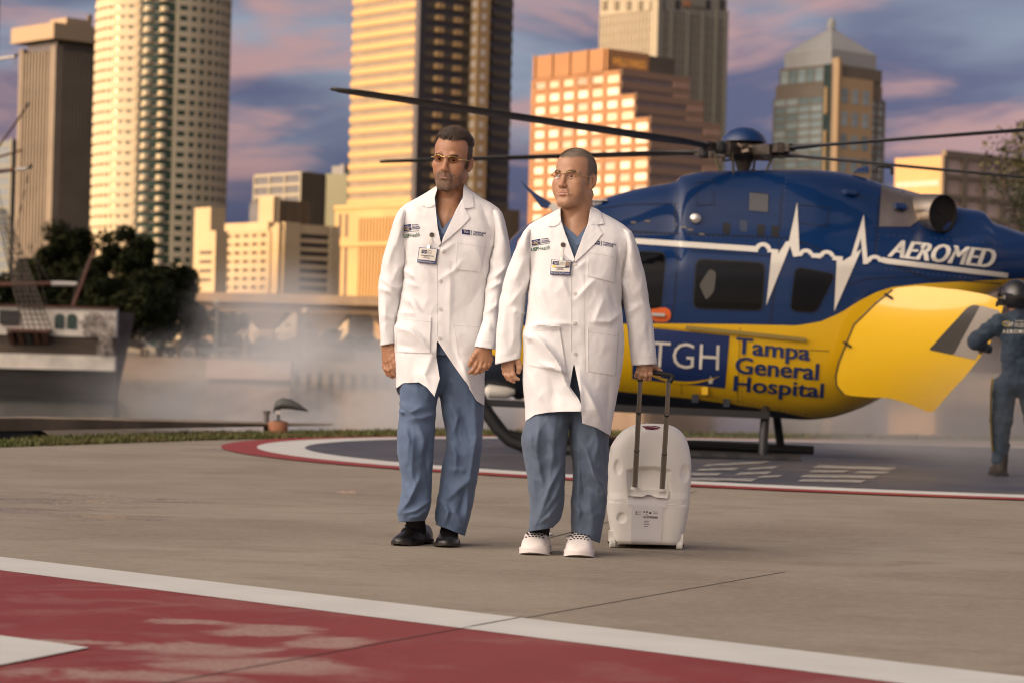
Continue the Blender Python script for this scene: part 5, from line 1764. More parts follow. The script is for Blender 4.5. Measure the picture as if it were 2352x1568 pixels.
# tail fins beyond the picture's edge
tx, tz = P(2930, 640, HD).x, P(2930, 640, HD).z
MB().add([(tx - .5, HD - .05, tz), (tx + .4, HD - .05, tz), (tx + .4, HD + .05, tz), (tx - .5, HD + .05, tz), (tx + .2, HD - .04, tz + 1.2), (tx + .75, HD - .04, tz + 1.2), (tx + .75, HD + .04, tz + 1.2), (tx + .2, HD + .04, tz + 1.2)], BOXF).build('tail_fin', M_BLUE, heli)
MB().box((tx - 1.6, HD - 1.4, tz + .1), (tx - 1.1, HD + 1.4, tz + .15)).build('tailplane', M_BLUE, heli)

# open clamshell door, swung towards the camera
DP = [(2072, 660), (2112, 657), (2200, 666), (2262, 676), (2306, 692), (2302, 716), (2270, 796), (2215, 866), (2190, 892), (2140, 950), (2090, 927), (2040, 913), (1985, 911), (1938, 906),
      (1921, 885), (1918, 862), (1926, 830), (1960, 745), (2010, 695), (2050, 664)]


def door_d(x, y):
    t = (x - 1918) / 390.0
    u = (y - 790) / 150.0
    return HD - .93 - 1.0 * t - 0.16 * (1 - u * u) * (1 - (2 * t - 1) ** 2 * .4) + .10 * u


DW = [(2133, 803), (2222, 706), (2236, 700), (2292, 713), (2240, 818), (2228, 822)]
v, f, be = poly_fill(round_poly(DP, 14, 3), 16)
nv = len(v)
W = [P(x, y, door_d(x, y)) for x, y in v] + [P(x, y, door_d(x, y) + .06) for x, y in v]
F_ = list(f) + [tuple(i + nv for i in q)[::-1] for q in f] + [(a, b_, b_ + nv, a + nv) for a, b_ in be]
dr = mk('clamshell_door', W, F_, M_YEL, heli, recalc=True)
smooth_obj(dr, radians(50))
def on_door(name, pts, m, off, r=0, ml=16):
    if r: pts = round_poly(pts, r, 3)
    v, f, _ = poly_fill(pts, ml)
    return mk(name, [P(x, y, door_d(x, y) - off) for x, y in v], f, m, dr)
on_door('door_window', [(2133, 803), (2222, 706), (2236, 700), (2252, 702), (2190, 815)], mat('door_glass_dark', (0.050, 0.045, 0.040), 0.25), .006, 6)
on_door('door_window', [(2252, 702), (2296, 714), (2240, 826), (2190, 815)], mat('door_glass_pale', (0.30, 0.26, 0.225), 0.3), .006, 4)  # pale pane colour stands for haze seen through the glass
def door_line(pts, w, m=M_SEAM):
    for a, b_ in zip(pts, pts[1:]):
        a, b_ = np.array(a, float), np.array(b_, float); d = b_ - a; n_ = np.array((-d[1], d[0])) / np.linalg.norm(d) * w / 2
        on_door('door_edge', [tuple(a - n_), tuple(b_ - n_), tuple(b_ + n_), tuple(a + n_)], m, .008, 0, 40)
door_line([(1938, 905), (1921, 885), (1919, 862), (1927, 830), (1961, 746), (2011, 697), (2050, 666)], 3)
for (x, y) in ((2040, 680), (1945, 790)):
    MB().bar(P(x - 8, y - 5, door_d(x, y) - .03), P(x + 10, y + 7, door_d(x, y) - .03), .03, .02).build('hinge', M_SKID, dr)
MB().bar(P(2248, 800, door_d(2248, 800) - .03), P(2254, 812, door_d(2250, 806) - .03), .03, .03).build('latch', M_GREASE, dr)

# ================================================================== PEOPLE: implicit-surface bodies, lofted clothes
class Field:
    """distance field on a grid with uneven spacing, meshed as one closed surface"""
    def __init__(self, xs, ys, zs):
        self.ax = [np.asarray(a, np.float32) for a in (xs, ys, zs)]
        self.V = np.full([len(a) for a in self.ax], 0.5, np.float32)

    def _sl(self, lo, hi, m):
        s = []
        for a, l, h in zip(self.ax, lo, hi):
            i = max(0, int(np.searchsorted(a, l - m)) - 2); j = min(len(a), int(np.searchsorted(a, h + m)) + 2)
            if j - i < 2: return None
            s.append(slice(i, j))
        return tuple(s)

    def _grid(self, s):
        return (self.ax[0][s[0]][:, None, None], self.ax[1][s[1]][None, :, None], self.ax[2][s[2]][None, None, :])

    def _put(self, s, d, k, sub=False):
        a = self.V[s]
        if sub:
            d = -d
            h = np.maximum(k - np.abs(a - d), 0) / k
            self.V[s] = np.maximum(a, d) + h * h * k * 0.25
        else:
            h = np.maximum(k - np.abs(a - d), 0) / k
            self.V[s] = np.minimum(a, d) - h * h * k * 0.25

    def cone(self, a, b, ra, rb, k=0.01, sub=False, fl=None):
        """capsule from a to b with end radii; fl=(axis vector, factor) flattens it"""
        a, b = np.array(a, float), np.array(b, float)
        R = max(ra, rb)
        s = self._sl(np.minimum(a, b) - R, np.maximum(a, b) + R, k + 0.012)
        if s is None: return self
        X, Y, Z = self._grid(s)
        ba = b - a
        L2 = max(1e-9, float(ba @ ba))
        px, py, pz = X - a[0], Y - a[1], Z - a[2]
        h = np.clip((px * ba[0] + py * ba[1] + pz * ba[2]) / L2, 0, 1)
        dx, dy, dz = px - h * ba[0], py - h * ba[1], pz - h * ba[2]
        if fl is not None:
            n, f = np.array(fl[0], float), fl[1]
            n = n / np.linalg.norm(n)
            q = dx * n[0] + dy * n[1] + dz * n[2]
            d = np.sqrt(dx * dx + dy * dy + dz * dz + q * q * (1 / f ** 2 - 1))
        else:
            d = np.sqrt(dx * dx + dy * dy + dz * dz)
        self._put(s, (d - (ra + (rb - ra) * h)).astype(np.float32), k, sub)
        return self

    def ell(self, c, r, k=0.01, R=None, sub=False):
        c, r = np.array(c, float), np.array(r, float)
        m = r.max() if R is not None else r
        s = self._sl(c - m, c + m, k + 0.012)
        if s is None: return self
        X, Y, Z = self._grid(s)
        px, py, pz = X - c[0], Y - c[1], Z - c[2]
        if R is not None:
            R = np.array(R)
            px, py, pz = (R[0, 0] * px + R[1, 0] * py + R[2, 0] * pz, R[0, 1] * px + R[1, 1] * py + R[2, 1] * pz, R[0, 2] * px + R[1, 2] * py + R[2, 2] * pz)
        px, py, pz = px / r[0], py / r[1], pz / r[2]
        k0 = np.sqrt(px * px + py * py + pz * pz)
        k1 = np.sqrt((px / r[0]) ** 2 + (py / r[1]) ** 2 + (pz / r[2]) ** 2)
        d = k0 * (k0 - 1) / np.maximum(k1, 1e-6)
        self._put(s, np.broadcast_to(d, [x.stop - x.start for x in s]).astype(np.float32), k, sub)
        return self

    def mesh(self):
        V = self.V
        inside = V < 0
        nx, ny, nz = V.shape
        c = np.zeros((nx - 1, ny - 1, nz - 1), np.uint8)
        for i in (0, 1):
            for j in (0, 1):
                for k in (0, 1):
                    c += inside[i:nx - 1 + i, j:ny - 1 + j, k:nz - 1 + k]
        act = (c > 0) & (c < 8)
        I, J, K = np.nonzero(act)
        idx = np.full(act.shape, -1, np.int32)
        idx[I, J, K] = np.arange(len(I))
        acc = np.zeros((len(I), 3)); cnt = np.zeros(len(I))
        ax = self.ax
        corners = [(i, j, k) for i in (0, 1) for j in (0, 1) for k in (0, 1)]
        for a in corners:
            for d in range(3):
                if a[d]: continue
                b = list(a); b[d] = 1
                va = V[I + a[0], J + a[1], K + a[2]]; vb = V[I + b[0], J + b[1], K + b[2]]
                m = (va < 0) != (vb < 0)
                t = np.where(m, va / np.where(m, va - vb, 1), 0)
                p = np.stack([ax[0][I + a[0]], ax[1][J + a[1]], ax[2][K + a[2]]], 1).astype(float)
                q = np.stack([ax[0][I + b[0]], ax[1][J + b[1]], ax[2][K + b[2]]], 1).astype(float)
                acc += np.where(m[:, None], p + (q - p) * t[:, None], 0); cnt += m
        verts = acc / cnt[:, None]
        faces = []
        for d in range(3):
            sl0 = [slice(None)] * 3; sl1 = [slice(None)] * 3
            sl0[d] = slice(0, -1); sl1[d] = slice(1, None)
            A, B = inside[tuple(sl0)], inside[tuple(sl1)]
            e1, e2 = [q for q in range(3) if q != d]
            cr = A != B
            cut = [slice(None)] * 3
            cut[e1] = slice(1, -1); cut[e2] = slice(1, -1)
            cr = cr[tuple(cut)]
            P0 = np.argwhere(cr)
            if len(P0) == 0: continue
            P0[:, e1] += 1; P0[:, e2] += 1
            aa = A[tuple(P0.T)]
            def cell(o1, o2):
                q = P0.copy(); q[:, e1] -= o1; q[:, e2] -= o2
                return idx[q[:, 0], q[:, 1], q[:, 2]]
            quad = np.stack([cell(1, 1), cell(0, 1), cell(0, 0), cell(1, 0)], 1)
            flip = aa if d != 1 else ~aa
            quad[~flip] = quad[~flip][:, ::-1]
            faces.append(quad)
        F = np.concatenate(faces)
        return verts, F


def axis_grid(lo, hi, coarse, fine_zones):
    """1D samples: `coarse` steps, finer inside the zones (lo, hi, step)"""
    out = [lo]
    x = lo
    while x < hi:
        st = coarse
        for a, b, s in fine_zones:
            if a <= x <= b: st = min(st, s)
            elif x < a and x + st > a: st = min(st, max(s, a - x))
        x += st
        out.append(x)
    return np.array(out)


def vnoise(x, y, seed=0):
    """smooth 2D value noise, arrays in, -1..1 out"""
    xi, yi = np.floor(x).astype(np.int64), np.floor(y).astype(np.int64)
    xf, yf = x - xi, y - yi
    u, v = xf * xf * (3 - 2 * xf), yf * yf * (3 - 2 * yf)
    def h(a, b):
        n = (a * 374761393 + b * 668265263 + seed * 69069) & 0x7fffffff
        n = ((n ^ (n >> 13)) * 1274126177) & 0x7fffffff
        return ((n ^ (n >> 16)) & 0xffff) / 32767.5 - 1
    return (h(xi, yi) * (1 - u) + h(xi + 1, yi) * u) * (1 - v) + (h(xi, yi + 1) * (1 - u) + h(xi + 1, yi + 1) * u) * v


class Head:
    """head-local frame: x to the viewer's right, y to the back, z up, origin between the eyes inside the skull"""
    def __init__(self, c, yaw, pitch, roll, s=1.0):
        self.c = Vector(c); self.s = s
        self.R = Matrix.Rotation(radians(roll), 3, 'Y') @ Matrix.Rotation(radians(yaw), 3, 'Z') @ Matrix.Rotation(radians(pitch), 3, 'X')
        self.Rn = np.array(self.R)

    def w(self, p): return self.c + self.R @ (Vector(p) * self.s)

    def loc(self, V):
        return (np.asarray(V) - np.array(self.c)) @ self.Rn / self.s


def build_head(F, H, jaw=1.0, full=1.0, nose_len=1.0):
    s = H.s
    def E(c, r, k=.01, sub=False, rot=None):
        R = H.Rn if rot is None else H.Rn @ np.array(Euler(rot).to_matrix())
        F.ell(H.w(c), [q * s for q in r], k * s, R, sub)
    def Cc(a, b, ra, rb, k=.01, sub=False, fl=None):
        F.cone(H.w(a), H.w(b), ra * s, rb * s, k * s, sub, None if fl is None else (H.R @ Vector(fl[0]), fl[1]))
    E((0, .018, .040), (.0745, .096, .086), .01)                     # cranium
    E((0, -.012, .045), (.064, .075, .066), .03)                     # forehead
    E((0, -.022, -.030), (.060 * full, .066, .080), .03)             # face
    for q in (-1, 1):
        Cc((q * .047 * jaw, .006, -.064), (q * .020, -.068, -.106), .0155 * full, .016, .028)     # jaw line
        E((q * .043, -.058, -.022), (.024, .024, .019), .022)        # cheekbone
        E((q * .038 * full, -.056, -.055), (.022 * full, .022, .028), .025)  # cheek
        Cc((q * .008, -.087, .0165), (q * .030, -.0855, .0190), .0085, .0090, .014); Cc((q * .030, -.0855, .0190), (q * .050, -.066, .0150), .0090, .0075, .014)                  # brow ridge
    Cc((-.012, -.078, -.106), (.012, -.078, -.106), .0155, .0155, .02)                          # chin
    E((0, -.078, -.066), (.028, .018, .026), .02)                    # muzzle
    for q in (-1, 1):
        E((q * .0310, -.096, -.001), (.0185, .0165, .0118), .012, sub=True)   # socket
    Cc((0, -.084, .016), (0, -.104 * nose_len, -.036), .0085, .0105, .012)                     # bridge
    E((0, -.106 * nose_len, -.0385), (.0118, .0115, .0100), .008)     # tip
    for q in (-1, 1):
        E((q * .0125, -.096, -.0405), (.0080, .0105, .0078), .006)    # wing
        E((q * .0060, -.1035, -.0480), (.0038, .0050, .0034), .003, sub=True)  # nostril
        # eyelids over the ball
        E((q * .0315, -.0715, .0000), (.0150, .0130, .0125), .006)
        Cc((q * .0195, -.0800, .0020), (q * .0310, -.0840, .0062), .0028, .0034, .004)
        Cc((q * .0310, -.0840, .0062), (q * .0450, -.0760, .0012), .0034, .0030, .004)
        Cc((q * .0200, -.0800, -.0030), (q * .0315, -.0825, -.0064), .0022, .0024, .004)
        Cc((q * .0315, -.0825, -.0064), (q * .0440, -.0765, -.0025), .0024, .0022, .004)
        E((q * .0318, -.0870, .0000), (.0115, .0064, .0038), .002, sub=True)  # opening
    # mouth
    Cc((-.025, -.0860, -0.0695), (0, -.0955, -0.0660), .0036, .0050, .006); Cc((0, -.0955, -0.0660), (.025, -.0860, -0.0695), .0050, .0036, .006)
    Cc((-.022, -.0865, -0.0750), (.022, -.0865, -0.0750), .0042, .0042, .006); Cc((-.008, -.0945, -0.0765), (.008, -.0945, -0.0765), .0058, .0058, .006)
    Cc((-.0265, -.0900, -0.0712), (0, -.1025, -0.0702), .0013, .0018, .003, sub=True); Cc((0, -.1025, -0.0702), (.0265, -.0900, -0.0712), .0018, .0013, .003, sub=True)
    Cc((-.010, -.0945, -0.0885), (.010, -.0945, -0.0885), .0045, .0045, .010, sub=True)           # under the lip
    for q in (-1, 1):                                                # smile fold
        Cc((q * .019, -.0945, -.034), (q * .030, -.087, -.066), .0034, .0024, .007, sub=True)
        # ears
        ro = (radians(-12), 0, radians(-q * 24))
        E((q * .0770, .018, -.008), (.0075, .0190, .0325), .010, rot=ro)
        E((q * .0730, .010, -.012), (.0080, .0120, .0200), .010)
        E((q * .0845, .014, -.003), (.0050, .0100, .0190), .004, sub=True, rot=ro)
        E((q * .0740, .008, -.034), (.0065, .0085, .0090), .006)
        E((q * .0780, .004, -.010), (.0035, .0045, .0070), .004)
    # neck with its cords
    Cc((0, .030, -.075), (0, .046, -.195), .057 * full, .063 * full, .03)
    for q in (-1, 1):
        Cc((q * .052, .030, -.060), (q * .018, -.012, -.198), .0135, .0120, .022)
    E((0, -.022, -.138), (.014, .012, .016), .02)
    E((0, -.030, -.100), (.036, .040, .022), .03)


def head_colors(V, H, skin, lip=(.50, .24, .19), beard=None, hair=None, hairfn=None, seed=1):
    L = H.loc(V)
    x, y, z = L.T
    n = len(L)
    col = np.tile(np.array(skin), (n, 1))
    inh = (np.abs(x) < .13) & (y < .16) & (y > -.16) & (z > -.3) & (z < .2)
    m1 = vnoise(x * 60 + z * 31, y * 55 + z * 60, seed) * .5 + vnoise(x * 170, z * 170, seed + 3) * .5
    col *= (1 + .11 * m1 * inh)[:, None]
    def blend(w, c):
        nonlocal col
        col = col * (1 - w[:, None]) + np.array(c) * w[:, None]
    g = lambda c, s: np.exp(-(((x - c[0]) / s[0]) ** 2 + ((y - c[1]) / s[1]) ** 2 + ((z - c[2]) / s[2]) ** 2))
    red = tuple(np.array(skin) * np.array((1.06, .80, .74)))
    for c, s in (((0, -.108, -.032), (.014, .02, .014)), ((.044, -.065, -.030), (.022, .03, .018)), ((-.044, -.065, -.030), (.022, .03, .018)), ((.080, .015, -.01), (.012, .02, .03)), ((-.080, .015, -.01), (.012, .02, .03))):
        blend(.42 * g(c, s) * inh, red)
    drk = tuple(np.array(skin) * np.array((.62, .52, .48)))  # eye socket shade and lid pigment painted into the skin colour
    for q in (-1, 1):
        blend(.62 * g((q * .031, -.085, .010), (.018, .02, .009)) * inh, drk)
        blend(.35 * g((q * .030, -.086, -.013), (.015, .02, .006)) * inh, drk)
    wl = np.maximum(g((0, -.095, -.0665), (.020, .012, .0042)), g((0, -.093, -.0765), (.016, .012, .0050)))
    blend(np.clip(wl * 1.1, 0, .85) * inh, lip)
    blend(np.clip(1.2 * g((0, -.098, -.0705), (.020, .014, .0014)), 0, .7) * inh, tuple(np.array(lip) * .45))
    if beard is not None:
        d, c = beard
        bw = beard_weight(x, y, z) * d * (1 + .35 * m1)
        bw *= 1 - np.clip(wl * 1.5, 0, 1)
        blend(np.clip(bw, 0, .9) * inh, c)
    if hair is not None:
        blend(np.clip(hairfn(x, y, z), 0, 1) * .88 * inh, hair)
    return np.clip(col, 0, 1)


def sstep(a, b, x):
    t = np.clip((x - a) / (b - a), 0, 1)
    return t * t * (3 - 2 * t)


def beard_weight(x, y, z):
    """goatee: moustache, sides of the mouth, chin; thinner along the jaw"""
    f = sstep(-.030, -.055, y)
    ax = np.abs(x)
    mou = sstep(.034, .024, ax) * sstep(-.048, -.053, z) * sstep(-.068, -.064, z)
    sid = sstep(.040, .030, ax) * sstep(.016, .024, ax) * sstep(-.046, -.058, z)
    chi = sstep(.042, .028, ax) * sstep(-.078, -.088, z) * sstep(-.135, -.125, z)
    soul = sstep(.010, .006, ax) * sstep(-.077, -.080, z) * .7
    jaw = sstep(-.040, -.075, z) * sstep(-.125, -.112, z) * .42 * sstep(.01, -.02, y)
    return np.maximum.reduce([mou * f, sid * f, chi * f, soul * f, jaw])


def hair_region(front_z, temple, side_y=-.022):
    """soft mask of the hair: front_z height of the hairline, temple how far it recedes"""
    def fn(x, y, z):
        ax = np.abs(x)
        top = sstep(front_z - .006, front_z + .006, z + np.clip(ax - .025, 0, 1) * (-temple) + (y + .07) * .30)
        side = sstep(side_y - .006, side_y + .006, y - np.clip(z - .03, -1, 0) * -.25) * sstep(-.030, -.020, z)
        side *= sstep(.045, .055, ax)
        # around and behind the ear
        back = sstep(.030, .040, y) * sstep(-.078, -.062, z)
        ear = (np.exp(-(((ax - .082) / .012) ** 2 + ((y - .016) / .022) ** 2 + ((z + .012) / .034) ** 2)) > .35)
        return np.maximum.reduce([top, side, back]) * (1 - ear)
    return fn


def skin_material(name, rough=0.42):
    m = bpy.data.materials.new(name); m.use_nodes = True
    N, L = m.node_tree.nodes, m.node_tree.links
    b = N['Principled BSDF']
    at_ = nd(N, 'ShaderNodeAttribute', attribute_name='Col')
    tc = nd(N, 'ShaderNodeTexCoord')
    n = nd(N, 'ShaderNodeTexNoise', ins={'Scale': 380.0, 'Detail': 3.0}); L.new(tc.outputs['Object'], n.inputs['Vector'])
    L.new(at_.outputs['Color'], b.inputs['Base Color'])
    b.inputs['Roughness'].default_value = rough
    b.inputs['Subsurface Weight'].default_value = 0.12
    b.inputs['Subsurface Radius'].default_value = (0.010, 0.004, 0.002)
    b.inputs['Subsurface Scale'].default_value = 0.6
    bp = nd(N, 'ShaderNodeBump', ins={'Strength': 0.25, 'Distance': 0.0008})
    L.new(n.outputs['Fac'], bp.inputs['Height']); L.new(bp.outputs[0], b.inputs['Normal'])
    return m


def set_col(me, col):
    a = me.color_attributes.new('Col', 'FLOAT_COLOR', 'POINT')
    c = np.ones((len(me.vertices), 4), np.float32); c[:, :3] = col
    a.data.foreach_set('color', c.ravel())


def strands(name, V, Nn, wts, count, length, lenvar, flow, m, parent, width=.0009, seed=0, lift=.5, H=None, clump=0.0):
    """tapered hair ribbons rooted on the given surface points"""
    r = np.random.RandomState(seed)
    p = wts / wts.sum()
    ids = r.choice(len(V), count, p=p)
    P0 = V[ids] + r.normal(0, .0012, (count, 3)); N0 = Nn[ids]
    fl = flow(P0, ids)
    fl = fl - N0 * np.sum(fl * N0, 1, keepdims=True)
    fl /= np.maximum(np.linalg.norm(fl, axis=1, keepdims=True), 1e-6)
    jit = r.normal(0, .22, (count, 3))
    d1 = N0 * lift + fl * (1 - lift * .5) + jit * .6; d1 /= np.linalg.norm(d1, axis=1, keepdims=True)
    d2 = fl + N0 * .08 + jit * .5; d2 /= np.linalg.norm(d2, axis=1, keepdims=True)
    ln = length * (1 + lenvar * r.uniform(-1, 1, count))[:, None]
    if callable(lenvar): pass
    A = P0 - N0 * .001; B = P0 + d1 * ln * .5; C = B + d2 * ln * .5
    side = np.cross(d1, N0); side /= np.maximum(np.linalg.norm(side, axis=1, keepdims=True), 1e-6)
    w = width * r.uniform(.6, 1.4, count)[:, None]
    verts = np.concatenate([A - side * w, A + side * w, B - side * w * .8, B + side * w * .8, C], 0)
    i = np.arange(count)
    f = [(a, a + count, a + 3 * count, a + 2 * count) for a in i] + [(a + 2 * count, a + 3 * count, a + 4 * count) for a in i]
    o = mk(name, verts, f, m, parent, recalc=False)
    o['kind'] = 'stuff'
    return o

# ------------------------------------------------------------------ cloth
def cloth_mat(name, col, rough=0.75, weave=900.0, sheen=0.15, noise_amt=0.06, bump=0.15, dark=None):
    m = mat(name, col, rough, sheen=sheen, noise_amt=noise_amt, noise_scale=7, bump=bump, bump_scale=weave, bump_dist=0.0006)
    return m


M_COAT = cloth_mat('white_coat_cotton', (0.82, 0.815, 0.82), 0.7, noise_amt=0.04)
M_COATIN = cloth_mat('coat_seam', (0.66, 0.63, 0.60), 0.75)
M_SCRUB = cloth_mat('blue_scrubs', (0.095, 0.145, 0.245), 0.7, noise_amt=0.10)
M_SCRUB2 = cloth_mat('slate_scrubs', (0.095, 0.130, 0.195), 0.7, noise_amt=0.10)
M_BUTTON = mat('button_white', (0.62, 0.59, 0.55), 0.35)
M_EMB = mat('embroidery_navy', (0.020, 0.022, 0.110), 0.8)
M_EMBG = mat('embroidery_green', (0.015, 0.10, 0.055), 0.8)
M_CARDW = mat('badge_white', (0.72, 0.69, 0.62), 0.35)
M_CARDB = mat('badge_navy', (0.035, 0.055, 0.17), 0.4)
M_PRINT = mat('badge_print', (0.16, 0.15, 0.16), 0.5)
M_GOLD = mat('gold_wire', (0.75, 0.52, 0.22), 0.25, metal=1.0)
M_SOCK = mat('black_sock', (0.010, 0.010, 0.011), 0.9)
M_LEATHER = mat('black_leather', (0.010, 0.009, 0.009), 0.28, coat=0.3, bump=0.2, bump_scale=220)
M_SOLE = mat('dark_sole', (0.022, 0.016, 0.012), 0.6)
M_CROC = mat('white_foam', (0.78, 0.72, 0.69), 0.5, noise_amt=0.03, noise_scale=20)
M_HOLE = mat('dark_hole', (0.02, 0.018, 0.018), 0.8)


CREASE = 1.9


def crease_disp(px, py, creases):
    """sum of fold profiles; each crease: (points, amplitude m, width one side px, width other side px)"""
    out = np.zeros_like(px)
    for pts, amp, w1, w2 in creases:
        pts = [np.array(p, float) for p in pts]
        best = np.full(px.shape, 1e9); sgn = np.zeros_like(px); endf = np.ones_like(px)
        L = sum(np.linalg.norm(b - a) for a, b in zip(pts, pts[1:]))
        run = 0
        for a, b in zip(pts, pts[1:]):
            d = b - a; l = np.linalg.norm(d)
            t = np.clip(((px - a[0]) * d[0] + (py - a[1]) * d[1]) / (l * l), 0, 1)
            qx, qy = px - a[0] - t * d[0], py - a[1] - t * d[1]
            dist = np.sqrt(qx * qx + qy * qy)
            s = np.sign(qx * -d[1] + qy * d[0])
            pos = (run + t * l) / L
            m = dist < best
            best = np.where(m, dist, best); sgn = np.where(m, s, sgn)
            endf = np.where(m, np.sin(np.pi * (0.12 + 0.76 * pos)), endf)
            run += l
        w = np.where(sgn > 0, w1, w2)
        out += amp * CREASE * endf * np.exp(-(best / w) ** 1.35)
    return out


class Shell:
    """cloth lofted through slanted rings given in picture points.
    ring: (L point, R point, depth centre, front depth, back depth, exponent)"""
    def __init__(self, rings, D, creases=(), noise=(0.0, 30.0, 30.0), seed=0, flat_noise=None):
        self.D = D; self.cr = creases; self.nz = noise; self.seed = seed
        self.k = np.array([[a[0], a[1], b[0], b[1], c, f, bk, n] for a, b, c, f, bk, n in rings], float)
        t = [0.0]
        for p, q in zip(self.k, self.k[1:]):
            t.append(t[-1] + np.hypot((p[0] + p[2] - q[0] - q[2]) / 2, (p[1] + p[3] - q[1] - q[3]) / 2))
        self.t = np.array(t)

    def ring(self, t):
        t = np.atleast_1d(t)
        return np.stack([pchip(self.t, self.k[:, i], t) for i in range(8)], 0)

    def wrinkle(self, px, py):
        d = crease_disp(px, py, self.cr) if len(self.cr) else np.zeros_like(px)
        a, sx, sy = self.nz
        if a:
            wx = px + 9 * vnoise(px / 40, py / 40, self.seed + 9); wy = py + 9 * vnoise(px / 40, py / 40, self.seed + 5)
            n = vnoise(wx / sx, wy / sy, self.seed) * .6 + vnoise(wx / sx * 2.1 + 7, wy / sy * 2.1, self.seed + 1) * .28 + (1 - 2 * np.abs(vnoise(wx / sx * 1.3 + wy / sy * .6, wy / sy * 1.2 - wx / sx * .5, self.seed + 2))) * .35
            d = d + a * n + a * .22 * vnoise(px / 8, py / 13, self.seed + 4)
        return d

    def point(self, t, phi, inset=0.0):
        """t along, phi angle (0 = towards the camera, negative = viewer's left)"""
        xl, yl, xr, yr, yc, bf, bb, n = self.ring(t)
        s, c = np.sin(phi), np.cos(phi)
        sx = np.sign(s) * np.abs(s) ** (2 / n); cy = np.abs(c) ** (2 / n)
        h = np.hypot(xr - xl, yr - yl) / 2 * self.D / FPX
        k = 1 - inset / np.maximum(h, .01)
        px = (xl + xr) / 2 + (xr - xl) / 2 * sx * k; py = (yl + yr) / 2 + (yr - yl) / 2 * sx * k
        dep = np.where(c > 0, -bf * cy, bb * cy) * k
        w = self.wrinkle(px, py)
        fr = np.clip(c * 1.6 + .15, 0, 1)
        px = px + np.sign(s) * np.abs(s) ** 3 * w * FPX / self.D * .5
        return px, py, yc + dep - w * fr

    def world(self, px, py, dep):
        d = self.D + dep
        u = (px - IW / 2) / FPX; v = -(py - IH / 2) / FPX
        X = u * RC.x + v * UC.x + FWD.x; Y = u * RC.y + v * UC.y + FWD.y; Z = u * RC.z + v * UC.z + FWD.z
        s = d / Y
        return np.stack([CAM.x + X * s, CAM.y + Y * s, CAM.z + Z * s], -1)

    def tube(self, name, m, parent, nt=90, nu=72, lining=0.0, t0=0.0, t1=None, cap=False, thick=0.004):
        t1 = self.t[-1] if t1 is None else t1
        ts = np.linspace(t0, t1, nt)
        phi = np.linspace(-pi, pi, nu, endpoint=False)
        rows = [(t, 0.0) for t in ts]
        if lining:
            rows += [(t1, thick)] + [(t1 - lining * (i + 1) / 3, thick) for i in range(3)]
        T = np.repeat([r[0] for r in rows], nu); I = np.repeat([r[1] for r in rows], nu); Ph = np.tile(phi, len(rows))
        V = self.world(*self.point(T, Ph, I))
        f = []
        for i in range(len(rows) - 1):
            for k in range(nu):
                k2 = (k + 1) % nu
                f.append((i * nu + k, (i + 1) * nu + k, (i + 1) * nu + k2, i * nu + k2))
        if cap: f.append(tuple(range(nu)))
        return mk(name, V, f, m, parent, smooth=True)

    def front(self, px, py):
        """depth of the front surface under a picture point"""
        px = np.asarray(px, float); py = np.asarray(py, float)
        # find ring parameter from the row through the middle
        tt = np.linspace(0, self.t[-1], 400)
        R = self.ring(tt)
        slope = (R[3] - R[1]) / np.maximum(R[2] - R[0], 1)
        res = np.zeros_like(px)
        flatx, flaty = px.ravel(), py.ravel()
        out = np.zeros(flatx.shape)
        for i, (x, y) in enumerate(zip(flatx, flaty)):
            yy = R[1] + slope * (x - R[0])
            j = int(np.argmin(np.abs(yy - y)))
            s = np.clip((x - (R[0][j] + R[2][j]) / 2) / max(1, (R[2][j] - R[0][j]) / 2), -.985, .985)
            n = R[7][j]
            out[i] = R[4][j] - R[5][j] * (1 - abs(s) ** n) ** (1 / n)
        out = out.reshape(px.shape)
        return out - self.wrinkle(px, py)


def patch(name, sh, pts, m, off, parent, r=0, ml=7.0, edge=0.0, skirt=True, faces=None, grow=None):
    """piece of cloth or print lying on a shell's front, with sides down to the cloth"""
    if faces is None:
        if r: pts = round_poly(pts, r, 3)
        v, f, be = poly_fill(pts, ml)
    else:
        v, f, be = pts, faces, []
    dep = sh.front(v[:, 0], v[:, 1])
    o = np.full(len(v), off) if not callable(off) else off(v[:, 0], v[:, 1])
    W = sh.world(v[:, 0], v[:, 1], dep - o)
    F_ = list(f)
    if skirt and be:
        n = len(W)
        W = np.concatenate([W, sh.world(v[:, 0], v[:, 1], dep + .004)])
        F_ += [(a, b, b + n, a + n) for a, b in be]
    ob = mk(name, W, F_, m, parent, recalc=False)
    bm = bmesh.new(); bm.from_mesh(ob.data)
    bmesh.ops.recalc_face_normals(bm, faces=bm.faces)
    if sum(fc.normal.y * fc.calc_area() for fc in bm.faces[:len(f)]) > 0:
        bmesh.ops.reverse_faces(bm, faces=bm.faces)
    bm.to_mesh(ob.data); bm.free()
    smooth_obj(ob, radians(50))
    return ob


def line_patch(name, sh, pts, w, m, off, parent, ml=10):
    obs = []
    mb_v, mb_f = [], []
    for a, b in zip(pts, pts[1:]):
        a, b = np.array(a, float), np.array(b, float); d = b - a; l = np.linalg.norm(d); n = np.array((-d[1], d[0])) / l * w / 2
        k = max(1, int(l / ml))
        base = len(mb_v)
        for i in range(k + 1):
            c = a + d * i / k
            mb_v += [c - n, c + n]
        for i in range(k):
            q = base + 2 * i
            mb_f.append((q, q + 1, q + 3, q + 2))
    v = np.array(mb_v)
    return patch(name, sh, v, m, off, parent, faces=mb_f)


def text_patch(name, sh, txt, quad, m, off, parent, **kw):
    v, f = fit_text(txt, quad, **kw)
    return patch(name, sh, v, m, off, parent, faces=f)


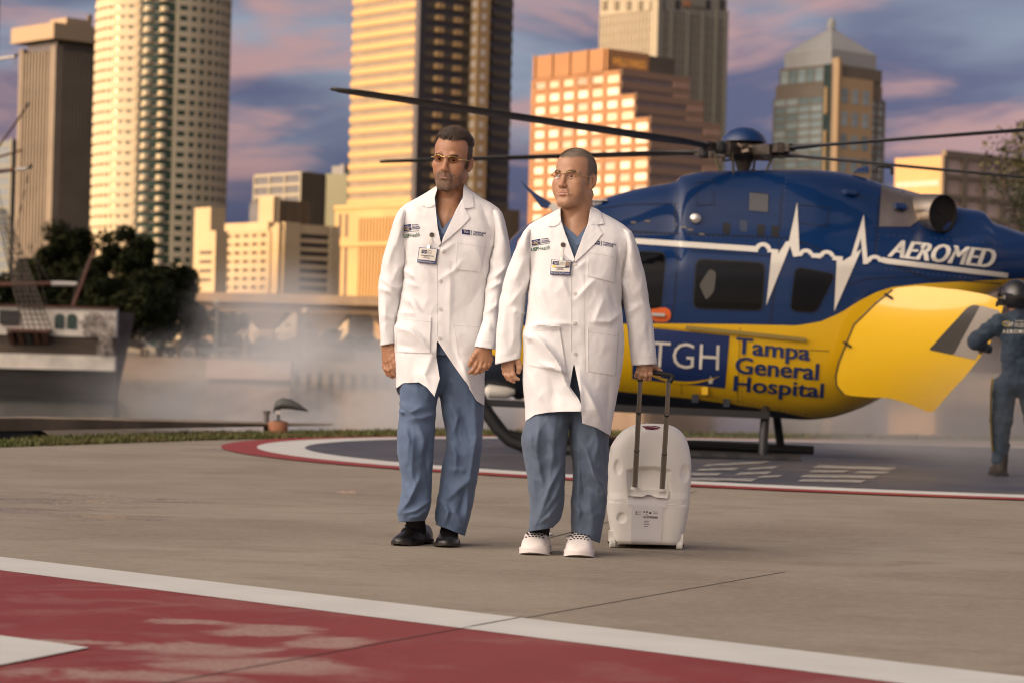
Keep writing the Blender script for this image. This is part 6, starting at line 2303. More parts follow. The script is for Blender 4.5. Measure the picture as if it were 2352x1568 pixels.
class CoatShell(Shell):
    """rings are horizontal rows; the front is open between two edges and the hem is free"""
    def __init__(self, rows, D, left_edge, right_edge, hemL, hemR, hem_back, py0, creases=(), noise=(0, 30, 30), seed=0, flare=None):
        super().__init__([((xl, y), (xr, y), 0.0, bf, bb, n) for y, xl, xr, bf, bb, n in rows], D, creases, noise, seed)
        self.rows = np.array(rows, float)
        self.eL = np.array(left_edge, float)     # left edge of the right-hand panel (lies on top)
        self.eR = np.array(right_edge, float)    # right edge of the left-hand panel
        self.hemL, self.hemR, self.hb, self.py0 = np.array(hemL, float), np.array(hemR, float), hem_back, py0
        self.flare = flare

    def build(self, name, m, parent, nt=190, nu=260):
        y0 = self.rows[0, 0]
        tt = np.linspace(0, 1, nt)[:, None] * np.ones((1, nu))
        uu = np.ones((nt, 1)) * np.linspace(0, 1, nu)[None, :]
        py = y0 + (900 - y0) * tt
        ts = 0.62
        for it in range(4):
            R = [np.interp(py, self.rows[:, 0], self.rows[:, i]) for i in range(6)]
            xm, hw = (R[1] + R[2]) / 2, (R[2] - R[1]) / 2
            n = R[5]
            def ang(x):
                s = np.clip((x - xm) / hw, -.999, .999)
                return np.sign(s) * np.arcsin(np.abs(s) ** (n / 2))
            xR = np.interp(py, self.eR[:, 1], self.eR[:, 0]); xL = np.interp(py, self.eL[:, 1], self.eL[:, 0])
            pr, pl = ang(xR), ang(xL) - 2 * pi
            phi = pr + (pl - pr) * uu
            c = np.cos(phi); s = np.sin(phi)
            sx = np.sign(s) * np.abs(s) ** (2 / n)
            x = xm + hw * sx
            first = phi > -pi / 2
            last = phi < -1.5 * pi
            hem = np.full(py.shape, float(self.hb))
            hl = np.interp(x, self.hemL[:, 0], self.hemL[:, 1]); hr = np.interp(x, self.hemR[:, 0], self.hemR[:, 1])
            hem = np.where(first, hl, np.where(last, hr, hem))
            # ease the back hem into the sides
            bl = np.clip((-phi - pi / 2) / .5, 0, 1); br = np.clip((phi + 1.5 * pi) / .5, 0, 1)
            hem = np.where(~first & ~last & (phi > -pi), self.hemL[0, 1] * (1 - bl) + self.hb * bl, hem)
            hem = np.where(~first & ~last & (phi <= -pi), self.hemR[-1, 1] * (1 - br) + self.hb * br, hem)
            py = np.where(tt < ts, y0 + (self.py0 - y0) * tt / ts, self.py0 + (hem - self.py0) * (tt - ts) / (1 - ts))
        dep = np.where(c > 0, -R[3], R[4]) * np.abs(c) ** (2 / n)
        dep = np.where(c > 0, -R[3] * np.abs(c) ** (2 / n), R[4] * np.abs(c) ** (2 / n))
        w = self.wrinkle(x, py)
        fr = np.clip(c * 1.6 + .15, 0, 1)
        dep = dep - w * fr
        x = x + np.sign(s) * np.abs(s) ** 3 * w * FPX / self.D * .5
        # the under panel tucks in, the lower corners swing out
        under = np.clip(1 - np.abs(uu) / .05, 0, 1) * np.clip((py - self.eR[0, 1] - 60) / 60, 0, 1)
        dep = dep + under * .006
        if self.flare:
            dep = dep - self.flare(x, py, first, last)
        V = self.world(x, py, dep)
        V = V.reshape(-1, 3)
        f = []
        for i in range(nt - 1):
            a = i * nu + np.arange(nu - 1)
            f.append(np.stack([a, a + nu, a + nu + 1, a + 1], 1))
        F_ = np.concatenate(f)
        # turned edge: inner copy joined round hem and fronts gives the cloth its thickness
        cen = self.world(np.interp(py, self.rows[:, 0], (self.rows[:, 1] + self.rows[:, 2]) / 2), py, np.zeros_like(py)).reshape(-1, 3)
        nrm = V - cen; nrm[:, 2] = 0; nrm /= np.maximum(np.linalg.norm(nrm, axis=1, keepdims=True), 1e-6)
        V2 = V - nrm * .0035
        N_ = len(V)
        F2 = F_[:, ::-1] + N_
        rim = []
        rim += [((nt - 1) * nu + k, (nt - 1) * nu + k + 1 + 0, (nt - 1) * nu + k + 1 + N_, (nt - 1) * nu + k + N_) for k in range(nu - 1)]
        for col in (0, nu - 1):
            rim += [(i * nu + col, (i + 1) * nu + col, (i + 1) * nu + col + N_, i * nu + col + N_) for i in range(nt - 1)]
        F_ = np.concatenate([F_, F2, np.array(rim)])
        o = mk(name, np.concatenate([V, V2]), F_, m, parent, smooth=True)
        o.data.set_sharp_from_angle(angle=radians(70))
        return o


def shoe(name, m_up, m_sole, toe_px, toe_py, yaw, parent, L=.29, W=.098, croc=False, lift=0.0, pitch=0.0):
    """a shoe standing on the pad with its toe tip at a picture point, yaw 0 = toe towards the camera"""
    t = G(toe_px, toe_py, lift)
    a = radians(yaw)
    fw = Vector((-sin(a), -cos(a), 0)); sd = Vector((cos(a), -sin(a), 0)); up = Vector((0, 0, 1))
    if pitch:
        q = Matrix.Rotation(radians(pitch), 3, sd)
        fw = q @ fw; up = q @ up
    heel = t - fw * L
    base = heel + Vector((0, 0, lift))
    def pt(u, s, h): return base + fw * (u * L) + sd * s + up * h
    # outline half widths and heights along the length
    us = np.linspace(0, 1, 25)
    if croc:
        wid = np.interp(us, [0, .04, .15, .35, .55, .75, .9, .97, 1], [.25, .62, .84, .84, .95, 1.08, .98, .66, .2]) * W / 2
        hgt_ = np.interp(us, [0, .1, .3, .45, .55, .70, .85, .95, 1], [.070, .078, .078, .105, .105, .088, .068, .050, .034])
        sole_h = .026
    else:
        wid = np.interp(us, [0, .04, .15, .4, .6, .75, .88, .96, 1], [.25, .58, .74, .76, .92, 1.0, .88, .55, .18]) * W / 2
        hgt_ = np.interp(us, [0, .1, .25, .4, .5, .65, .8, .93, 1], [.070, .082, .088, .098, .090, .066, .052, .042, .028])
        sole_h = .016
    n = 18
    v, f = [], []
    for u, w, h in zip(us, wid, hgt_):
        for k in range(n + 1):
            al = pi * k / n
            x = -cos(al)
            z = sin(al)
            ex = 2.6 if not croc else 3.0
            sx = np.sign(x) * abs(x) ** (2 / ex); sz = abs(z) ** (2 / ex)
            v.append(pt(u, w * sx * (1.0 - .10 * sz), sole_h + (h - sole_h) * sz))
    m = n + 1
    for i in range(len(us) - 1):
        for k in range(n):
            f.append((i * m + k, i * m + k + 1, (i + 1) * m + k + 1, (i + 1) * m + k))
    f += [tuple(range(m)), tuple((len(us) - 1) * m + k for k in range(m))[::-1]]
    o = smooth_obj(mk(name, v, f, m_up, parent, recalc=True), radians(60))
    # sole
    v, f = [], []
    g = 1.05 if croc else 1.06
    for u, w in zip(us, wid):
        arch = 0.0 if croc else .012 * np.clip(1 - abs(u - .36) / .13, 0, 1)
        tip = (.012 if croc else .010) * np.clip((u - .80) / .2, 0, 1) ** 2
        for s, h in ((-1, 0), (1, 0), (1, 1), (-1, 1)):
            uu = u + (.012 if u > .97 else (-.012 if u < .02 else 0))
            v.append(pt(uu, s * (w * g + .002), (sole_h + .003) if h else .001 + arch + tip))
    for i in range(len(us) - 1):
        for j in range(4):
            j2 = (j + 1) % 4
            f.append((4 * i + j, 4 * i + j2, 4 * i + 4 + j2, 4 * i + 4 + j))
    f += [(0, 1, 2, 3), (4 * len(us) - 1, 4 * len(us) - 2, 4 * len(us) - 3, 4 * len(us) - 4)]
    smooth_obj(mk('sole', v, f, m_sole, o, recalc=True), radians(40))
    def top(u, s):
        w = np.interp(u, us, wid); h = np.interp(u, us, hgt_)
        x = np.clip(s / w, -.97, .97); ex = 2.6 if not croc else 3.0
        c = abs(x) ** (ex / 2)
        sz = max(0, 1 - c * c) ** (1 / ex)
        return pt(u, s, sole_h + (h - sole_h) * sz)
    return o, pt, top


def disc(o, c, nrm, r, m, name, sx=1.0, n=10):
    nrm = Vector(nrm).normalized()
    a = nrm.cross(Vector((0, 0, 1)))
    if a.length < .05: a = Vector((1, 0, 0))
    a.normalize(); b = nrm.cross(a)
    v = [Vector(c) + a * (r * sx * cos(2 * pi * k / n)) + b * (r * sin(2 * pi * k / n)) for k in range(n)]
    v.append(Vector(c) + nrm * .0008)
    return mk(name, v, [(k, (k + 1) % n, n) for k in range(n)], m, o, recalc=False)


def finger(F, pts, r, k=.004):
    for (a, b), (ra, rb) in zip(zip(pts, pts[1:]), zip(r, r[1:])):
        F.cone(a, b, ra, rb, k)

# ================================================================== THE TWO DOCTORS
def glasses(H, parent, tint, temple_y=.03):
    r_ = MB()
    lens = MB()
    for q in (-1, 1):
        out = [(q * (.0125 + .040 * (1 - cos(a)) / 2), -.1035 + .010 * ((1 - cos(a)) / 2) ** 2, .004 + (.0125 if sin(a) > 0 else .0185) * (abs(sin(a)) ** .75) * np.sign(sin(a))) for a in np.linspace(0, 2 * pi, 20, endpoint=False)]
        if q < 0: out = out[::-1]
        b0 = [H.w(p) for p in out]; n = len(b0)
        back = [H.w((p[0], p[1] + .0015, p[2])) for p in out]
        lens.add(b0 + back, [tuple(range(n)), tuple(n + k for k in range(n))[::-1]] + [(k, (k + 1) % n, n + (k + 1) % n, n + k)[::-1] for k in range(n)])
        r_.tube([H.w((q * .0530, -.0940, .006)), H.w((q * .066, -.085, .007)), H.w((q * .0765, -.055, .0065)), H.w((q * .0800, -.01, .005)), H.w((q * .0810, .012, .004))], .0017, 6)
        r_.tube([H.w((q * .0150, -.1030, .004)), H.w((q * .012, -.098, -.006))], .0008, 5)
        # a wire along the lens's upper edge
        r_.tube([H.w((q * x, -.1042 + .010 * ((x - .0125) / .04) ** 2, z)) for x, z in ((.0135, .010), (.022, .0155), (.032, .0168), (.044, .0150), (.0525, .008))], .0014, 5)
    r_.tube([H.w((-.013, -.104, .010)), H.w((0, -.1085, .012)), H.w((.013, -.104, .010))], .0015, 6)
    o = r_.build('glasses', M_GOLD, parent)
    lens.build('lens', tint, o)['kind'] = 'stuff'
    return o


def lens_mat(name, alpha, col):
    m = bpy.data.materials.new(name); m.use_nodes = True
    N, L = m.node_tree.nodes, m.node_tree.links
    N.clear()
    t = nd(N, 'ShaderNodeBsdfTransparent'); t.inputs[0].default_value = (*col, 1)
    g = nd(N, 'ShaderNodeBsdfGlossy'); g.inputs['Roughness'].default_value = 0.03
    fr = nd(N, 'ShaderNodeFresnel'); fr.inputs[0].default_value = 1.5
    mx = nd(N, 'ShaderNodeMixShader')
    L.new(math_node(N, L, 'MULTIPLY_ADD', fr.outputs[0], .14, alpha), mx.inputs[0]); L.new(t.outputs[0], mx.inputs[1]); L.new(g.outputs[0], mx.inputs[2])
    o = nd(N, 'ShaderNodeOutputMaterial'); L.new(mx.outputs[0], o.inputs[0])
    return m


M_EYE = mat('eye_white', (0.50, 0.44, 0.40), 0.25)
M_IRIS = mat('iris_brown', (0.016, 0.010, 0.007), 0.6, spec=0.2)


def eyes(H, parent):
    for q in (-1, 1):
        c = H.w((q * .0317, -.0713, 0))
        v = []; f = []
        n, m = 14, 9
        for i in range(m + 1):
            a = pi * i / m
            for k in range(n):
                b_ = 2 * pi * k / n
                p = Vector((sin(a) * cos(b_), -cos(a), sin(a) * sin(b_))) * .0127
                v.append(c + H.R @ (p * H.s))
        for i in range(m):
            for k in range(n):
                k2 = (k + 1) % n
                f.append((i * n + k, i * n + k2, (i + 1) * n + k2, (i + 1) * n + k))
        e = mk('eye', v, f, M_EYE, parent, smooth=True, recalc=True)
        v = [c + H.R @ (Vector((.0064 * cos(2 * pi * k / 14), -.0115, .0064 * sin(2 * pi * k / 14))) * H.s) for k in range(14)] + [c + H.R @ (Vector((0, -.0131, 0)) * H.s)]
        mk('iris', v, [(k, (k + 1) % 14, 14) for k in range(14)], M_IRIS, e)


def badge(sh, parent, reel, card, photo=False, seed=0):
    b = empty('id_badge', Vector(sh.world(np.array(reel[0]), np.array(reel[1]), sh.front(np.array([reel[0]]), np.array([reel[1]]))[0])) )
    b.parent = parent; b.location = b.location - world_loc(parent)
    TL, TR, BR, BL = [np.array(q, float) for q in card]
    q = lambda a, c: tuple((TL + (TR - TL) * a) * (1 - c) + (BL + (BR - BL) * a) * c)
    quad = lambda a0, a1, c0, c1: [q(a0, c0), q(a1, c0), q(a1, c1), q(a0, c1)]
    OFF = .012
    patch('reel', sh, [(reel[0] + 8 * cos(a), reel[1] + 8 * sin(a)) for a in np.linspace(0, 2 * pi, 20, endpoint=False)], M_CARDW, .010, b)
    patch('reel_face', sh, [(reel[0] + 5.6 * cos(a), reel[1] + 5.6 * sin(a)) for a in np.linspace(0, 2 * pi, 16, endpoint=False)], mat('reel_brown', (0.045, 0.035, 0.032), 0.4), .0118, b)
    mid = (TL + TR) / 2
    line_patch('strap', sh, [(reel[0] - 1, reel[1] + 8), (mid[0] + (reel[0] - mid[0]) * .3, (reel[1] + mid[1]) / 2 + 4), (mid[0], mid[1] + 1)], 4.0, M_CARDW, .011, b)
    patch('clip', sh, [(mid[0] - 3, mid[1] - 7), (mid[0] + 3, mid[1] - 7), (mid[0] + 3, mid[1] + 1), (mid[0] - 3, mid[1] + 1)], M_CHROME, .013, b)
    c = patch('card', sh, card, M_CARDB, OFF, b)
    patch('card_face', sh, quad(.03, .96, .03, .80), M_CARDW, OFF + .0008, b)
    patch('card_logo', sh, quad(.16, .44, .14, .38) if not photo else quad(.08, .40, .10, .34), M_EMB, OFF + .0016, b)
    text_patch('card_logo_text', sh, 'TGH', quad(.20, .41, .19, .34) if not photo else quad(.13, .37, .15, .29), M_CARDW, OFF + .0022, b)
    a0 = .47 if not photo else .43
    for i, t in enumerate(('Tampa', 'General', 'Hospital')):
        text_patch('card_text', sh, t, quad(a0, a0 + .24, .13 + .085 * i, .20 + .085 * i), M_PRINT, OFF + .0016, b)
    for (x0, x1, y0, y1) in ((.16, .84, .48, .535), (.34, .62, .575, .61), (.30, .66, .645, .68)):
        patch('card_print', sh, quad(x0, x1, y0, y1), M_PRINT, OFF + .0016, b)
    text_patch('card_motto', sh, 'We Heal. We Teach. We Innovate.', quad(.05, .95, .86, .95), M_CARDW, OFF + .0010, b)
    if photo:
        patch('card_photo', sh, quad(.72, .94, .08, .50), mat('portrait_backdrop', (0.20, 0.18, 0.16), 0.5), OFF + .0016, b)
        patch('portrait_head', sh, [tuple(np.array(q(.83, .25)) + (3.2 * cos(a), 4.2 * sin(a))) for a in np.linspace(0, 2 * pi, 12, endpoint=False)], mat('portrait_skin', (0.36, 0.20, 0.13), 0.5), OFF + .0021, b)
        patch('portrait_suit', sh, quad(.74, .92, .42, .50), M_EMB, OFF + .0021, b)
        patch('card_sticker', sh, quad(.08, .26, .38, .52), M_YEL, OFF + .0021, b)
    return b


def tgh_marks(sh, parent, logo, txt, line, usf, logo2, bar, txt2):
    OFF = .0022
    def q4(r): return r
    lp = patch('coat_logo', sh, logo, M_EMB, OFF, parent)
    L4 = [np.array(p, float) for p in logo]
    def inq(L4, a, c): return tuple((L4[0] + (L4[1] - L4[0]) * a) * (1 - c) + (L4[3] + (L4[2] - L4[3]) * a) * c)
    for Q, prt in ((logo, lp),):
        Q = [np.array(p, float) for p in Q]
        text_patch('logo_letters', sh, 'TGH', [inq(Q, .22, .22), inq(Q, .92, .22), inq(Q, .90, .70), inq(Q, .20, .70)], M_CARDW, OFF + .0012, prt)
        line_patch('logo_swoosh', sh, [inq(Q, .12, .35), inq(Q, .14, .70), inq(Q, .40, .86), inq(Q, .80, .82)], 1.0, mat('logo_yellow', (0.6, 0.42, 0.05), .6), OFF + .0012, prt)
    T = [np.array(p, float) for p in txt]
    for i, t in enumerate(('Tampa', 'General', 'Hospital')):
        e = (1.0, 1.0, 1.0)[i]
        text_patch('coat_text', sh, t, [inq(T, 0, i / 3 + .02), inq(T, (.80, .90, 1.0)[i], i / 3 + .02), inq(T, (.80, .90, 1.0)[i], i / 3 + .31), inq(T, 0, i / 3 + .31)], M_EMB, OFF, parent, bold=.03)
    line_patch('coat_rule', sh, line, .8, M_EMBG, OFF, parent)
    U = [np.array(p, float) for p in usf]
    text_patch('coat_text', sh, 'USF', [inq(U, 0, 0), inq(U, .36, 0), inq(U, .36, 1), inq(U, 0, 1)], M_EMBG, OFF, parent, bold=.025)
    text_patch('coat_text', sh, 'Health', [inq(U, .39, 0), inq(U, 1, 0), inq(U, 1, 1), inq(U, .39, 1)], M_EMBG, OFF, parent)
    l2 = patch('coat_logo', sh, logo2, M_EMB, OFF, parent)
    Q = [np.array(p, float) for p in logo2]
    text_patch('logo_letters', sh, 'TGH', [inq(Q, .22, .22), inq(Q, .92, .22), inq(Q, .90, .72), inq(Q, .20, .72)], M_CARDW, OFF + .0012, l2)
    line_patch('coat_rule', sh, bar, 1.1, M_EMB, OFF, parent)
    T = [np.array(p, float) for p in txt2]
    text_patch('coat_text', sh, 'TRANSPLANT', [inq(T, 0, 0), inq(T, 1, 0), inq(T, 1, .44), inq(T, 0, .44)], M_EMB, OFF, parent, bold=.03)
    text_patch('coat_text', sh, 'INSTITUTE', [inq(T, 0, .55), inq(T, .80, .55), inq(T, .80, 1), inq(T, 0, 1)], M_EMB, OFF, parent, bold=.03)


def buttons(sh, parent, pts):
    for x, y in pts:
        b = patch('button', sh, [(x + 4.0 * cos(a), y + 4.0 * sin(a)) for a in np.linspace(0, 2 * pi, 16, endpoint=False)], M_BUTTON, .0042, parent)
        patch('button_rim', sh, [(x + 2.6 * cos(a), y + 2.6 * sin(a)) for a in np.linspace(0, 2 * pi, 14, endpoint=False)], M_COATIN, .0047, b)


def pocket(sh, parent, pts, band=0.11, off=.004):
    p = patch('pocket', sh, pts, M_COAT, off, parent, ml=6)
    A, B, C, D_ = [np.array(q, float) for q in pts]
    line_patch('pocket_hem', sh, [tuple(A + (D_ - A) * band), tuple(B + (C - B) * band)], .9, M_COATIN, off + .0013, p)
    for a, b in ((A, D_), (D_, C), (C, B)):
        line_patch('pocket_seam', sh, [tuple(a + ((A + C) / 2 - a) * .025), tuple(b + ((A + C) / 2 - b) * .025)], .8, M_COATIN, off + .0013, p)
    return p


def hands(F, w, spec):
    for key, sp in spec.items():
        wr = w(*sp['wrist'])
        for kn in sp['knuckles']:
            F.cone(wr, w(*kn), sp.get('wr', .024), .0135, .012)
        for fg in sp['fingers']:
            finger(F, [w(*p) for p in fg], (.0108, .0100, .0092, .0078), .0035)
            # knuckle bumps and a nail ridge
            F.ell(w(*fg[0]), (.0115, .0115, .0115), .006); F.ell(w(*fg[1]), (.0106, .0106, .0106), .004)
        finger(F, [w(*p) for p in sp['thumb']], (.0150, .0128, .0118, .0092), .006)
        F.cone(wr, w(*sp['thumb'][0]), sp.get('wr', .024), .016, .014)


def hand_zone(w, sp):
    pts = [w(*p) for f in sp['fingers'] for p in f] + [w(*p) for p in sp['thumb']] + [w(*sp['wrist'])]
    a = np.array([tuple(p) for p in pts])
    return a.min(0) - .018, a.max(0) + .018


def doctor(cfg):
    D = cfg['D']
    w = lambda px, py, dy=0.0: P(px, py, D + dy)
    g = cfg['foot']
    root = empty('person', G(*g), cfg['label'], 'person')
    H = Head(w(*cfg['head']), *cfg['turn'], cfg.get('hs', 1.04))
    hz = [hand_zone(w, sp) for sp in cfg['hands'].values()]
    hc = np.array(H.c)
    lo = np.array([min([w(a, 600).x for a in cfg['xspan']]) - .02, D - .30, -.02 + gz(D)]); hi = np.array([max([w(a, 600).x for a in cfg['xspan']]) + .02, D + .24, hc[2] + .17])
    ax = []
    for i in range(3):
        m = (.105, .135, .0)[i]
        zn = [(hc[i] - m, hc[i] + m, .0026)] if i < 2 else [(hc[2] - .175, hc[2] + .155, .0025)]
        zn += [(a[i], b[i], .0028) for a, b in hz]
        ax.append(axis_grid(lo[i], hi[i], .014, zn))
    F = Field(*ax)
    cfg['body'](F, w)
    build_head(F, H, **cfg.get('face', {}))
    hands(F, w, cfg['hands'])
    V, Fc = F.mesh()
    body = mk('body', V, Fc, cfg['skin_mat'], root, smooth=True)
    hf = cfg['hairfn']
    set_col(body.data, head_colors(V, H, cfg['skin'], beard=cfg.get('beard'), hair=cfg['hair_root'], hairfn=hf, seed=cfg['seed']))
    eyes(H, body)
    glasses(H, root, cfg['lens'])
    me = body.data
    Nn = np.zeros(len(me.vertices) * 3); me.vertices.foreach_get('normal', Nn); Nn = Nn.reshape(-1, 3)
    L = H.loc(V)
    near = (np.abs(L[:, 0]) < .12) & (L[:, 2] > -.16) & (np.abs(L[:, 1]) < .16)
    cfg['hair'](V, Nn, L, near, hf, H, body)
    print(cfg['label'][:20], 'verts', len(V), 'grid', F.V.shape)
    return root, body, H, w


# ------------------------------------------------------------------ the taller doctor
DA = 10.70
A_HANDS = {
    'r': dict(wrist=(891, 784, .0), wr=.025, knuckles=[(897, 826, -.022), (890, 829, -.006), (886, 829, .010), (884, 825, .023)],
              fingers=[[(897, 826, -.022), (900, 845, -.028), (904, 857, -.020), (909, 864, -.008)], [(890, 829, -.006), (893, 849, -.012), (897, 861, -.004), (902, 866, .008)],
                       [(886, 829, .010), (886, 847, .006), (890, 858, .012), (895, 861, .020)], [(884, 825, .023), (883, 840, .021), (886, 849, .025), (890, 852, .030)]],
              thumb=[(899, 802, -.016), (905, 818, -.026), (908, 832, -.029), (909, 844, -.026)]),
    'l': dict(wrist=(1113, 794, -0.165), wr=.027, knuckles=[(1098, 822, -0.177), (1107, 827, -0.179), (1117, 828, -0.175), (1126, 825, -0.169)],
              fingers=[[(1098, 822, -0.177), (1093, 838, -0.185), (1086, 849, -0.181), (1079, 855, -0.173)], [(1107, 827, -0.179), (1103, 843, -0.187), (1096, 853, -0.181), (1089, 857, -0.171)],
                       [(1117, 828, -0.175), (1113, 842, -0.183), (1107, 851, -0.177), (1101, 854, -0.165)], [(1126, 825, -0.169), (1123, 837, -0.175), (1118, 845, -0.171), (1112, 848, -0.161)]],
              thumb=[(1099, 806, -0.175), (1089, 818, -0.183), (1083, 829, -0.181), (1079, 838, -0.177)])}


def body_A(F, w):
    F.cone(w(1012, 780, .01), w(1022, 620, .015), .100, .105, .03)
    F.cone(w(1022, 620, .015), w(1030, 510, .012), .105, .086, .03)
    F.cone(w(1030, 510, .012), w(1034, 462, .028), .086, .060, .03)
    F.cone(w(955, 500, .02), w(1115, 494, .02), .048, .048, .04)
    F.cone(w(1000, 462, .035), w(960, 490, .03), .045, .045, .03); F.cone(w(1070, 456, .035), w(1112, 486, .03), .045, .045, .03)
    for pts, r in ((((921, 508, .02), (900, 650, .03), (891, 784, .0)), (.032, .030, .025)), (((1141, 510, .02), (1147, 645, -.03), (1113, 794, -.165)), (.030, .028, .024)),
                   (((962, 850, .0), (955, 1040, -.05), (948, 1160, -.03)), (.060, .050, .034)), (((1062, 850, .0), (1064, 1040, .03), (1045, 1160, .02)), (.060, .050, .034))):
        F.cone(w(*pts[0]), w(*pts[1]), r[0], r[1], .02); F.cone(w(*pts[1]), w(*pts[2]), r[1], r[2], .02)


def hair_A(V, Nn, L, near, hf, H, body):
    m1 = mat('hair_brown', (0.050, 0.031, 0.020), 0.42, noise_amt=0.3, noise_scale=40)
    m2 = mat('hair_greying', (0.17, 0.13, 0.10), 0.5)
    wt = np.clip(hf(*L.T), 0, 1) * near
    tz = sstep(.055, .095, L[:, 2])
    Rn = H.Rn
    def fl_top(Pp, ids):
        l = L[ids]
        f = np.stack([.35 + l[:, 0] * 2, np.ones(len(l)) * .9, .55 - l[:, 1] * 6], 1)
        return f @ Rn.T
    def fl_side(Pp, ids):
        l = L[ids]
        return np.tile((0, .6, -1.0), (len(l), 1)) @ Rn.T
    strands('hair', V, Nn, wt * tz + 1e-12, 5200, .030, .6, fl_top, m1, body, .0011, 1, .62)
    strands('hair', V, Nn, wt * tz + 1e-12, 900, .032, .6, fl_top, m2, body, .0012, 5, .50)
    strands('hair', V, Nn, wt * (1 - tz) + 1e-12, 4600, .010, .4, fl_side, m1, body, .0009, 2, .40)
    strands('hair', V, Nn, wt * (1 - tz) + 1e-12, 4200, .010, .5, fl_side, m2, body, .0009, 3, .45)
    bw = beard_weight(*L.T) * near
    down = lambda Pp, ids: np.tile((0, -.25, -1.0), (len(ids), 1)) @ Rn.T
    strands('beard', V, Nn, bw + 1e-12, 2600, .0050, .5, down, mat('beard_brown', (0.13, 0.085, 0.055), .55), body, .0006, 4, .45)
    strands('beard', V, Nn, bw + 1e-12, 2000, .0055, .5, down, mat('beard_grey', (0.32, 0.25, 0.19), .55), body, .0006, 6, .45)
    brow(V, Nn, L, near, H, body, mat('brow_brown', (0.075, 0.045, 0.028), .5), 300)


def brow(V, Nn, L, near, H, body, m, n):
    ax = np.abs(L[:, 0])
    zc = .0165 + .0035 * np.sin(np.clip((ax - .010) / .04, 0, 1) * pi * .9)
    bw = np.exp(-((L[:, 2] - zc) / .0028) ** 2) * sstep(.010, .016, ax) * sstep(.052, .044, ax) * near * (L[:, 1] < -.045)
    sg = np.sign(L[:, 0])
    strands('eyebrow', V, Nn, bw + 1e-12, n, .0060, .4, lambda Pp, ids: np.stack([sg[ids], np.zeros(len(ids)), np.full(len(ids), .35)], 1) @ H.Rn.T, m, body, .0006, 9, .25)


A_SKIN = (0.42, 0.212, 0.118)
cfgA = dict(D=DA, foot=(1000, 1250), label='taller doctor with goatee and gold glasses striding in white coat, blue scrubs and black loafers', head=(1038, 369, -.025), turn=(-14, 4, 5), hs=1.045,
            xspan=(862, 1185), hands=A_HANDS, body=body_A, skin=A_SKIN, skin_mat=skin_material('skin_tan'), seed=3, beard=(.38, (.17, .105, .068)), hair_root=(.050, .032, .022),
            hairfn=hair_region(.080, .70), hair=hair_A, lens=lens_mat('amber_lens', .0, (.80, .755, .70)), face=dict(full=.94))
docA, bodyA, HA, wA = doctor(cfgA)

A_CR = [
    ([(930, 619), (952, 640)], .009, 7, 4), ([(926, 674), (947, 708)], .010, 8, 4), ([(946, 682), (966, 714)], .008, 8, 4), ([(914, 717), (956, 722)], .008, 6, 5), ([(935, 648), (960, 660)], .006, 8, 4),
    ([(908, 748), (945, 760), (968, 780), (990, 808)], .020, 16, 6), ([(912, 790), (950, 800)], -.008, 12, 10), ([(1012, 640), (1042, 622), (1060, 600)], .006, 8, 5),
    ([(1036, 632), (1034, 745)], .006, 14, 5), ([(1110, 650), (1080, 700)], -.006, 14, 12), ([(1012, 580), (1040, 560)], .005, 7, 5), ([(960, 600), (990, 640)], .004, 16, 8),
    ([(1000, 800), (975, 860), (990, 905)], .010, 14, 10), ([(1060, 830), (1085, 900)], .010, 16, 10), ([(1030, 780), (1060, 850)], -.008, 14, 12), ([(925, 820), (940, 880)], .006, 12, 10),
    ([(1110, 480), (1132, 540), (1122, 600)], -.010, 10, 8), ([(935, 520), (926, 580), (932, 615)], -.010, 8, 8), ([(1090, 560), (1115, 620)], .005, 12, 8), ([(940, 470), (985, 500)], .004, 14, 8)]
A_ROWS = [(428, 1001, 1068, .050, .075, 2.0), (440, 984, 1085, .060, .085, 2.0), (455, 958, 1106, .070, .095, 2.1), (468, 933, 1130, .078, .10, 2.2), (480, 918, 1147, .085, .105, 2.3),
          (495, 914, 1150, .097, .11, 2.4), (520, 912, 1148, .112, .115, 2.5), (560, 917, 1140, .124, .115, 2.5), (600, 926, 1128, .128, .11, 2.5), (640, 928, 1121, .126, .105, 2.5),
          (680, 922, 1117, .122, .10, 2.4), (720, 914, 1115, .122, .11, 2.4), (760, 905, 1113, .128, .13, 2.4), (800, 904, 1114, .134, .14, 2.4), (850, 908, 1114, .138, .145, 2.4), (940, 911, 1112, .142, .145, 2.4)]


def flare_A(x, py, first, last):
    t = np.clip((py - 790) / 110, 0, 1) ** 1.5
    a = np.where(first, np.clip((x - 950) / 50, 0, 1) * .045, 0)
    b = np.where(last, np.clip((1095 - x) / 70, 0, 1) * .050, 0)
    return t * (a + b)


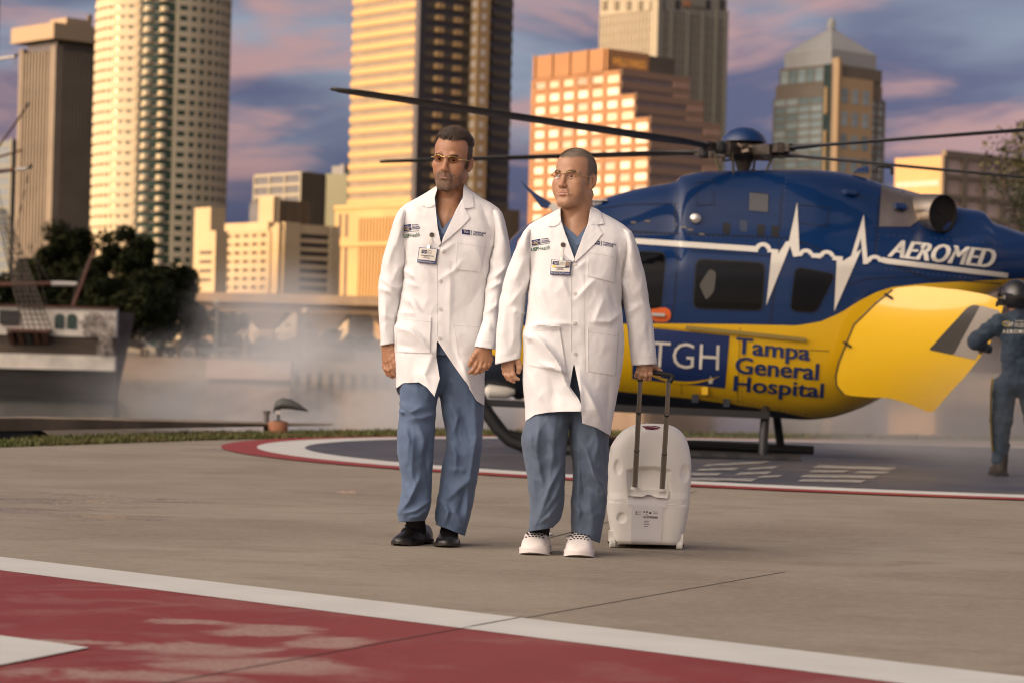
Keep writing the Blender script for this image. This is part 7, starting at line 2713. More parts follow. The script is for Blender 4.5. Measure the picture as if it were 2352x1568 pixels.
coatA = CoatShell(A_ROWS, DA, [(1066, 428), (1064, 455), (1046, 486), (1016, 557), (1006, 575), (1003, 600), (1003, 780), (1038, 832), (1078, 888), (1083, 940)],
                  [(1003, 428), (997, 455), (1000, 481), (1004, 522), (1011, 556), (1018, 575), (1018, 774), (1003, 786), (1002, 818), (1010, 868), (998, 909), (998, 940)],
                  [(900, 891), (912, 889), (926, 879), (962, 877), (981, 889), (998, 910), (1020, 912)], [(1070, 884), (1079, 893), (1096, 919), (1112, 930)], 912, 780, A_CR, (.0035, 34, 46), 5, flare_A)
cA = coatA.build('lab_coat', M_COAT, docA)
scrubA = CoatShell([(452, 985, 1080, .058, .075, 2.0), (468, 960, 1100, .066, .08, 2.1), (495, 930, 1130, .084, .09, 2.3), (540, 930, 1125, .106, .10, 2.4), (700, 930, 1105, .105, .095, 2.4), (860, 920, 1100, .108, .12, 2.4), (900, 920, 1100, .108, .12, 2.4)],
                   DA, [(1062, 452), (1050, 486), (1019, 522), (1010, 540), (1010, 900)], [(1001, 452), (1001, 480), (1013, 522), (1019, 540), (1019, 900)], [(900, 815), (1020, 815)], [(1000, 815), (1120, 815)], 815, 700, noise=(.002, 20, 20))
sA = scrubA.build('scrub_top', M_SCRUB, docA, nt=60, nu=90)
patch('neck_band', scrubA, [(997, 470), (1001, 478), (1014, 522), (1019, 529), (1016, 538), (1006, 519), (995, 482)], M_SCRUB, .004, sA)
patch('neck_band', scrubA, [(1056, 470), (1050, 486), (1019, 523), (1012, 534), (1020, 540), (1028, 524), (1058, 490)], M_SCRUB, .006, sA)


def lapel_off(x0, y0, x1, y1, near, far, wd):
    """raise a lapel from its fold line (near) to its free edge (far)"""
    a = np.array((x0, y0), float); d = np.array((x1 - x0, y1 - y0), float); l = np.linalg.norm(d)
    def fn(x, y):
        s = np.abs((x - a[0]) * d[1] - (y - a[1]) * d[0]) / l
        return near + (far - near) * np.clip(s / wd, 0, 1)
    return fn


lo = lapel_off(998, 440, 1012, 560, .010, .006, 30)
patch('lapel', coatA, [(997, 452), (979, 476), (974, 498), (973, 512), (985, 540), (1007, 566), (1013, 560), (1005, 522), (1001, 482)], M_COAT, lo, cA, ml=5)
patch('collar', coatA, [(1003, 427), (990, 437), (976, 455), (968, 472), (980, 476), (990, 477), (1000, 470), (998, 455), (1004, 436)], M_COAT, lapel_off(1003, 427, 998, 460, .014, .009, 25), cA, ml=5)
patch('lapel', coatA, [(1064, 462), (1067, 478), (1073, 490), (1079, 501), (1060, 522), (1030, 548), (1014, 560), (1017, 548), (1046, 486)], M_COAT, lapel_off(1066, 440, 1015, 558, .010, .007, 30), cA, ml=5)
patch('collar', coatA, [(1066, 423), (1074, 432), (1087, 448), (1088, 477), (1066, 479), (1061, 472), (1064, 455), (1064, 438)], M_COAT, lapel_off(1066, 423, 1063, 470, .014, .009, 25), cA, ml=5)
line_patch('placket_seam', coatA, [(1011, 566), (1004, 600), (1004, 700), (1004, 775)], 1.2, M_COATIN, .0016, cA)
line_patch('placket_seam', coatA, [(1034, 600), (1033, 700), (1034, 790), (1066, 860)], .8, M_COATIN, .0014, cA)
line_patch('armhole_seam', coatA, [(931, 476), (925, 510), (926, 560), (933, 606)], 1.0, M_COATIN, .0020, cA)
line_patch('armhole_seam', coatA, [(1132, 478), (1139, 510), (1134, 560), (1123, 606)], 1.0, M_COATIN, .0020, cA)
buttons(coatA, cA, [(1017.5, 577), (1011, 645), (1011, 710), (1010, 777)])
pocket(coatA, cA, [(1051, 551), (1117, 562), (1104, 627), (1046, 619)])
pocket(coatA, cA, [(911.5, 721), (990.5, 729), (987, 811), (909, 808)], .13, .005)
pocket(coatA, cA, [(1042, 741), (1111, 746), (1113, 847), (1057, 846)], .06)
tgh_marks(coatA, cA, [(927, 517.5), (943.5, 515), (944.5, 529), (928, 531.5)], [(945.5, 515.5), (964, 513.5), (964.5, 527), (946, 529)], [(927, 533.5), (963, 530.5)], [(927, 538.5), (964, 533.8), (964.5, 543.5), (927.5, 547.5)],
          [(1061, 527), (1079, 529), (1079, 540), (1061, 537.5)], [(1082.6, 529), (1082.2, 541)], [(1087, 530.5), (1117, 535), (1116, 545), (1086.5, 540.5)])
badge(coatA, docA, (992, 540), [(962.6, 568.5), (1005.6, 572), (1000, 607.4), (958, 602.6)], False)

sl = Shell([((924, 478), (938, 481), .0, .040, .05, 2.0), ((915, 485), (934, 496), .0, .075, .07, 2.1), ((906, 505), (931, 520), .0, .085, .08, 2.2), ((894, 545), (932, 558), .01, .085, .08, 2.2), ((883, 582), (936, 592), .015, .076, .076, 2.2),
            ((874, 622), (931, 624), .02, .072, .072, 2.2), ((869.5, 657), (926, 670), .022, .068, .07, 2.2), ((869.5, 700), (917, 710), .018, .064, .064, 2.2), ((872, 745), (909, 742), .008, .058, .058, 2.2), ((874, 794), (905.5, 788), .0, .050, .050, 2.2)],
           DA, [([(880, 640), (905, 662), (926, 655)], .012, 8, 5), ([(872, 660), (900, 675)], .010, 8, 4), ([(926, 600), (905, 640)], .008, 8, 6), ([(905, 560), (890, 610)], .006, 10, 8), ([(925, 620), (912, 700)], -.008, 8, 10), ([(880, 720), (903, 735)], .006, 6, 5), ([(886, 690), (884, 770)], .005, 10, 6), ([(930, 500), (910, 560)], .006, 10, 8)], (.005, 22, 34), 12)
sl.tube('sleeve', M_COAT, cA, lining=.12)
line_patch('cuff_seam', sl, [(874.5, 779), (890, 778), (905, 774)], .9, M_COATIN, .0018, cA)
sr = Shell([((1126, 480), (1142, 479), .0, .040, .05, 2.0), ((1131, 495), (1151, 485), .0, .075, .07, 2.1), ((1135, 522), (1159, 508), .0, .085, .08, 2.2), ((1133, 560), (1168, 552), -.005, .085, .08, 2.2), ((1122, 602), (1173.5, 588), -.015, .076, .076, 2.2),
            ((1118, 650), (1164, 632), -.035, .070, .072, 2.2), ((1114, 690), (1155, 682), -.06, .066, .068, 2.2), ((1110, 735), (1147, 740), -.10, .060, .060, 2.2), ((1099, 768), (1142, 772), -.135, .056, .056, 2.2), ((1090, 795), (1138, 802.5), -.162, .052, .052, 2.2)],
           DA, [([(1120, 640), (1145, 630), (1163, 612)], .010, 8, 5), ([(1118, 665), (1150, 650)], .012, 8, 4), ([(1150, 520), (1168, 580)], .006, 10, 8), ([(1120, 590), (1140, 620)], .008, 8, 5), ([(1112, 720), (1142, 700)], .009, 7, 4), ([(1110, 745), (1135, 760)], .008, 8, 5), ([(1125, 550), (1122, 640)], -.008, 8, 10)], (.005, 22, 34), 17)
sr.tube('sleeve', M_COAT, cA, lining=.12)
line_patch('cuff_seam', sr, [(1096, 780), (1115, 786), (1140, 787)], .9, M_COATIN, .0018, cA)

def trouser(parent, rings, D, cr, m, seed, nz=(.0075, 22, 42)):
    s = Shell(rings, D, cr, nz, seed)
    o = s.tube('trousers', m, parent, nt=150, nu=96, lining=.10)
    return s, o


tl, o = trouser(docA, [((918, 800), (1026, 800), 0, .10, .11, 2.2), ((918, 860), (1018, 862), -.01, .10, .10, 2.2), ((918.5, 930), (1003, 930), -.03, .095, .095, 2.2), ((914, 985), (1000, 985), -.045, .09, .09, 2.2), ((912, 1010), (998, 1010), -.05, .088, .09, 2.2),
                       ((917, 1060), (995, 1060), -.05, .085, .085, 2.2), ((923.5, 1104), (992.5, 1104), -.045, .08, .08, 2.2), ((920, 1150), (988, 1150), -.04, .078, .08, 2.2), ((914, 1180), (983, 1178), -.035, .078, .08, 2.2), ((915.5, 1198), (976, 1195), -.03, .074, .08, 2.2)], DA,
                [([(921, 925), (945, 945), (965, 935)], .016, 9, 5), ([(918, 943), (930, 948)], .016, 5, 4), ([(945, 960), (970, 958), (1000, 950)], .012, 10, 6), ([(925, 975), (940, 1010), (935, 1060)], .012, 12, 7), ([(960, 970), (975, 1010), (968, 1060)], .012, 12, 7),
                 ([(950, 1000), (945, 1080), (955, 1120)], .012, 12, 7), ([(990, 1000), (975, 1050), (985, 1090)], -.010, 12, 8), ([(965, 1095), (940, 1150), (920, 1175)], .016, 10, 6), ([(985, 1150), (955, 1172), (930, 1178)], .016, 8, 5), ([(984, 1165), (960, 1185), (940, 1188)], .012, 6, 5), ([(930, 1110), (945, 1150)], .010, 9, 6)], M_SCRUB, 21)
tr, o = trouser(docA, [((996, 800), (1106, 800), .01, .10, .11, 2.2), ((1002, 870), (1108, 872), .02, .10, .10, 2.2), ((1012, 925), (1110.5, 925), .02, .098, .10, 2.2), ((1020, 985), (1108.5, 985), .02, .095, .10, 2.2), ((1022, 1010), (1108, 1010), .02, .092, .10, 2.2),
                       ((1016, 1060), (1102, 1060), .025, .09, .095, 2.2), ((1010, 1104), (1095, 1104), .03, .088, .095, 2.2), ((1004, 1150), (1086.5, 1152), .03, .086, .095, 2.2), ((1000, 1185), (1077, 1192), .03, .085, .095, 2.2), ((1003, 1204), (1067, 1230), .03, .082, .095, 2.2)], DA,
                [([(1090, 905), (1094, 1000), (1075, 1120), (1068, 1220)], .010, 8, 5), ([(1030, 925), (1050, 960), (1040, 1000)], .010, 12, 8), ([(1035, 1015), (1048, 1045), (1046, 1080)], .012, 7, 5), ([(1080, 1100), (1045, 1130), (1020, 1150)], .012, 14, 7), ([(1015, 1150), (1030, 1175), (1022, 1200)], .014, 10, 6), ([(1040, 1165), (1060, 1200)], .010, 10, 7),
                 ([(1062, 940), (1080, 1010)], -.010, 14, 10), ([(1030, 1075), (1070, 1080)], .008, 12, 6), ([(1025, 960), (1022, 1040)], -.010, 9, 9), ([(1055, 1180), (1070, 1120)], -.010, 12, 9)], M_SCRUB, 27)
Shell([((918, 760), (1108, 760), .01, .10, .12, 2.3), ((930, 830), (1100, 830), .01, .085, .12, 2.3), ((950, 880), (1080, 880), .0, .06, .11, 2.2), ((985, 903), (1035, 903), .0, .04, .09, 2.0), ((1000, 908), (1022, 908), .0, .02, .05, 2.0)], DA, (), (.004, 22, 30), 61).tube('trouser_seat', M_SCRUB, docA, nt=40, nu=64)
for (tx, ty, yaw) in ((912, 1253, 26), (1024, 1257, 3)):
    o, pt, top = shoe('loafer', M_LEATHER, M_SOLE, tx, ty, yaw, docA, L=.292, W=.104)
    mb = MB()
    for s in np.linspace(-.034, .034, 7):
        mb.tube([top(.66, s), top(.60 if abs(s) > .02 else .56, s) + Vector((0, 0, .004)), top(.52, s * .9)], .0035, 5)
    mb.build('vamp_fringe', M_LEATHER, o)
    mb = MB()
    k = top(.55, 0) + Vector((0, -.006, .006))
    for a in (-1, 1):
        for b_ in range(5):
            mb.tube([k, k + Vector((a * .012 + (b_ - 2) * .003, -.010, .004)), k + Vector((a * .024 + (b_ - 2) * .004, -.016, -.006 - .001 * b_))], [.004, .003, .0018], 5)
    mb.build('tassel', M_LEATHER, o)
    MB().tube([pt(.36, 0, .05), (pt(.34, 0, .09) + (wA(946, 1185, -.03) if tx < 1000 else wA(1036, 1195, .03))) / 2, wA(946, 1165, -.03) if tx < 1000 else wA(1036, 1180, .03)], [.040, .044, .044], 16).build('sock', M_SOCK, docA)

# ------------------------------------------------------------------ the shorter doctor
DB = 10.36
B_HANDS = {
    'r': dict(wrist=(1168, 820, .0), wr=.026, knuckles=[(1176, 846, -.020), (1168, 849, -.012), (1162, 848, .0), (1158, 844, .013)],
              fingers=[[(1176, 846, -.020), (1179, 860, -.030), (1184, 868, -.028), (1190, 870, -.020)], [(1168, 849, -.012), (1170, 863, -.022), (1174, 872, -.020), (1180, 876, -.012)],
                       [(1162, 848, .0), (1163, 861, -.006), (1167, 869, -.004), (1172, 871, .004)], [(1158, 844, .013), (1159, 855, .010), (1162, 861, .012), (1166, 863, .018)]],
              thumb=[(1181, 822, -.016), (1190, 832, -.026), (1193, 844, -.029), (1191, 854, -.026)]),
    'l': dict(wrist=(1481, 828, .055), wr=.026, knuckles=[(1492, 845, .042), (1484, 847, .036), (1476, 847, .040), (1469, 845, .050)],
              fingers=[[(1492, 845, .042), (1494, 858, .038), (1492, 868, .055), (1489, 867, .078)], [(1484, 847, .036), (1483, 861, .035), (1481, 870, .052), (1479, 868, .078)],
                       [(1476, 847, .040), (1473, 859, .041), (1470, 867, .058), (1469, 865, .080)], [(1469, 845, .050), (1464, 855, .050), (1461, 862, .064), (1461, 860, .084)]],
              thumb=[(1493, 838, .072), (1506, 845, .090), (1515, 852, .088), (1514, 861, .074)])}


def body_B(F, w):
    F.cone(w(1308, 830, .01), w(1318, 690, -.01), .110, .130, .03)
    F.cone(w(1318, 690, -.01), w(1324, 565, .012), .130, .096, .03)
    F.cone(w(1324, 565, .012), w(1326, 510, .028), .096, .066, .03)
    F.cone(w(1250, 552, .02), w(1410, 546, .02), .050, .050, .04)
    F.cone(w(1286, 512, .035), w(1250, 540, .03), .047, .047, .03); F.cone(w(1362, 506, .035), w(1408, 536, .03), .047, .047, .03)
    for pts, r in ((((1207, 560, .02), (1178, 690, .03), (1168, 820, .0)), (.036, .033, .026)), (((1442, 556, .02), (1462, 690, .05), (1481, 828, .055)), (.028, .030, .026)),
                   (((1256, 910, .0), (1254, 1080, -.05), (1250, 1170, -.02)), (.065, .052, .036)), (((1358, 910, .0), (1356, 1080, .02), (1348, 1180, .02)), (.065, .052, .036))):
        F.cone(w(*pts[0]), w(*pts[1]), r[0], r[1], .02); F.cone(w(*pts[1]), w(*pts[2]), r[1], r[2], .02)


def hair_B(V, Nn, L, near, hf, H, body):
    wt = np.clip(hf(*L.T), 0, 1) * near
    fl = lambda Pp, ids: np.stack([L[ids][:, 0] * 3, -.5 + L[ids][:, 1] * 4, .3 - sstep(.05, .0, L[ids][:, 2]) * 1.2], 1) @ H.Rn.T
    strands('hair', V, Nn, wt + 1e-12, 9000, .0062, .4, fl, mat('hair_grey', (0.36, 0.31, 0.26), 0.5), body, .0007, 1, .65)
    strands('hair', V, Nn, wt + 1e-12, 5000, .0062, .4, fl, mat('hair_dark_grey', (0.17, 0.14, 0.11), 0.5), body, .0007, 2, .65)
    brow(V, Nn, L, near, H, body, mat('brow_dark', (0.085, 0.058, 0.040), .5), 260)


cfgB = dict(D=DB, foot=(1275, 1275), label='shorter doctor with cropped grey hair and white clogs, pulling the white case', head=(1320, 411, -.02), turn=(-31, -2, 1), hs=1.03,
            xspan=(1128, 1524), hands=B_HANDS, body=body_B, skin=(0.46, 0.252, 0.150), skin_mat=skin_material('skin_warm'), seed=8, hair_root=(.26, .21, .165), beard=(.10, (.16, .10, .075)),
            hairfn=hair_region(.078, .60), hair=hair_B, lens=lens_mat('clear_lens', .0, (.97, .96, .95)), face=dict(full=1.10, jaw=1.06))
docB, bodyB, HB, wB = doctor(cfgB)
B_CR = [
    ([(1213, 753), (1240, 745), (1285, 751)], .012, 8, 5), ([(1222, 764), (1250, 790), (1276, 822), (1298, 857)], .024, 18, 6), ([(1206, 765), (1226, 780)], .012, 9, 6), ([(1285, 838), (1300, 880), (1325, 920)], .014, 10, 6),
    ([(1246, 742), (1318, 744)], .007, 7, 5), ([(1340, 880), (1366, 930), (1384, 975)], .014, 14, 8), ([(1425, 720), (1400, 740), (1360, 738)], .007, 9, 6), ([(1320, 690), (1352, 655), (1370, 640)], .007, 10, 6), ([(1318, 620), (1345, 600)], .005, 8, 5),
    ([(1230, 640), (1255, 700)], .006, 14, 8), ([(1290, 640), (1310, 690)], .005, 10, 7), ([(1400, 660), (1420, 720)], -.007, 12, 12), ([(1385, 690), (1365, 740)], .006, 12, 9), ([(1228, 575), (1216, 640)], -.010, 8, 9), ([(1418, 565), (1428, 640)], -.010, 8, 9),
    ([(1220, 870), (1250, 935)], .006, 14, 10), ([(1260, 860), (1285, 930)], -.007, 14, 12), ([(1330, 850), (1336, 940)], .008, 8, 8), ([(1400, 880), (1395, 970)], -.008, 16, 12), ([(1245, 836), (1285, 850)], .012, 6, 8)]
B_ROWS = [(479, 1286, 1359, .055, .08, 2.0), (491, 1263, 1388, .066, .09, 2.0), (504, 1236, 1412, .076, .10, 2.1), (516, 1216, 1432, .086, .105, 2.2), (528, 1206, 1446, .096, .11, 2.3), (545, 1204, 1451, .110, .115, 2.4),
          (575, 1207, 1448, .130, .12, 2.5), (610, 1213, 1437, .146, .12, 2.5), (650, 1216, 1429, .158, .12, 2.5), (700, 1212, 1428, .166, .12, 2.5), (740, 1207, 1431, .168, .125, 2.5), (785, 1203, 1434, .168, .135, 2.5), (830, 1201, 1431, .165, .145, 2.4),
          (880, 1201, 1423, .160, .15, 2.4), (940, 1206, 1412, .158, .15, 2.4), (1010, 1208, 1400, .155, .15, 2.4)]


def flare_B(x, py, first, last):
    t = np.clip((py - 840) / 100, 0, 1) ** 1.4
    a = np.where(first, np.clip((x - 1270) / 60, 0, 1) * .040, 0)
    b = np.where(last, np.clip((1400 - x) / 70, 0, 1) * .050, 0)
    return t * (a + b)


coatB = CoatShell(B_ROWS, DB, [(1357, 479), (1352, 512), (1338, 545), (1321, 590), (1313, 610), (1310.5, 640), (1311, 800), (1321, 845), (1333, 902), (1338, 971), (1338, 1010)],
                  [(1287, 479), (1287, 503), (1297, 534), (1310, 570), (1318, 594), (1328, 612), (1328, 806), (1316, 843), (1309, 887), (1327, 912), (1334, 926), (1334, 960)],
                  [(1195, 970), (1207, 966), (1228, 951.5), (1260, 946), (1294, 944), (1334, 944), (1345, 944)], [(1330, 969), (1338, 971), (1370, 981), (1400, 998), (1410, 1000)], 985, 812, B_CR, (.0038, 36, 50), 31, flare_B)
cB = coatB.build('lab_coat', M_COAT, docB)
scrubB = CoatShell([(500, 1270, 1372, .060, .08, 2.0), (518, 1245, 1395, .070, .085, 2.1), (545, 1225, 1430, .092, .095, 2.3), (590, 1225, 1425, .118, .10, 2.4), (740, 1222, 1415, .14, .10, 2.4), (900, 1220, 1410, .14, .12, 2.4), (940, 1220, 1405, .14, .12, 2.4)],
                   DB, [(1360, 500), (1352, 515), (1330, 541), (1318, 560), (1318, 940)], [(1289, 500), (1292, 515), (1322, 541), (1330, 560), (1330, 940)], [(1200, 835), (1340, 835)], [(1300, 835), (1420, 835)], 835, 740, noise=(.002, 20, 20))
sB = scrubB.build('scrub_top', M_SCRUB, docB, nt=60, nu=90)
patch('neck_band', scrubB, [(1284, 502), (1292, 514), (1323, 541), (1330, 550), (1324, 556), (1308, 540), (1288, 524)], M_SCRUB, .004, sB)
patch('neck_band', scrubB, [(1360, 500), (1352, 514), (1328, 543), (1318, 556), (1326, 566), (1340, 548), (1358, 522)], M_SCRUB, .006, sB)
patch('lapel', coatB, [(1287, 505), (1272, 520), (1265, 530), (1262, 541), (1278, 566), (1314, 603), (1320, 597), (1310, 568), (1297, 534)], M_COAT, lapel_off(1287, 480, 1319, 596, .010, .006, 30), cB, ml=5)
patch('collar', coatB, [(1287, 478), (1276, 488), (1264, 504), (1258, 519), (1272, 521), (1282, 516), (1288, 508), (1287, 495)], M_COAT, lapel_off(1287, 478, 1287, 508, .014, .009, 25), cB, ml=5)
patch('lapel', coatB, [(1352, 512), (1371, 515), (1377, 526), (1384, 537), (1366, 560), (1340, 585), (1319, 604), (1322, 588), (1338, 546)], M_COAT, lapel_off(1354, 500, 1320, 592, .010, .007, 30), cB, ml=5)
patch('collar', coatB, [(1357, 475), (1366, 478), (1380, 486), (1387, 514), (1371, 517), (1356, 516), (1351, 510), (1356, 492)], M_COAT, lapel_off(1357, 475, 1352, 512, .014, .009, 25), cB, ml=5)
line_patch('placket_seam', coatB, [(1319, 600), (1312, 640), (1312, 740), (1312, 806)], 1.2, M_COATIN, .0016, cB)
line_patch('placket_seam', coatB, [(1342, 630), (1341, 740), (1345, 850), (1358, 940)], .8, M_COATIN, .0014, cB)
line_patch('armhole_seam', coatB, [(1221, 520), (1214, 550), (1217, 600), (1217, 632)], 1.0, M_COATIN, .0020, cB)
line_patch('armhole_seam', coatB, [(1433, 520), (1441, 550), (1434, 600), (1426, 640)], 1.0, M_COATIN, .0020, cB)
buttons(coatB, cB, [(1321, 607), (1319.5, 674), (1320, 742), (1321, 812)])
pocket(coatB, cB, [(1353, 574), (1419, 585), (1412, 650), (1349, 634)])
pocket(coatB, cB, [(1206, 754), (1285, 749), (1302, 857), (1204, 836)], .08, .005)
pocket(coatB, cB, [(1350, 750), (1422, 761), (1415, 863), (1349.5, 852.5)], .11)
tgh_marks(coatB, cB, [(1221, 552.5), (1240.5, 549), (1241, 560.5), (1221.5, 564)], [(1243, 548.5), (1262.5, 545), (1263.5, 557), (1244, 560.5)], [(1221, 566), (1263, 558.5)], [(1220, 570), (1262.5, 563), (1263.5, 573), (1220, 578)],
          [(1361, 552), (1377.5, 554), (1377, 563), (1361, 560.5)], [(1381.5, 553.5), (1381, 565)], [(1385.5, 555), (1415, 561), (1414, 570), (1385, 564)])
badge(coatB, docB, (1293.5, 563), [(1266, 596.5), (1312.5, 599), (1309.5, 631.5), (1263.5, 630.5)], True)
sl = Shell([((1210, 524), (1226, 527), .0, .045, .05, 2.0), ((1202, 532), (1220, 545), .0, .08, .075, 2.1), ((1191, 556), (1218, 570), .0, .09, .085, 2.2), ((1179, 585), (1220, 597), .01, .083, .083, 2.2), ((1165, 618), (1220, 630), .015, .080, .080, 2.2),
            ((1154, 662), (1212, 673), .02, .076, .078, 2.2), ((1146, 706), (1207, 722), .022, .074, .074, 2.2), ((1141.5, 760), (1202, 767), .012, .068, .068, 2.2), ((1136.5, 837), (1195.5, 822.5), .0, .060, .060, 2.2)],
           DB, [([(1215, 640), (1190, 680), (1170, 700)], .010, 9, 6), ([(1205, 720), (1180, 715)], .010, 7, 5), ([(1200, 600), (1180, 660)], .007, 10, 8), ([(1185, 700), (1178, 800)], .008, 10, 7), ([(1205, 680), (1198, 780)], -.010, 9, 10), ([(1160, 690), (1152, 780)], .005, 10, 8), ([(1225, 560), (1205, 610)], .006, 9, 8)], (.005, 24, 40), 41)
sl.tube('sleeve', M_COAT, cB, lining=.12)
line_patch('cuff_seam', sl, [(1138, 819), (1165, 814), (1196, 805)], .9, M_COATIN, .0018, cB)
sr = Shell([((1426, 526), (1440, 525), .0, .045, .05, 2.0), ((1434, 543), (1450, 532), .0, .08, .075, 2.1), ((1438, 572), (1461, 558), .005, .09, .085, 2.2), ((1430, 610), (1473, 598), .015, .083, .083, 2.2), ((1425, 652), (1484, 650), .03, .078, .078, 2.2),
            ((1433, 702), (1493, 702), .045, .074, .076, 2.2), ((1440, 748), (1501, 742), .05, .070, .070, 2.2), ((1446, 792), (1505.5, 790), .055, .065, .065, 2.2), ((1451.5, 839), (1509.4, 836), .055, .060, .060, 2.2)],
           DB, [([(1428, 640), (1450, 690)], .008, 9, 6), ([(1478, 620), (1470, 680)], .005, 10, 8), ([(1440, 720), (1470, 700)], .006, 8, 5), ([(1455, 750), (1460, 820)], .006, 10, 8), ([(1490, 720), (1492, 800)], -.006, 10, 10), ([(1445, 600), (1460, 640)], .006, 10, 8)], (.0045, 26, 44), 47)
sr.tube('sleeve', M_COAT, cB, lining=.12)
line_patch('cuff_seam', sr, [(1449, 821), (1480, 821), (1508, 818)], .9, M_COATIN, .0018, cB)
tl, o = trouser(docB, [((1214, 860), (1322, 860), .01, .105, .12, 2.2), ((1215, 920), (1320, 918), .0, .10, .115, 2.2), ((1208, 962), (1312, 962), -.02, .105, .11, 2.2), ((1198.5, 1008), (1303.5, 1008), -.04, .108, .108, 2.2), ((1205, 1060), (1299, 1060), -.045, .10, .105, 2.2),
                       ((1213.5, 1109), (1296, 1109), -.045, .095, .10, 2.2), ((1217, 1150), (1295, 1150), -.04, .092, .10, 2.2), ((1218, 1181), (1290, 1184), -.035, .092, .10, 2.2), ((1214, 1220), (1270, 1211), -.03, .088, .10, 2.2)], DB,
                [([(1240, 960), (1232, 1040), (1246, 1110)], .012, 14, 8), ([(1275, 970), (1268, 1060)], .010, 14, 9), ([(1292, 1060), (1262, 1120), (1238, 1190)], .016, 12, 7), ([(1292, 1090), (1275, 1140), (1248, 1180)], .014, 10, 7), ([(1215, 990), (1225, 1030)], .012, 9, 6), ([(1285, 1150), (1262, 1185), (1240, 1200)], .012, 8, 6), ([(1225, 1080), (1232, 1150)], .008, 12, 8), ([(1255, 1010), (1285, 1035)], -.009, 14, 10)], M_SCRUB2, 51)
tr, o = trouser(docB, [((1292, 860), (1408, 860), .015, .11, .12, 2.2), ((1298, 920), (1404, 920), .015, .115, .115, 2.2), ((1306, 965), (1405, 965), .015, .11, .11, 2.2), ((1307, 1013), (1400, 1013), .015, .106, .11, 2.2), ((1313, 1055), (1399, 1055), .02, .10, .105, 2.2),
                       ((1315.5, 1085), (1397, 1085), .02, .098, .105, 2.2), ((1314, 1130), (1393.5, 1130), .02, .096, .10, 2.2), ((1312, 1170), (1390, 1176), .02, .096, .10, 2.2), ((1311, 1200), (1384, 1212), .02, .094, .10, 2.2), ((1311, 1221), (1377, 1246), .02, .09, .10, 2.2)], DB,
                [([(1325, 1000), (1330, 1080), (1326, 1180)], .008, 6, 5), ([(1345, 1030), (1365, 1090), (1385, 1130)], .016, 12, 6), ([(1360, 1085), (1382, 1110), (1388, 1160)], .012, 8, 6), ([(1370, 985), (1375, 1050)], .008, 10, 8), ([(1318, 1150), (1332, 1175), (1325, 1195)], .014, 8, 6), ([(1350, 1130), (1362, 1200)], .008, 14, 10), ([(1335, 1060), (1345, 1150)], -.010, 10, 10), ([(1385, 1000), (1392, 1080)], -.010, 8, 8)], M_SCRUB2, 57)
Shell([((1208, 800), (1412, 800), .01, .115, .13, 2.3), ((1218, 900), (1405, 900), .01, .09, .13, 2.3), ((1235, 945), (1380, 945), .0, .065, .12, 2.2), ((1285, 972), (1330, 972), .0, .04, .1, 2.0), ((1298, 980), (1318, 980), .0, .02, .05, 2.0)], DB, (), (.004, 22, 30), 67).tube('trouser_seat', M_SCRUB2, docB, nt=40, nu=64)
for (tx, ty, yaw) in ((1222, 1274.5, 9), (1329, 1280, 3)):
    o, pt, top = shoe('clog', M_CROC, M_CROC, tx, ty, yaw, docB, L=.285, W=.112, croc=True)
    for row, u in enumerate((.60, .67, .735, .79)):
        for k in range(5 + row % 2):
            s = (k - (4 + row % 2) / 2) * .0145
            c = top(u, s)
            disc(o, c + Vector((0, -.0012, .0008)), (0, -.75, .66), (.0056 - .0006 * row), M_HOLE, 'vent_hole', 1.2)
    for s, u in ((-.045, .82), (.045, .82), (-.050, .70), (.050, .70)):
        c = top(u, s) + Vector((0, -.0012, 0)); c.z = pt(u, 0, .040).z
        cc = pt(u, s * 1.04, .036)
        disc(o, cc + Vector((0, -.004, 0)), (1 if s > 0 else -1, -.9, .3), .0052, M_HOLE, 'side_hole')
    MB().tube([pt(.50, -.050, .07), pt(.30, -.054, .075), pt(.06, -.040, .075), pt(-.01, 0, .075), pt(.06, .040, .075), pt(.30, .054, .075), pt(.50, .050, .07)], .008, 8, flat=.5).build('heel_strap', M_CROC, o)
    MB().tube([pt(.42, 0, .06), (pt(.36, 0, .10) + (wB(1244, 1195, -.03) if tx < 1300 else wB(1345, 1215, .02))) / 2, wB(1246, 1180, -.03) if tx < 1300 else wB(1345, 1195, .02)], [.046, .044, .042], 18).build('sock', M_SOCK, docB)

# ================================================================== THE WHITE TRANSPORT CASE
DC = 10.95
M_CASE = mat('case_plastic', (0.86, 0.835, 0.775), 0.42, noise_amt=0.03, noise_scale=4)
M_CASEL = mat('case_label_white', (0.72, 0.70, 0.70), 0.5)
M_POLE = mat('pole_aluminium', (0.36, 0.33, 0.30), 0.35, metal=0.85)


class CaseShell(Shell):
    def wrinkle(self, px, py):
        # hollow behind the poles, the hand dimples, the proud lower panel
        u = np.clip(np.minimum(np.minimum(px - 1438, 1542 - px) / 12, (py - 1068 - 10 * ((px - 1490) / 50) ** 2) / 10), 0, 1)
        h = -.030 * u * u * (3 - 2 * u) * np.clip((1150 - py) / 25, 0, 1)
        for cx, cy, rx, ry in ((1419, 1072, 9, 17), (1573, 1086, 10, 20), (1428, 1188, 10, 12)):
            q = ((px - cx) / rx) ** 2 + ((py - cy) / ry) ** 2
            h = h - .014 * np.clip(1.25 - q, 0, 1)
        lowp = np.clip((py - (1150 + (px - 1400) * .05)) / 3, 0, 1)
        return h + .010 * lowp + .006 * np.clip((py - 1130) / 14, 0, 1) * (1 - lowp)


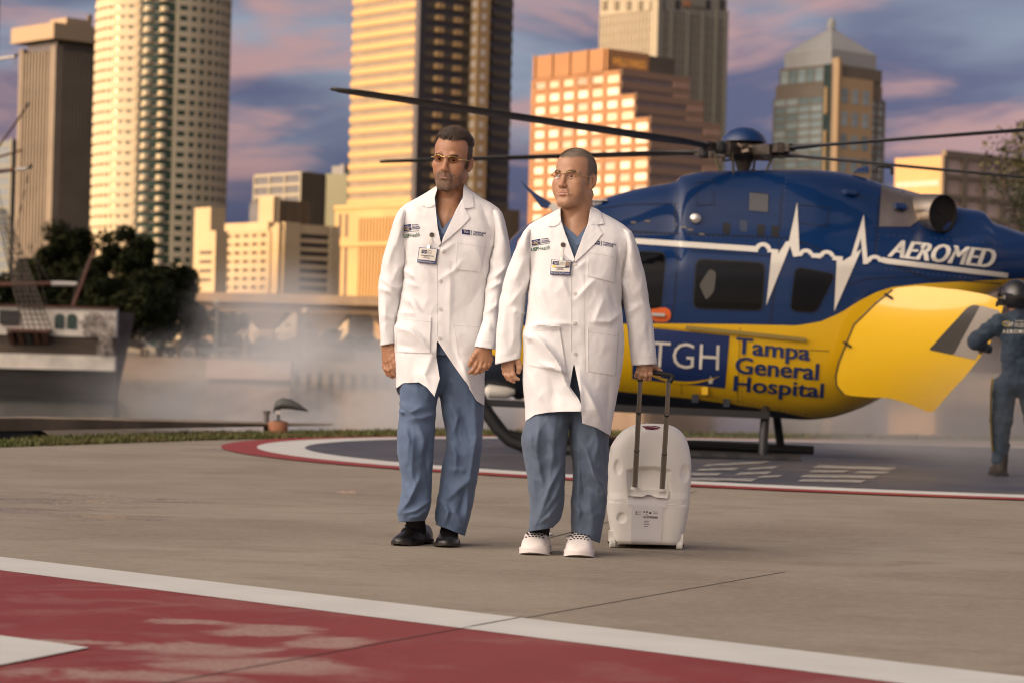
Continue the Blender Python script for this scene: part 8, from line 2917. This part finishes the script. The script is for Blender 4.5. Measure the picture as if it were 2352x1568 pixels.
case = empty('transport_case', G(1485, 1256), 'white rounded plastic case on wheels with a raised telescopic handle', 'case')
cs = CaseShell([((1484, 971.5), (1512, 972), 0, .02, .02, 2.0), ((1468, 973), (1530, 973.5), 0, .06, .07, 2.2), ((1448, 978.5), (1548, 979), 0, .09, .11, 2.5), ((1431, 988), (1562, 988), 0, .11, .14, 2.7), ((1416, 1003), (1574, 1003), 0, .12, .16, 3.0), ((1401, 1031), (1583.5, 1031), 0, .13, .17, 3.2),
                ((1397, 1070), (1588, 1070), 0, .135, .18, 3.3), ((1395, 1120), (1586, 1121), 0, .14, .18, 3.4), ((1395, 1146), (1583, 1149), 0, .14, .18, 3.6), ((1398, 1180), (1577, 1184), 0, .138, .18, 3.8), ((1404, 1215), (1570, 1220), 0, .134, .18, 4.0), ((1409, 1240), (1564, 1245), 0, .130, .175, 4.0), ((1412, 1246), (1561, 1251), 0, .12, .165, 4.0)], DC)
body = cs.tube('shell', M_CASE, case, nt=170, nu=150, cap=True)
n_ = 150
me = body.data
bm = bmesh.new(); bm.from_mesh(me); bm.verts.ensure_lookup_table()
bm.faces.new([bm.verts[len(bm.verts) - n_ + k] for k in range(n_)][::-1])
bmesh.ops.recalc_face_normals(bm, faces=bm.faces); bm.to_mesh(me); bm.free()
line_patch('lid_seam', cs, [(1411, 1150), (1441, 1153)], 1.4, M_COATIN, .002, case); line_patch('lid_seam', cs, [(1531, 1159), (1566, 1158), (1583, 1128)], 1.4, M_COATIN, .002, case)
patch('grip_plate', cs, [(1441, 1126), (1445, 1118), (1466, 1117), (1476, 1124), (1502, 1124), (1512, 1120), (1533, 1122), (1537, 1130), (1533, 1144), (1505, 1141), (1490, 1134), (1475, 1140), (1443, 1138)], M_CASE, .030, case, r=3)
lab = patch('label_flap', cs, [(1442, 1139), (1475, 1139), (1490, 1134), (1505, 1140), (1533, 1145), (1530, 1167), (1522, 1165), (1518, 1250), (1449, 1246), (1451, 1164), (1444, 1162)], M_CASEL, .006, case)
ink = mat('label_ink', (0.10, 0.09, 0.09), 0.6)
for k in range(16):
    x = 1476.5 + k * 2.2
    patch('barcode_bar', cs, [(x, 1183.5 + k * .1), (x + (1.5 if k % 3 else .9), 1183.6 + k * .1), (x + (1.5 if k % 3 else .9), 1188.5 + k * .1), (x, 1188.4 + k * .1)], ink, .0072, lab, skirt=False)
r = random.Random(2)
for (x0, x1, y, hgt2) in ((1460, 1463, 1173, 3), (1464, 1472, 1174, 1), (1460, 1463, 1178, 3), (1464, 1472, 1179, 1), (1478, 1482, 1173, 3), (1484, 1488, 1173, 3), (1491, 1496, 1175, 4), (1498, 1510, 1174, 1), (1500, 1511, 1178, 1), (1484, 1487, 1180, 2), (1479, 1491, 1195, 1.2), (1479, 1490, 1199, 1), (1478, 1492, 1203, 1), (1479, 1488, 1207, 1)):
    patch('print_mark', cs, [(x0, y), (x1, y), (x1, y + hgt2), (x0, y + hgt2)], ink, .0072, lab, skirt=False)
mk_ = patch('maker_badge', cs, [(1474, 977.5), (1486, 976.5), (1505, 977), (1517, 979.5), (1511, 984), (1498, 986), (1484, 984.5)], mat('burgundy', (0.13, 0.012, 0.04), 0.4), .003, case)
line_patch('badge_print', cs, [(1479, 979), (1495, 978.8), (1511, 980.2)], 1.0, M_CASEL, .0045, mk_)
bar_d = DB + .065
def pole_pt(x, y, t): return P(x, y, (DC - .165) * (1 - t) + bar_d * t)
for pts in ([(1458, 1120), (1462.5, 1034), (1467, 946), (1471, 872)], [(1520.5, 1124), (1526, 1041), (1531.5, 952), (1536, 874)]):
    q = [pole_pt(x, y, (1120 - y) / 250) for x, y in pts]
    o = empty('handle_pole', q[0]); o.parent = case; o.location = q[0] - world_loc(case)
    for i, r_ in enumerate((.0125, .0112, .0098)):
        smooth_obj(MB().tube([q[i] - (q[i + 1] - q[i]) * (.05 if i else 0), q[i + 1]], r_, 16).build('pole_section', M_POLE, o), .6)
    for i in (1, 2):
        dv = (q[i + 1] - q[i]).normalized()
        smooth_obj(MB().tube([q[i] - dv * .003, q[i] + dv * .003], .0135 - .001 * i, 16).build('collar', M_RUB, o), .6)
        disc(o, q[i] - dv * .012 + Vector((0, -.0132, 0)), (0, -1, 0), .003, M_RUB, 'lock_button')
    smooth_obj(MB().lathe(q[0], [(.018, -.006), (.018, .004), (.014, .008)], 18).build('socket', M_CASE, o), .6)
b0, b1 = P(1461, 852.5, bar_d), P(1540, 860.5, bar_d)
mb = MB().tube([b0 + (b1 - b0) * t + Vector((0, 0, .003 * sin(pi * t))) for t in np.linspace(0, 1, 9)] + [P(1545, 863, bar_d), P(1543, 868, bar_d), P(1538, 877, bar_d)], [.0095, .0105, .0105, .0105, .0105, .0105, .0105, .0105, .0108, .0112, .0115, .0115], 14)
mb.tube([P(1464, 853, bar_d), P(1469, 864, bar_d), P(1471, 876, bar_d)], .0112, 14)
smooth_obj(mb.build('handle_grip', M_RUB, case), .8)
for (x, y) in ((1407, 1250), (1560, 1256)):
    g = G(x, y + 6)
    c = P(x, y - 6, DC - .09)
    rr = c.z - gz(DC - .09)
    wv = smooth_obj(MB().lathe((c.x, c.y, c.z), [(rr * .8, -.014), (rr, -.010), (rr, .010), (rr * .8, .014)], 24, 'x').build('wheel', M_CASE, case), .6)
    MB().tube([(c.x - .022, c.y, c.z), (c.x + .022, c.y, c.z)], .005, 8).build('axle', M_GREASE, wv)
    MB().box((c.x - .017, c.y - .01, c.z), (c.x + .017, c.y + .05, c.z + .05)).build('fork', M_CASE, case)

# ================================================================== THE CREW MEMBER BY THE DOOR
DK = 20.8
wk = lambda px, py, dy=0.0: P(px, py, DK + dy)
crew = empty('person', (wk(2320, 1090).x, DK, gz(DK)), 'crew member in dark flight suit and black helmet seen from behind, holding the yellow door', 'person')
M_SUIT = cloth_mat('flight_suit', (0.013, 0.027, 0.047), 0.8, noise_amt=0.2)
lo, hi = np.array([wk(2205, 800).x, DK - .35, gz(DK) + .02]), np.array([wk(2475, 800).x, DK + .55, wk(2330, 640).z])
F = Field(np.arange(lo[0], hi[0], .009), np.arange(lo[1], hi[1], .011), np.arange(lo[2], hi[2], .009))
def suit(F, g=0.0, k=.05):
    F.cone(wk(2336, 870), wk(2338, 770), .135 - g, .150 - g, k, fl=((0, 1, 0), .72)); F.cone(wk(2338, 770), wk(2336, 742), .150 - g, .120 - g, k, fl=((0, 1, 0), .72))
    F.cone(wk(2296, 744), wk(2378, 742), .070 - g, .070 - g, k)
    F.cone(wk(2336, 742), wk(2334, 712), .075 - g, .062 - g, .03)
    F.cone(wk(2292, 742), wk(2240, 784, .10), .078 - g, .066 - g, k); F.cone(wk(2240, 784, .10), wk(2268, 800, .34), .066 - g, .050 - g, .03)
    F.cone(wk(2380, 742), wk(2408, 800, .06), .074 - g, .062 - g, k); F.cone(wk(2408, 800, .06), wk(2392, 850, .18), .062 - g, .048 - g, .03)
    F.cone(wk(2305, 890), wk(2300, 960), .110 - g, .092 - g, k); F.cone(wk(2300, 960), wk(2296, 1056), .092 - g, .068 - g, .03)
    F.cone(wk(2366, 890), wk(2376, 960, .05), .110 - g, .092 - g, k); F.cone(wk(2376, 960, .05), wk(2388, 1056, .06), .092 - g, .068 - g, .03)
suit(F)
V, Fc = F.mesh()
# slack folds in the suit
Lx = V[:, 0] * 16 + V[:, 2] * 7; Lz = V[:, 2] * 13 - V[:, 0] * 4
me_ = mk('flight_suit', V, Fc, M_SUIT, crew, smooth=True)
Nn = np.zeros(len(V) * 3); me_.data.vertices.foreach_get('normal', Nn); Nn = Nn.reshape(-1, 3)
co = np.zeros(len(V) * 3); me_.data.vertices.foreach_get('co', co); co = co.reshape(-1, 3)
co += Nn * (.009 * vnoise(Lx, Lz, 3) + .006 * vnoise(Lx * 2.1, Lz * 2.1, 4))[:, None]
me_.data.vertices.foreach_set('co', co.ravel()); me_.data.update()
F2 = Field(np.arange(lo[0], hi[0], .012), np.arange(lo[1], hi[1] + .1, .012), np.arange(lo[2], hi[2], .012))
suit(F2, .022, .04)
F2.ell(wk(2334, 684), (.080, .098, .115), .02); F2.cone(wk(2334, 715), wk(2334, 690), .055, .055, .02)
hp = wk(2272, 801, .37)
F2.cone(wk(2268, 800, .34), hp, .028, .030, .01)
for k in range(4):
    F2.cone(hp + Vector((.02 * k - .03, .03, .015)), hp + Vector((.02 * k - .03, .085, -.01)), .011, .009, .006)
F2.cone(hp + Vector((-.03, .01, .01)), hp + Vector((-.045, .05, .03)), .012, .010, .006)
F2.cone(wk(2392, 850, .18), wk(2388, 872, .20), .030, .034, .01)
for k in range(4):
    b_ = wk(2388, 874, .20) + Vector((.017 * k - .026, 0, -.02))
    F2.cone(b_, b_ + Vector((0, .01, -.07)), .010, .008, .006)
V, Fc = F2.mesh()
cb = mk('body', V, Fc, skin_material('skin_crew'), crew, smooth=True)
set_col(cb.data, np.tile(np.array((.34, .17, .10)), (len(V), 1)))
hc = wk(2334, 679)
v, f = [], []
n, m = 28, 16
for i in range(m + 1):
    a = pi * .80 * i / m
    for k in range(n):
        b_ = 2 * pi * k / n
        v.append(hc + Vector((sin(a) * cos(b_) * .128, sin(a) * sin(b_) * .150 + .01, cos(a) * .138 + .002)))
for i in range(m):
    for k in range(n):
        k2 = (k + 1) % n
        f.append((i * n + k, i * n + k2, (i + 1) * n + k2, (i + 1) * n + k))
hm = mk('helmet', v, f, mat('helmet_black', (0.012, 0.012, 0.014), 0.22, coat=0.6), crew, smooth=True, recalc=True)
MB().bar(hc + Vector((-.125, .02, -.03)), hc + Vector((-.122, .02, -.09)), .03, .06).build('ear_cup', M_RUB, hm)
MB().tube([hc + Vector((-.13, .06, .0)), hc + Vector((-.10, .15, .06)), hc + Vector((0, .19, .07)), hc + Vector((.10, .15, .06)), hc + Vector((.13, .06, .0))], .02, 8).build('visor_track', M_RUB, hm)
MB().tube([hc + Vector((-.125, .03, -.05)), hc + Vector((-.15, .05, -.06)), hc + Vector((-.145, .10, -.09))], .012, 8).build('mic_boom', M_RUB, hm)
disc(hm, hc + Vector((-.115, -.06, -.02)), (-.8, -.6, 0), .018, M_CHROME, 'clip')
for x, y in ((2297, 1088), (2386, 1084)):
    c = wk(x, y)
    b_ = MB()
    b_.tube([(c.x, c.y, gz(DK) + .04), (c.x, c.y, gz(DK) + .19)], [.062, .068], 14)
    o = smooth_obj(b_.build('boot', mat('boot_brown', (0.030, 0.020, 0.016), 0.6), crew), .7)
    smooth_obj(MB().tube([(c.x, c.y - .05, gz(DK) + .045), (c.x, c.y + .05, gz(DK) + .05), (c.x - .01, c.y + .20, gz(DK) + .045)], [.055, .06, .045], 12).build('boot_toe', MATS['boot_brown'], o), .7)
    MB().box((c.x - .055, c.y - .10, gz(DK) + .0), (c.x + .055, c.y + .24, gz(DK) + .03)).build('sole', M_RUB, o)
from mathutils.bvhtree import BVHTree
_bv = BVHTree.FromPolygons([tuple(p) for p in (co + np.array(world_loc(me_)))], [tuple(p.vertices) for p in me_.data.polygons])
def on_suit(name, v, f, m, off=.004):
    W = []
    for x, y in v:
        d = (P(x, y, 100) - CAM).normalized()
        h = _bv.ray_cast(CAM, d)
        W.append((h[0] if h[0] is not None else wk(x, y, -.10)) - d * off)
    return mk(name, W, f, m, crew, recalc=False)
M_SUITMARK = mat('suit_mark', (0.48, 0.44, 0.36), 0.7)
for t, q in (('AEROMED', ((2302, 757), (2366, 757), (2366, 766), (2302, 766))), ('TGH', ((2306, 739), (2326, 739), (2326, 748), (2306, 748))), ('Tampa', ((2331, 735), (2352, 735), (2352, 740), (2331, 740))), ('General', ((2331, 741), (2357, 741), (2357, 746), (2331, 746))), ('Hospital', ((2331, 747), (2360, 747), (2360, 752), (2331, 752)))):
    v, f = fit_text(t, q, bold=.02, spacing=1.25 if t == 'AEROMED' else 1.0)
    on_suit('back_lettering', v, f, M_SUITMARK)
an = np.linspace(.4 * pi, 1.75 * pi, 14)
v = [(2315 + 13 * cos(a), 743.5 - 7 * sin(a)) for a in an] + [(2315 + 11.5 * cos(a), 743.5 - 5.8 * sin(a)) for a in an]
on_suit('back_swoosh', v, [(k, k + 1, 15 + k, 14 + k) for k in range(13)], mat('swoosh_yellow', (0.5, 0.36, 0.05), .7))
st = [(2277, 868), (2274, 905), (2273, 950), (2275, 1000), (2278, 1036)]
v = [(x, y) for x, y in st] + [(x + 4.5, y) for x, y in st]
on_suit('side_stripe', v, [(k, k + 1, 6 + k, 5 + k) for k in range(4)], mat('stripe_yellow', (0.55, 0.36, 0.05), .7))

# ================================================================== DRIFTING SMOKE
def smoke(name, lo, hi, dens, scale, label, thr=(0.42, 0.72), col=(0.96, 0.97, 0.98), stretch=(1, 1, 1), fall=1.0):
    lo, hi = Vector(lo), Vector(hi)
    c = (lo + hi) / 2; h = (hi - lo) / 2
    mb = MB(); v = []
    n, m = 20, 12
    prof = [(sin(pi * i / m), -cos(pi * i / m)) for i in range(1, m)]
    vv = [(0, 0, -1)] + [(r * cos(2 * pi * k / n), r * sin(2 * pi * k / n), z) for r, z in prof for k in range(n)] + [(0, 0, 1)]
    f = [(0, 1 + (k + 1) % n, 1 + k) for k in range(n)]
    for i in range(m - 2):
        for k in range(n):
            k2 = (k + 1) % n
            f.append((1 + i * n + k, 1 + i * n + k2, 1 + (i + 1) * n + k2, 1 + (i + 1) * n + k))
    last = len(vv) - 1
    f += [(last, 1 + (m - 2) * n + k, 1 + (m - 2) * n + (k + 1) % n) for k in range(n)]
    M = bpy.data.materials.new(name + '_volume'); M.use_nodes = True
    N, L = M.node_tree.nodes, M.node_tree.links
    N.clear()
    tc = nd(N, 'ShaderNodeTexCoord')
    # radial fade inside the unit ball of the object
    ln = nd(N, 'ShaderNodeVectorMath', operation='LENGTH'); L.new(tc.outputs['Object'], ln.inputs[0])
    fade = ramp(N, L, ln.outputs['Value'], ((0.25, 1.0), (1.0, 0.0)))
    mp = nd(N, 'ShaderNodeMapping'); mp.inputs['Scale'].default_value = (h.x * stretch[0], h.y * stretch[1], h.z * stretch[2])
    mp.inputs['Location'].default_value = (lo.x % 7, lo.y % 5, 0)
    L.new(tc.outputs['Object'], mp.inputs[0])
    nz = nd(N, 'ShaderNodeTexNoise', ins={'Scale': scale, 'Detail': 4.0, 'Roughness': 0.55, 'Distortion': 0.8}); L.new(mp.outputs[0], nz.inputs['Vector'])
    nn = ramp(N, L, nz.outputs['Fac'], ((thr[0], 0.0), (thr[1], 1.0)))
    d = math_node(N, L, 'MULTIPLY', math_node(N, L, 'MULTIPLY', fade, nn), dens)
    pv = nd(N, 'ShaderNodeVolumePrincipled'); pv.inputs['Color'].default_value = (*col, 1); pv.inputs['Anisotropy'].default_value = 0.1
    L.new(d, pv.inputs['Density'])
    o = nd(N, 'ShaderNodeOutputMaterial'); L.new(pv.outputs[0], o.inputs['Volume'])
    me = mesh_data(name, vv, f, M)
    ob = bpy.data.objects.new(name, me)
    ob.location = c; ob.scale = h
    COL.objects.link(ob)
    return tag(ob, label, kind='stuff')


a, b_ = at(60, 62), at(1180, 62)
smoke('smoke', (a[0] - 2, 50, -3.4), (b_[0] + 4, 108, 2.2), 0.105, 0.17, 'pale smoke drifting low over the river', (0.43, 0.60), stretch=(1, .6, 1.7))
a, b_ = at(250, 125), at(760, 125)
smoke('smoke', (a[0], 122, -2.5), (b_[0], 188, 7.5), 0.060, 0.11, 'grey smoke rising in front of the dark trees', (0.36, 0.66), col=(0.93, 0.94, 0.95))
a, b_ = P(1880, 1000, 24), P(2560, 1000, 24)
smoke('smoke', (a.x, 18.5, -0.9), (b_.x, 33, 1.45), 0.30, 0.8, 'thin smoke around the tail of the helicopter and the crew member', (0.28, 0.70), col=(0.86, 0.83, 0.79), stretch=(.8, .8, 1.3))
a, b_ = P(1500, 1000, 30), P(2500, 1000, 30)
smoke('smoke', (a.x, 27, -0.7), (b_.x, 42, 2.2), 0.10, 0.5, 'smoke lying behind the helicopter skids', (0.25, 0.6), col=(0.90, 0.88, 0.85), stretch=(.8, .8, 1.5))
SC.cycles.volume_step_rate = 1.0
SC.cycles.volume_max_steps = 64
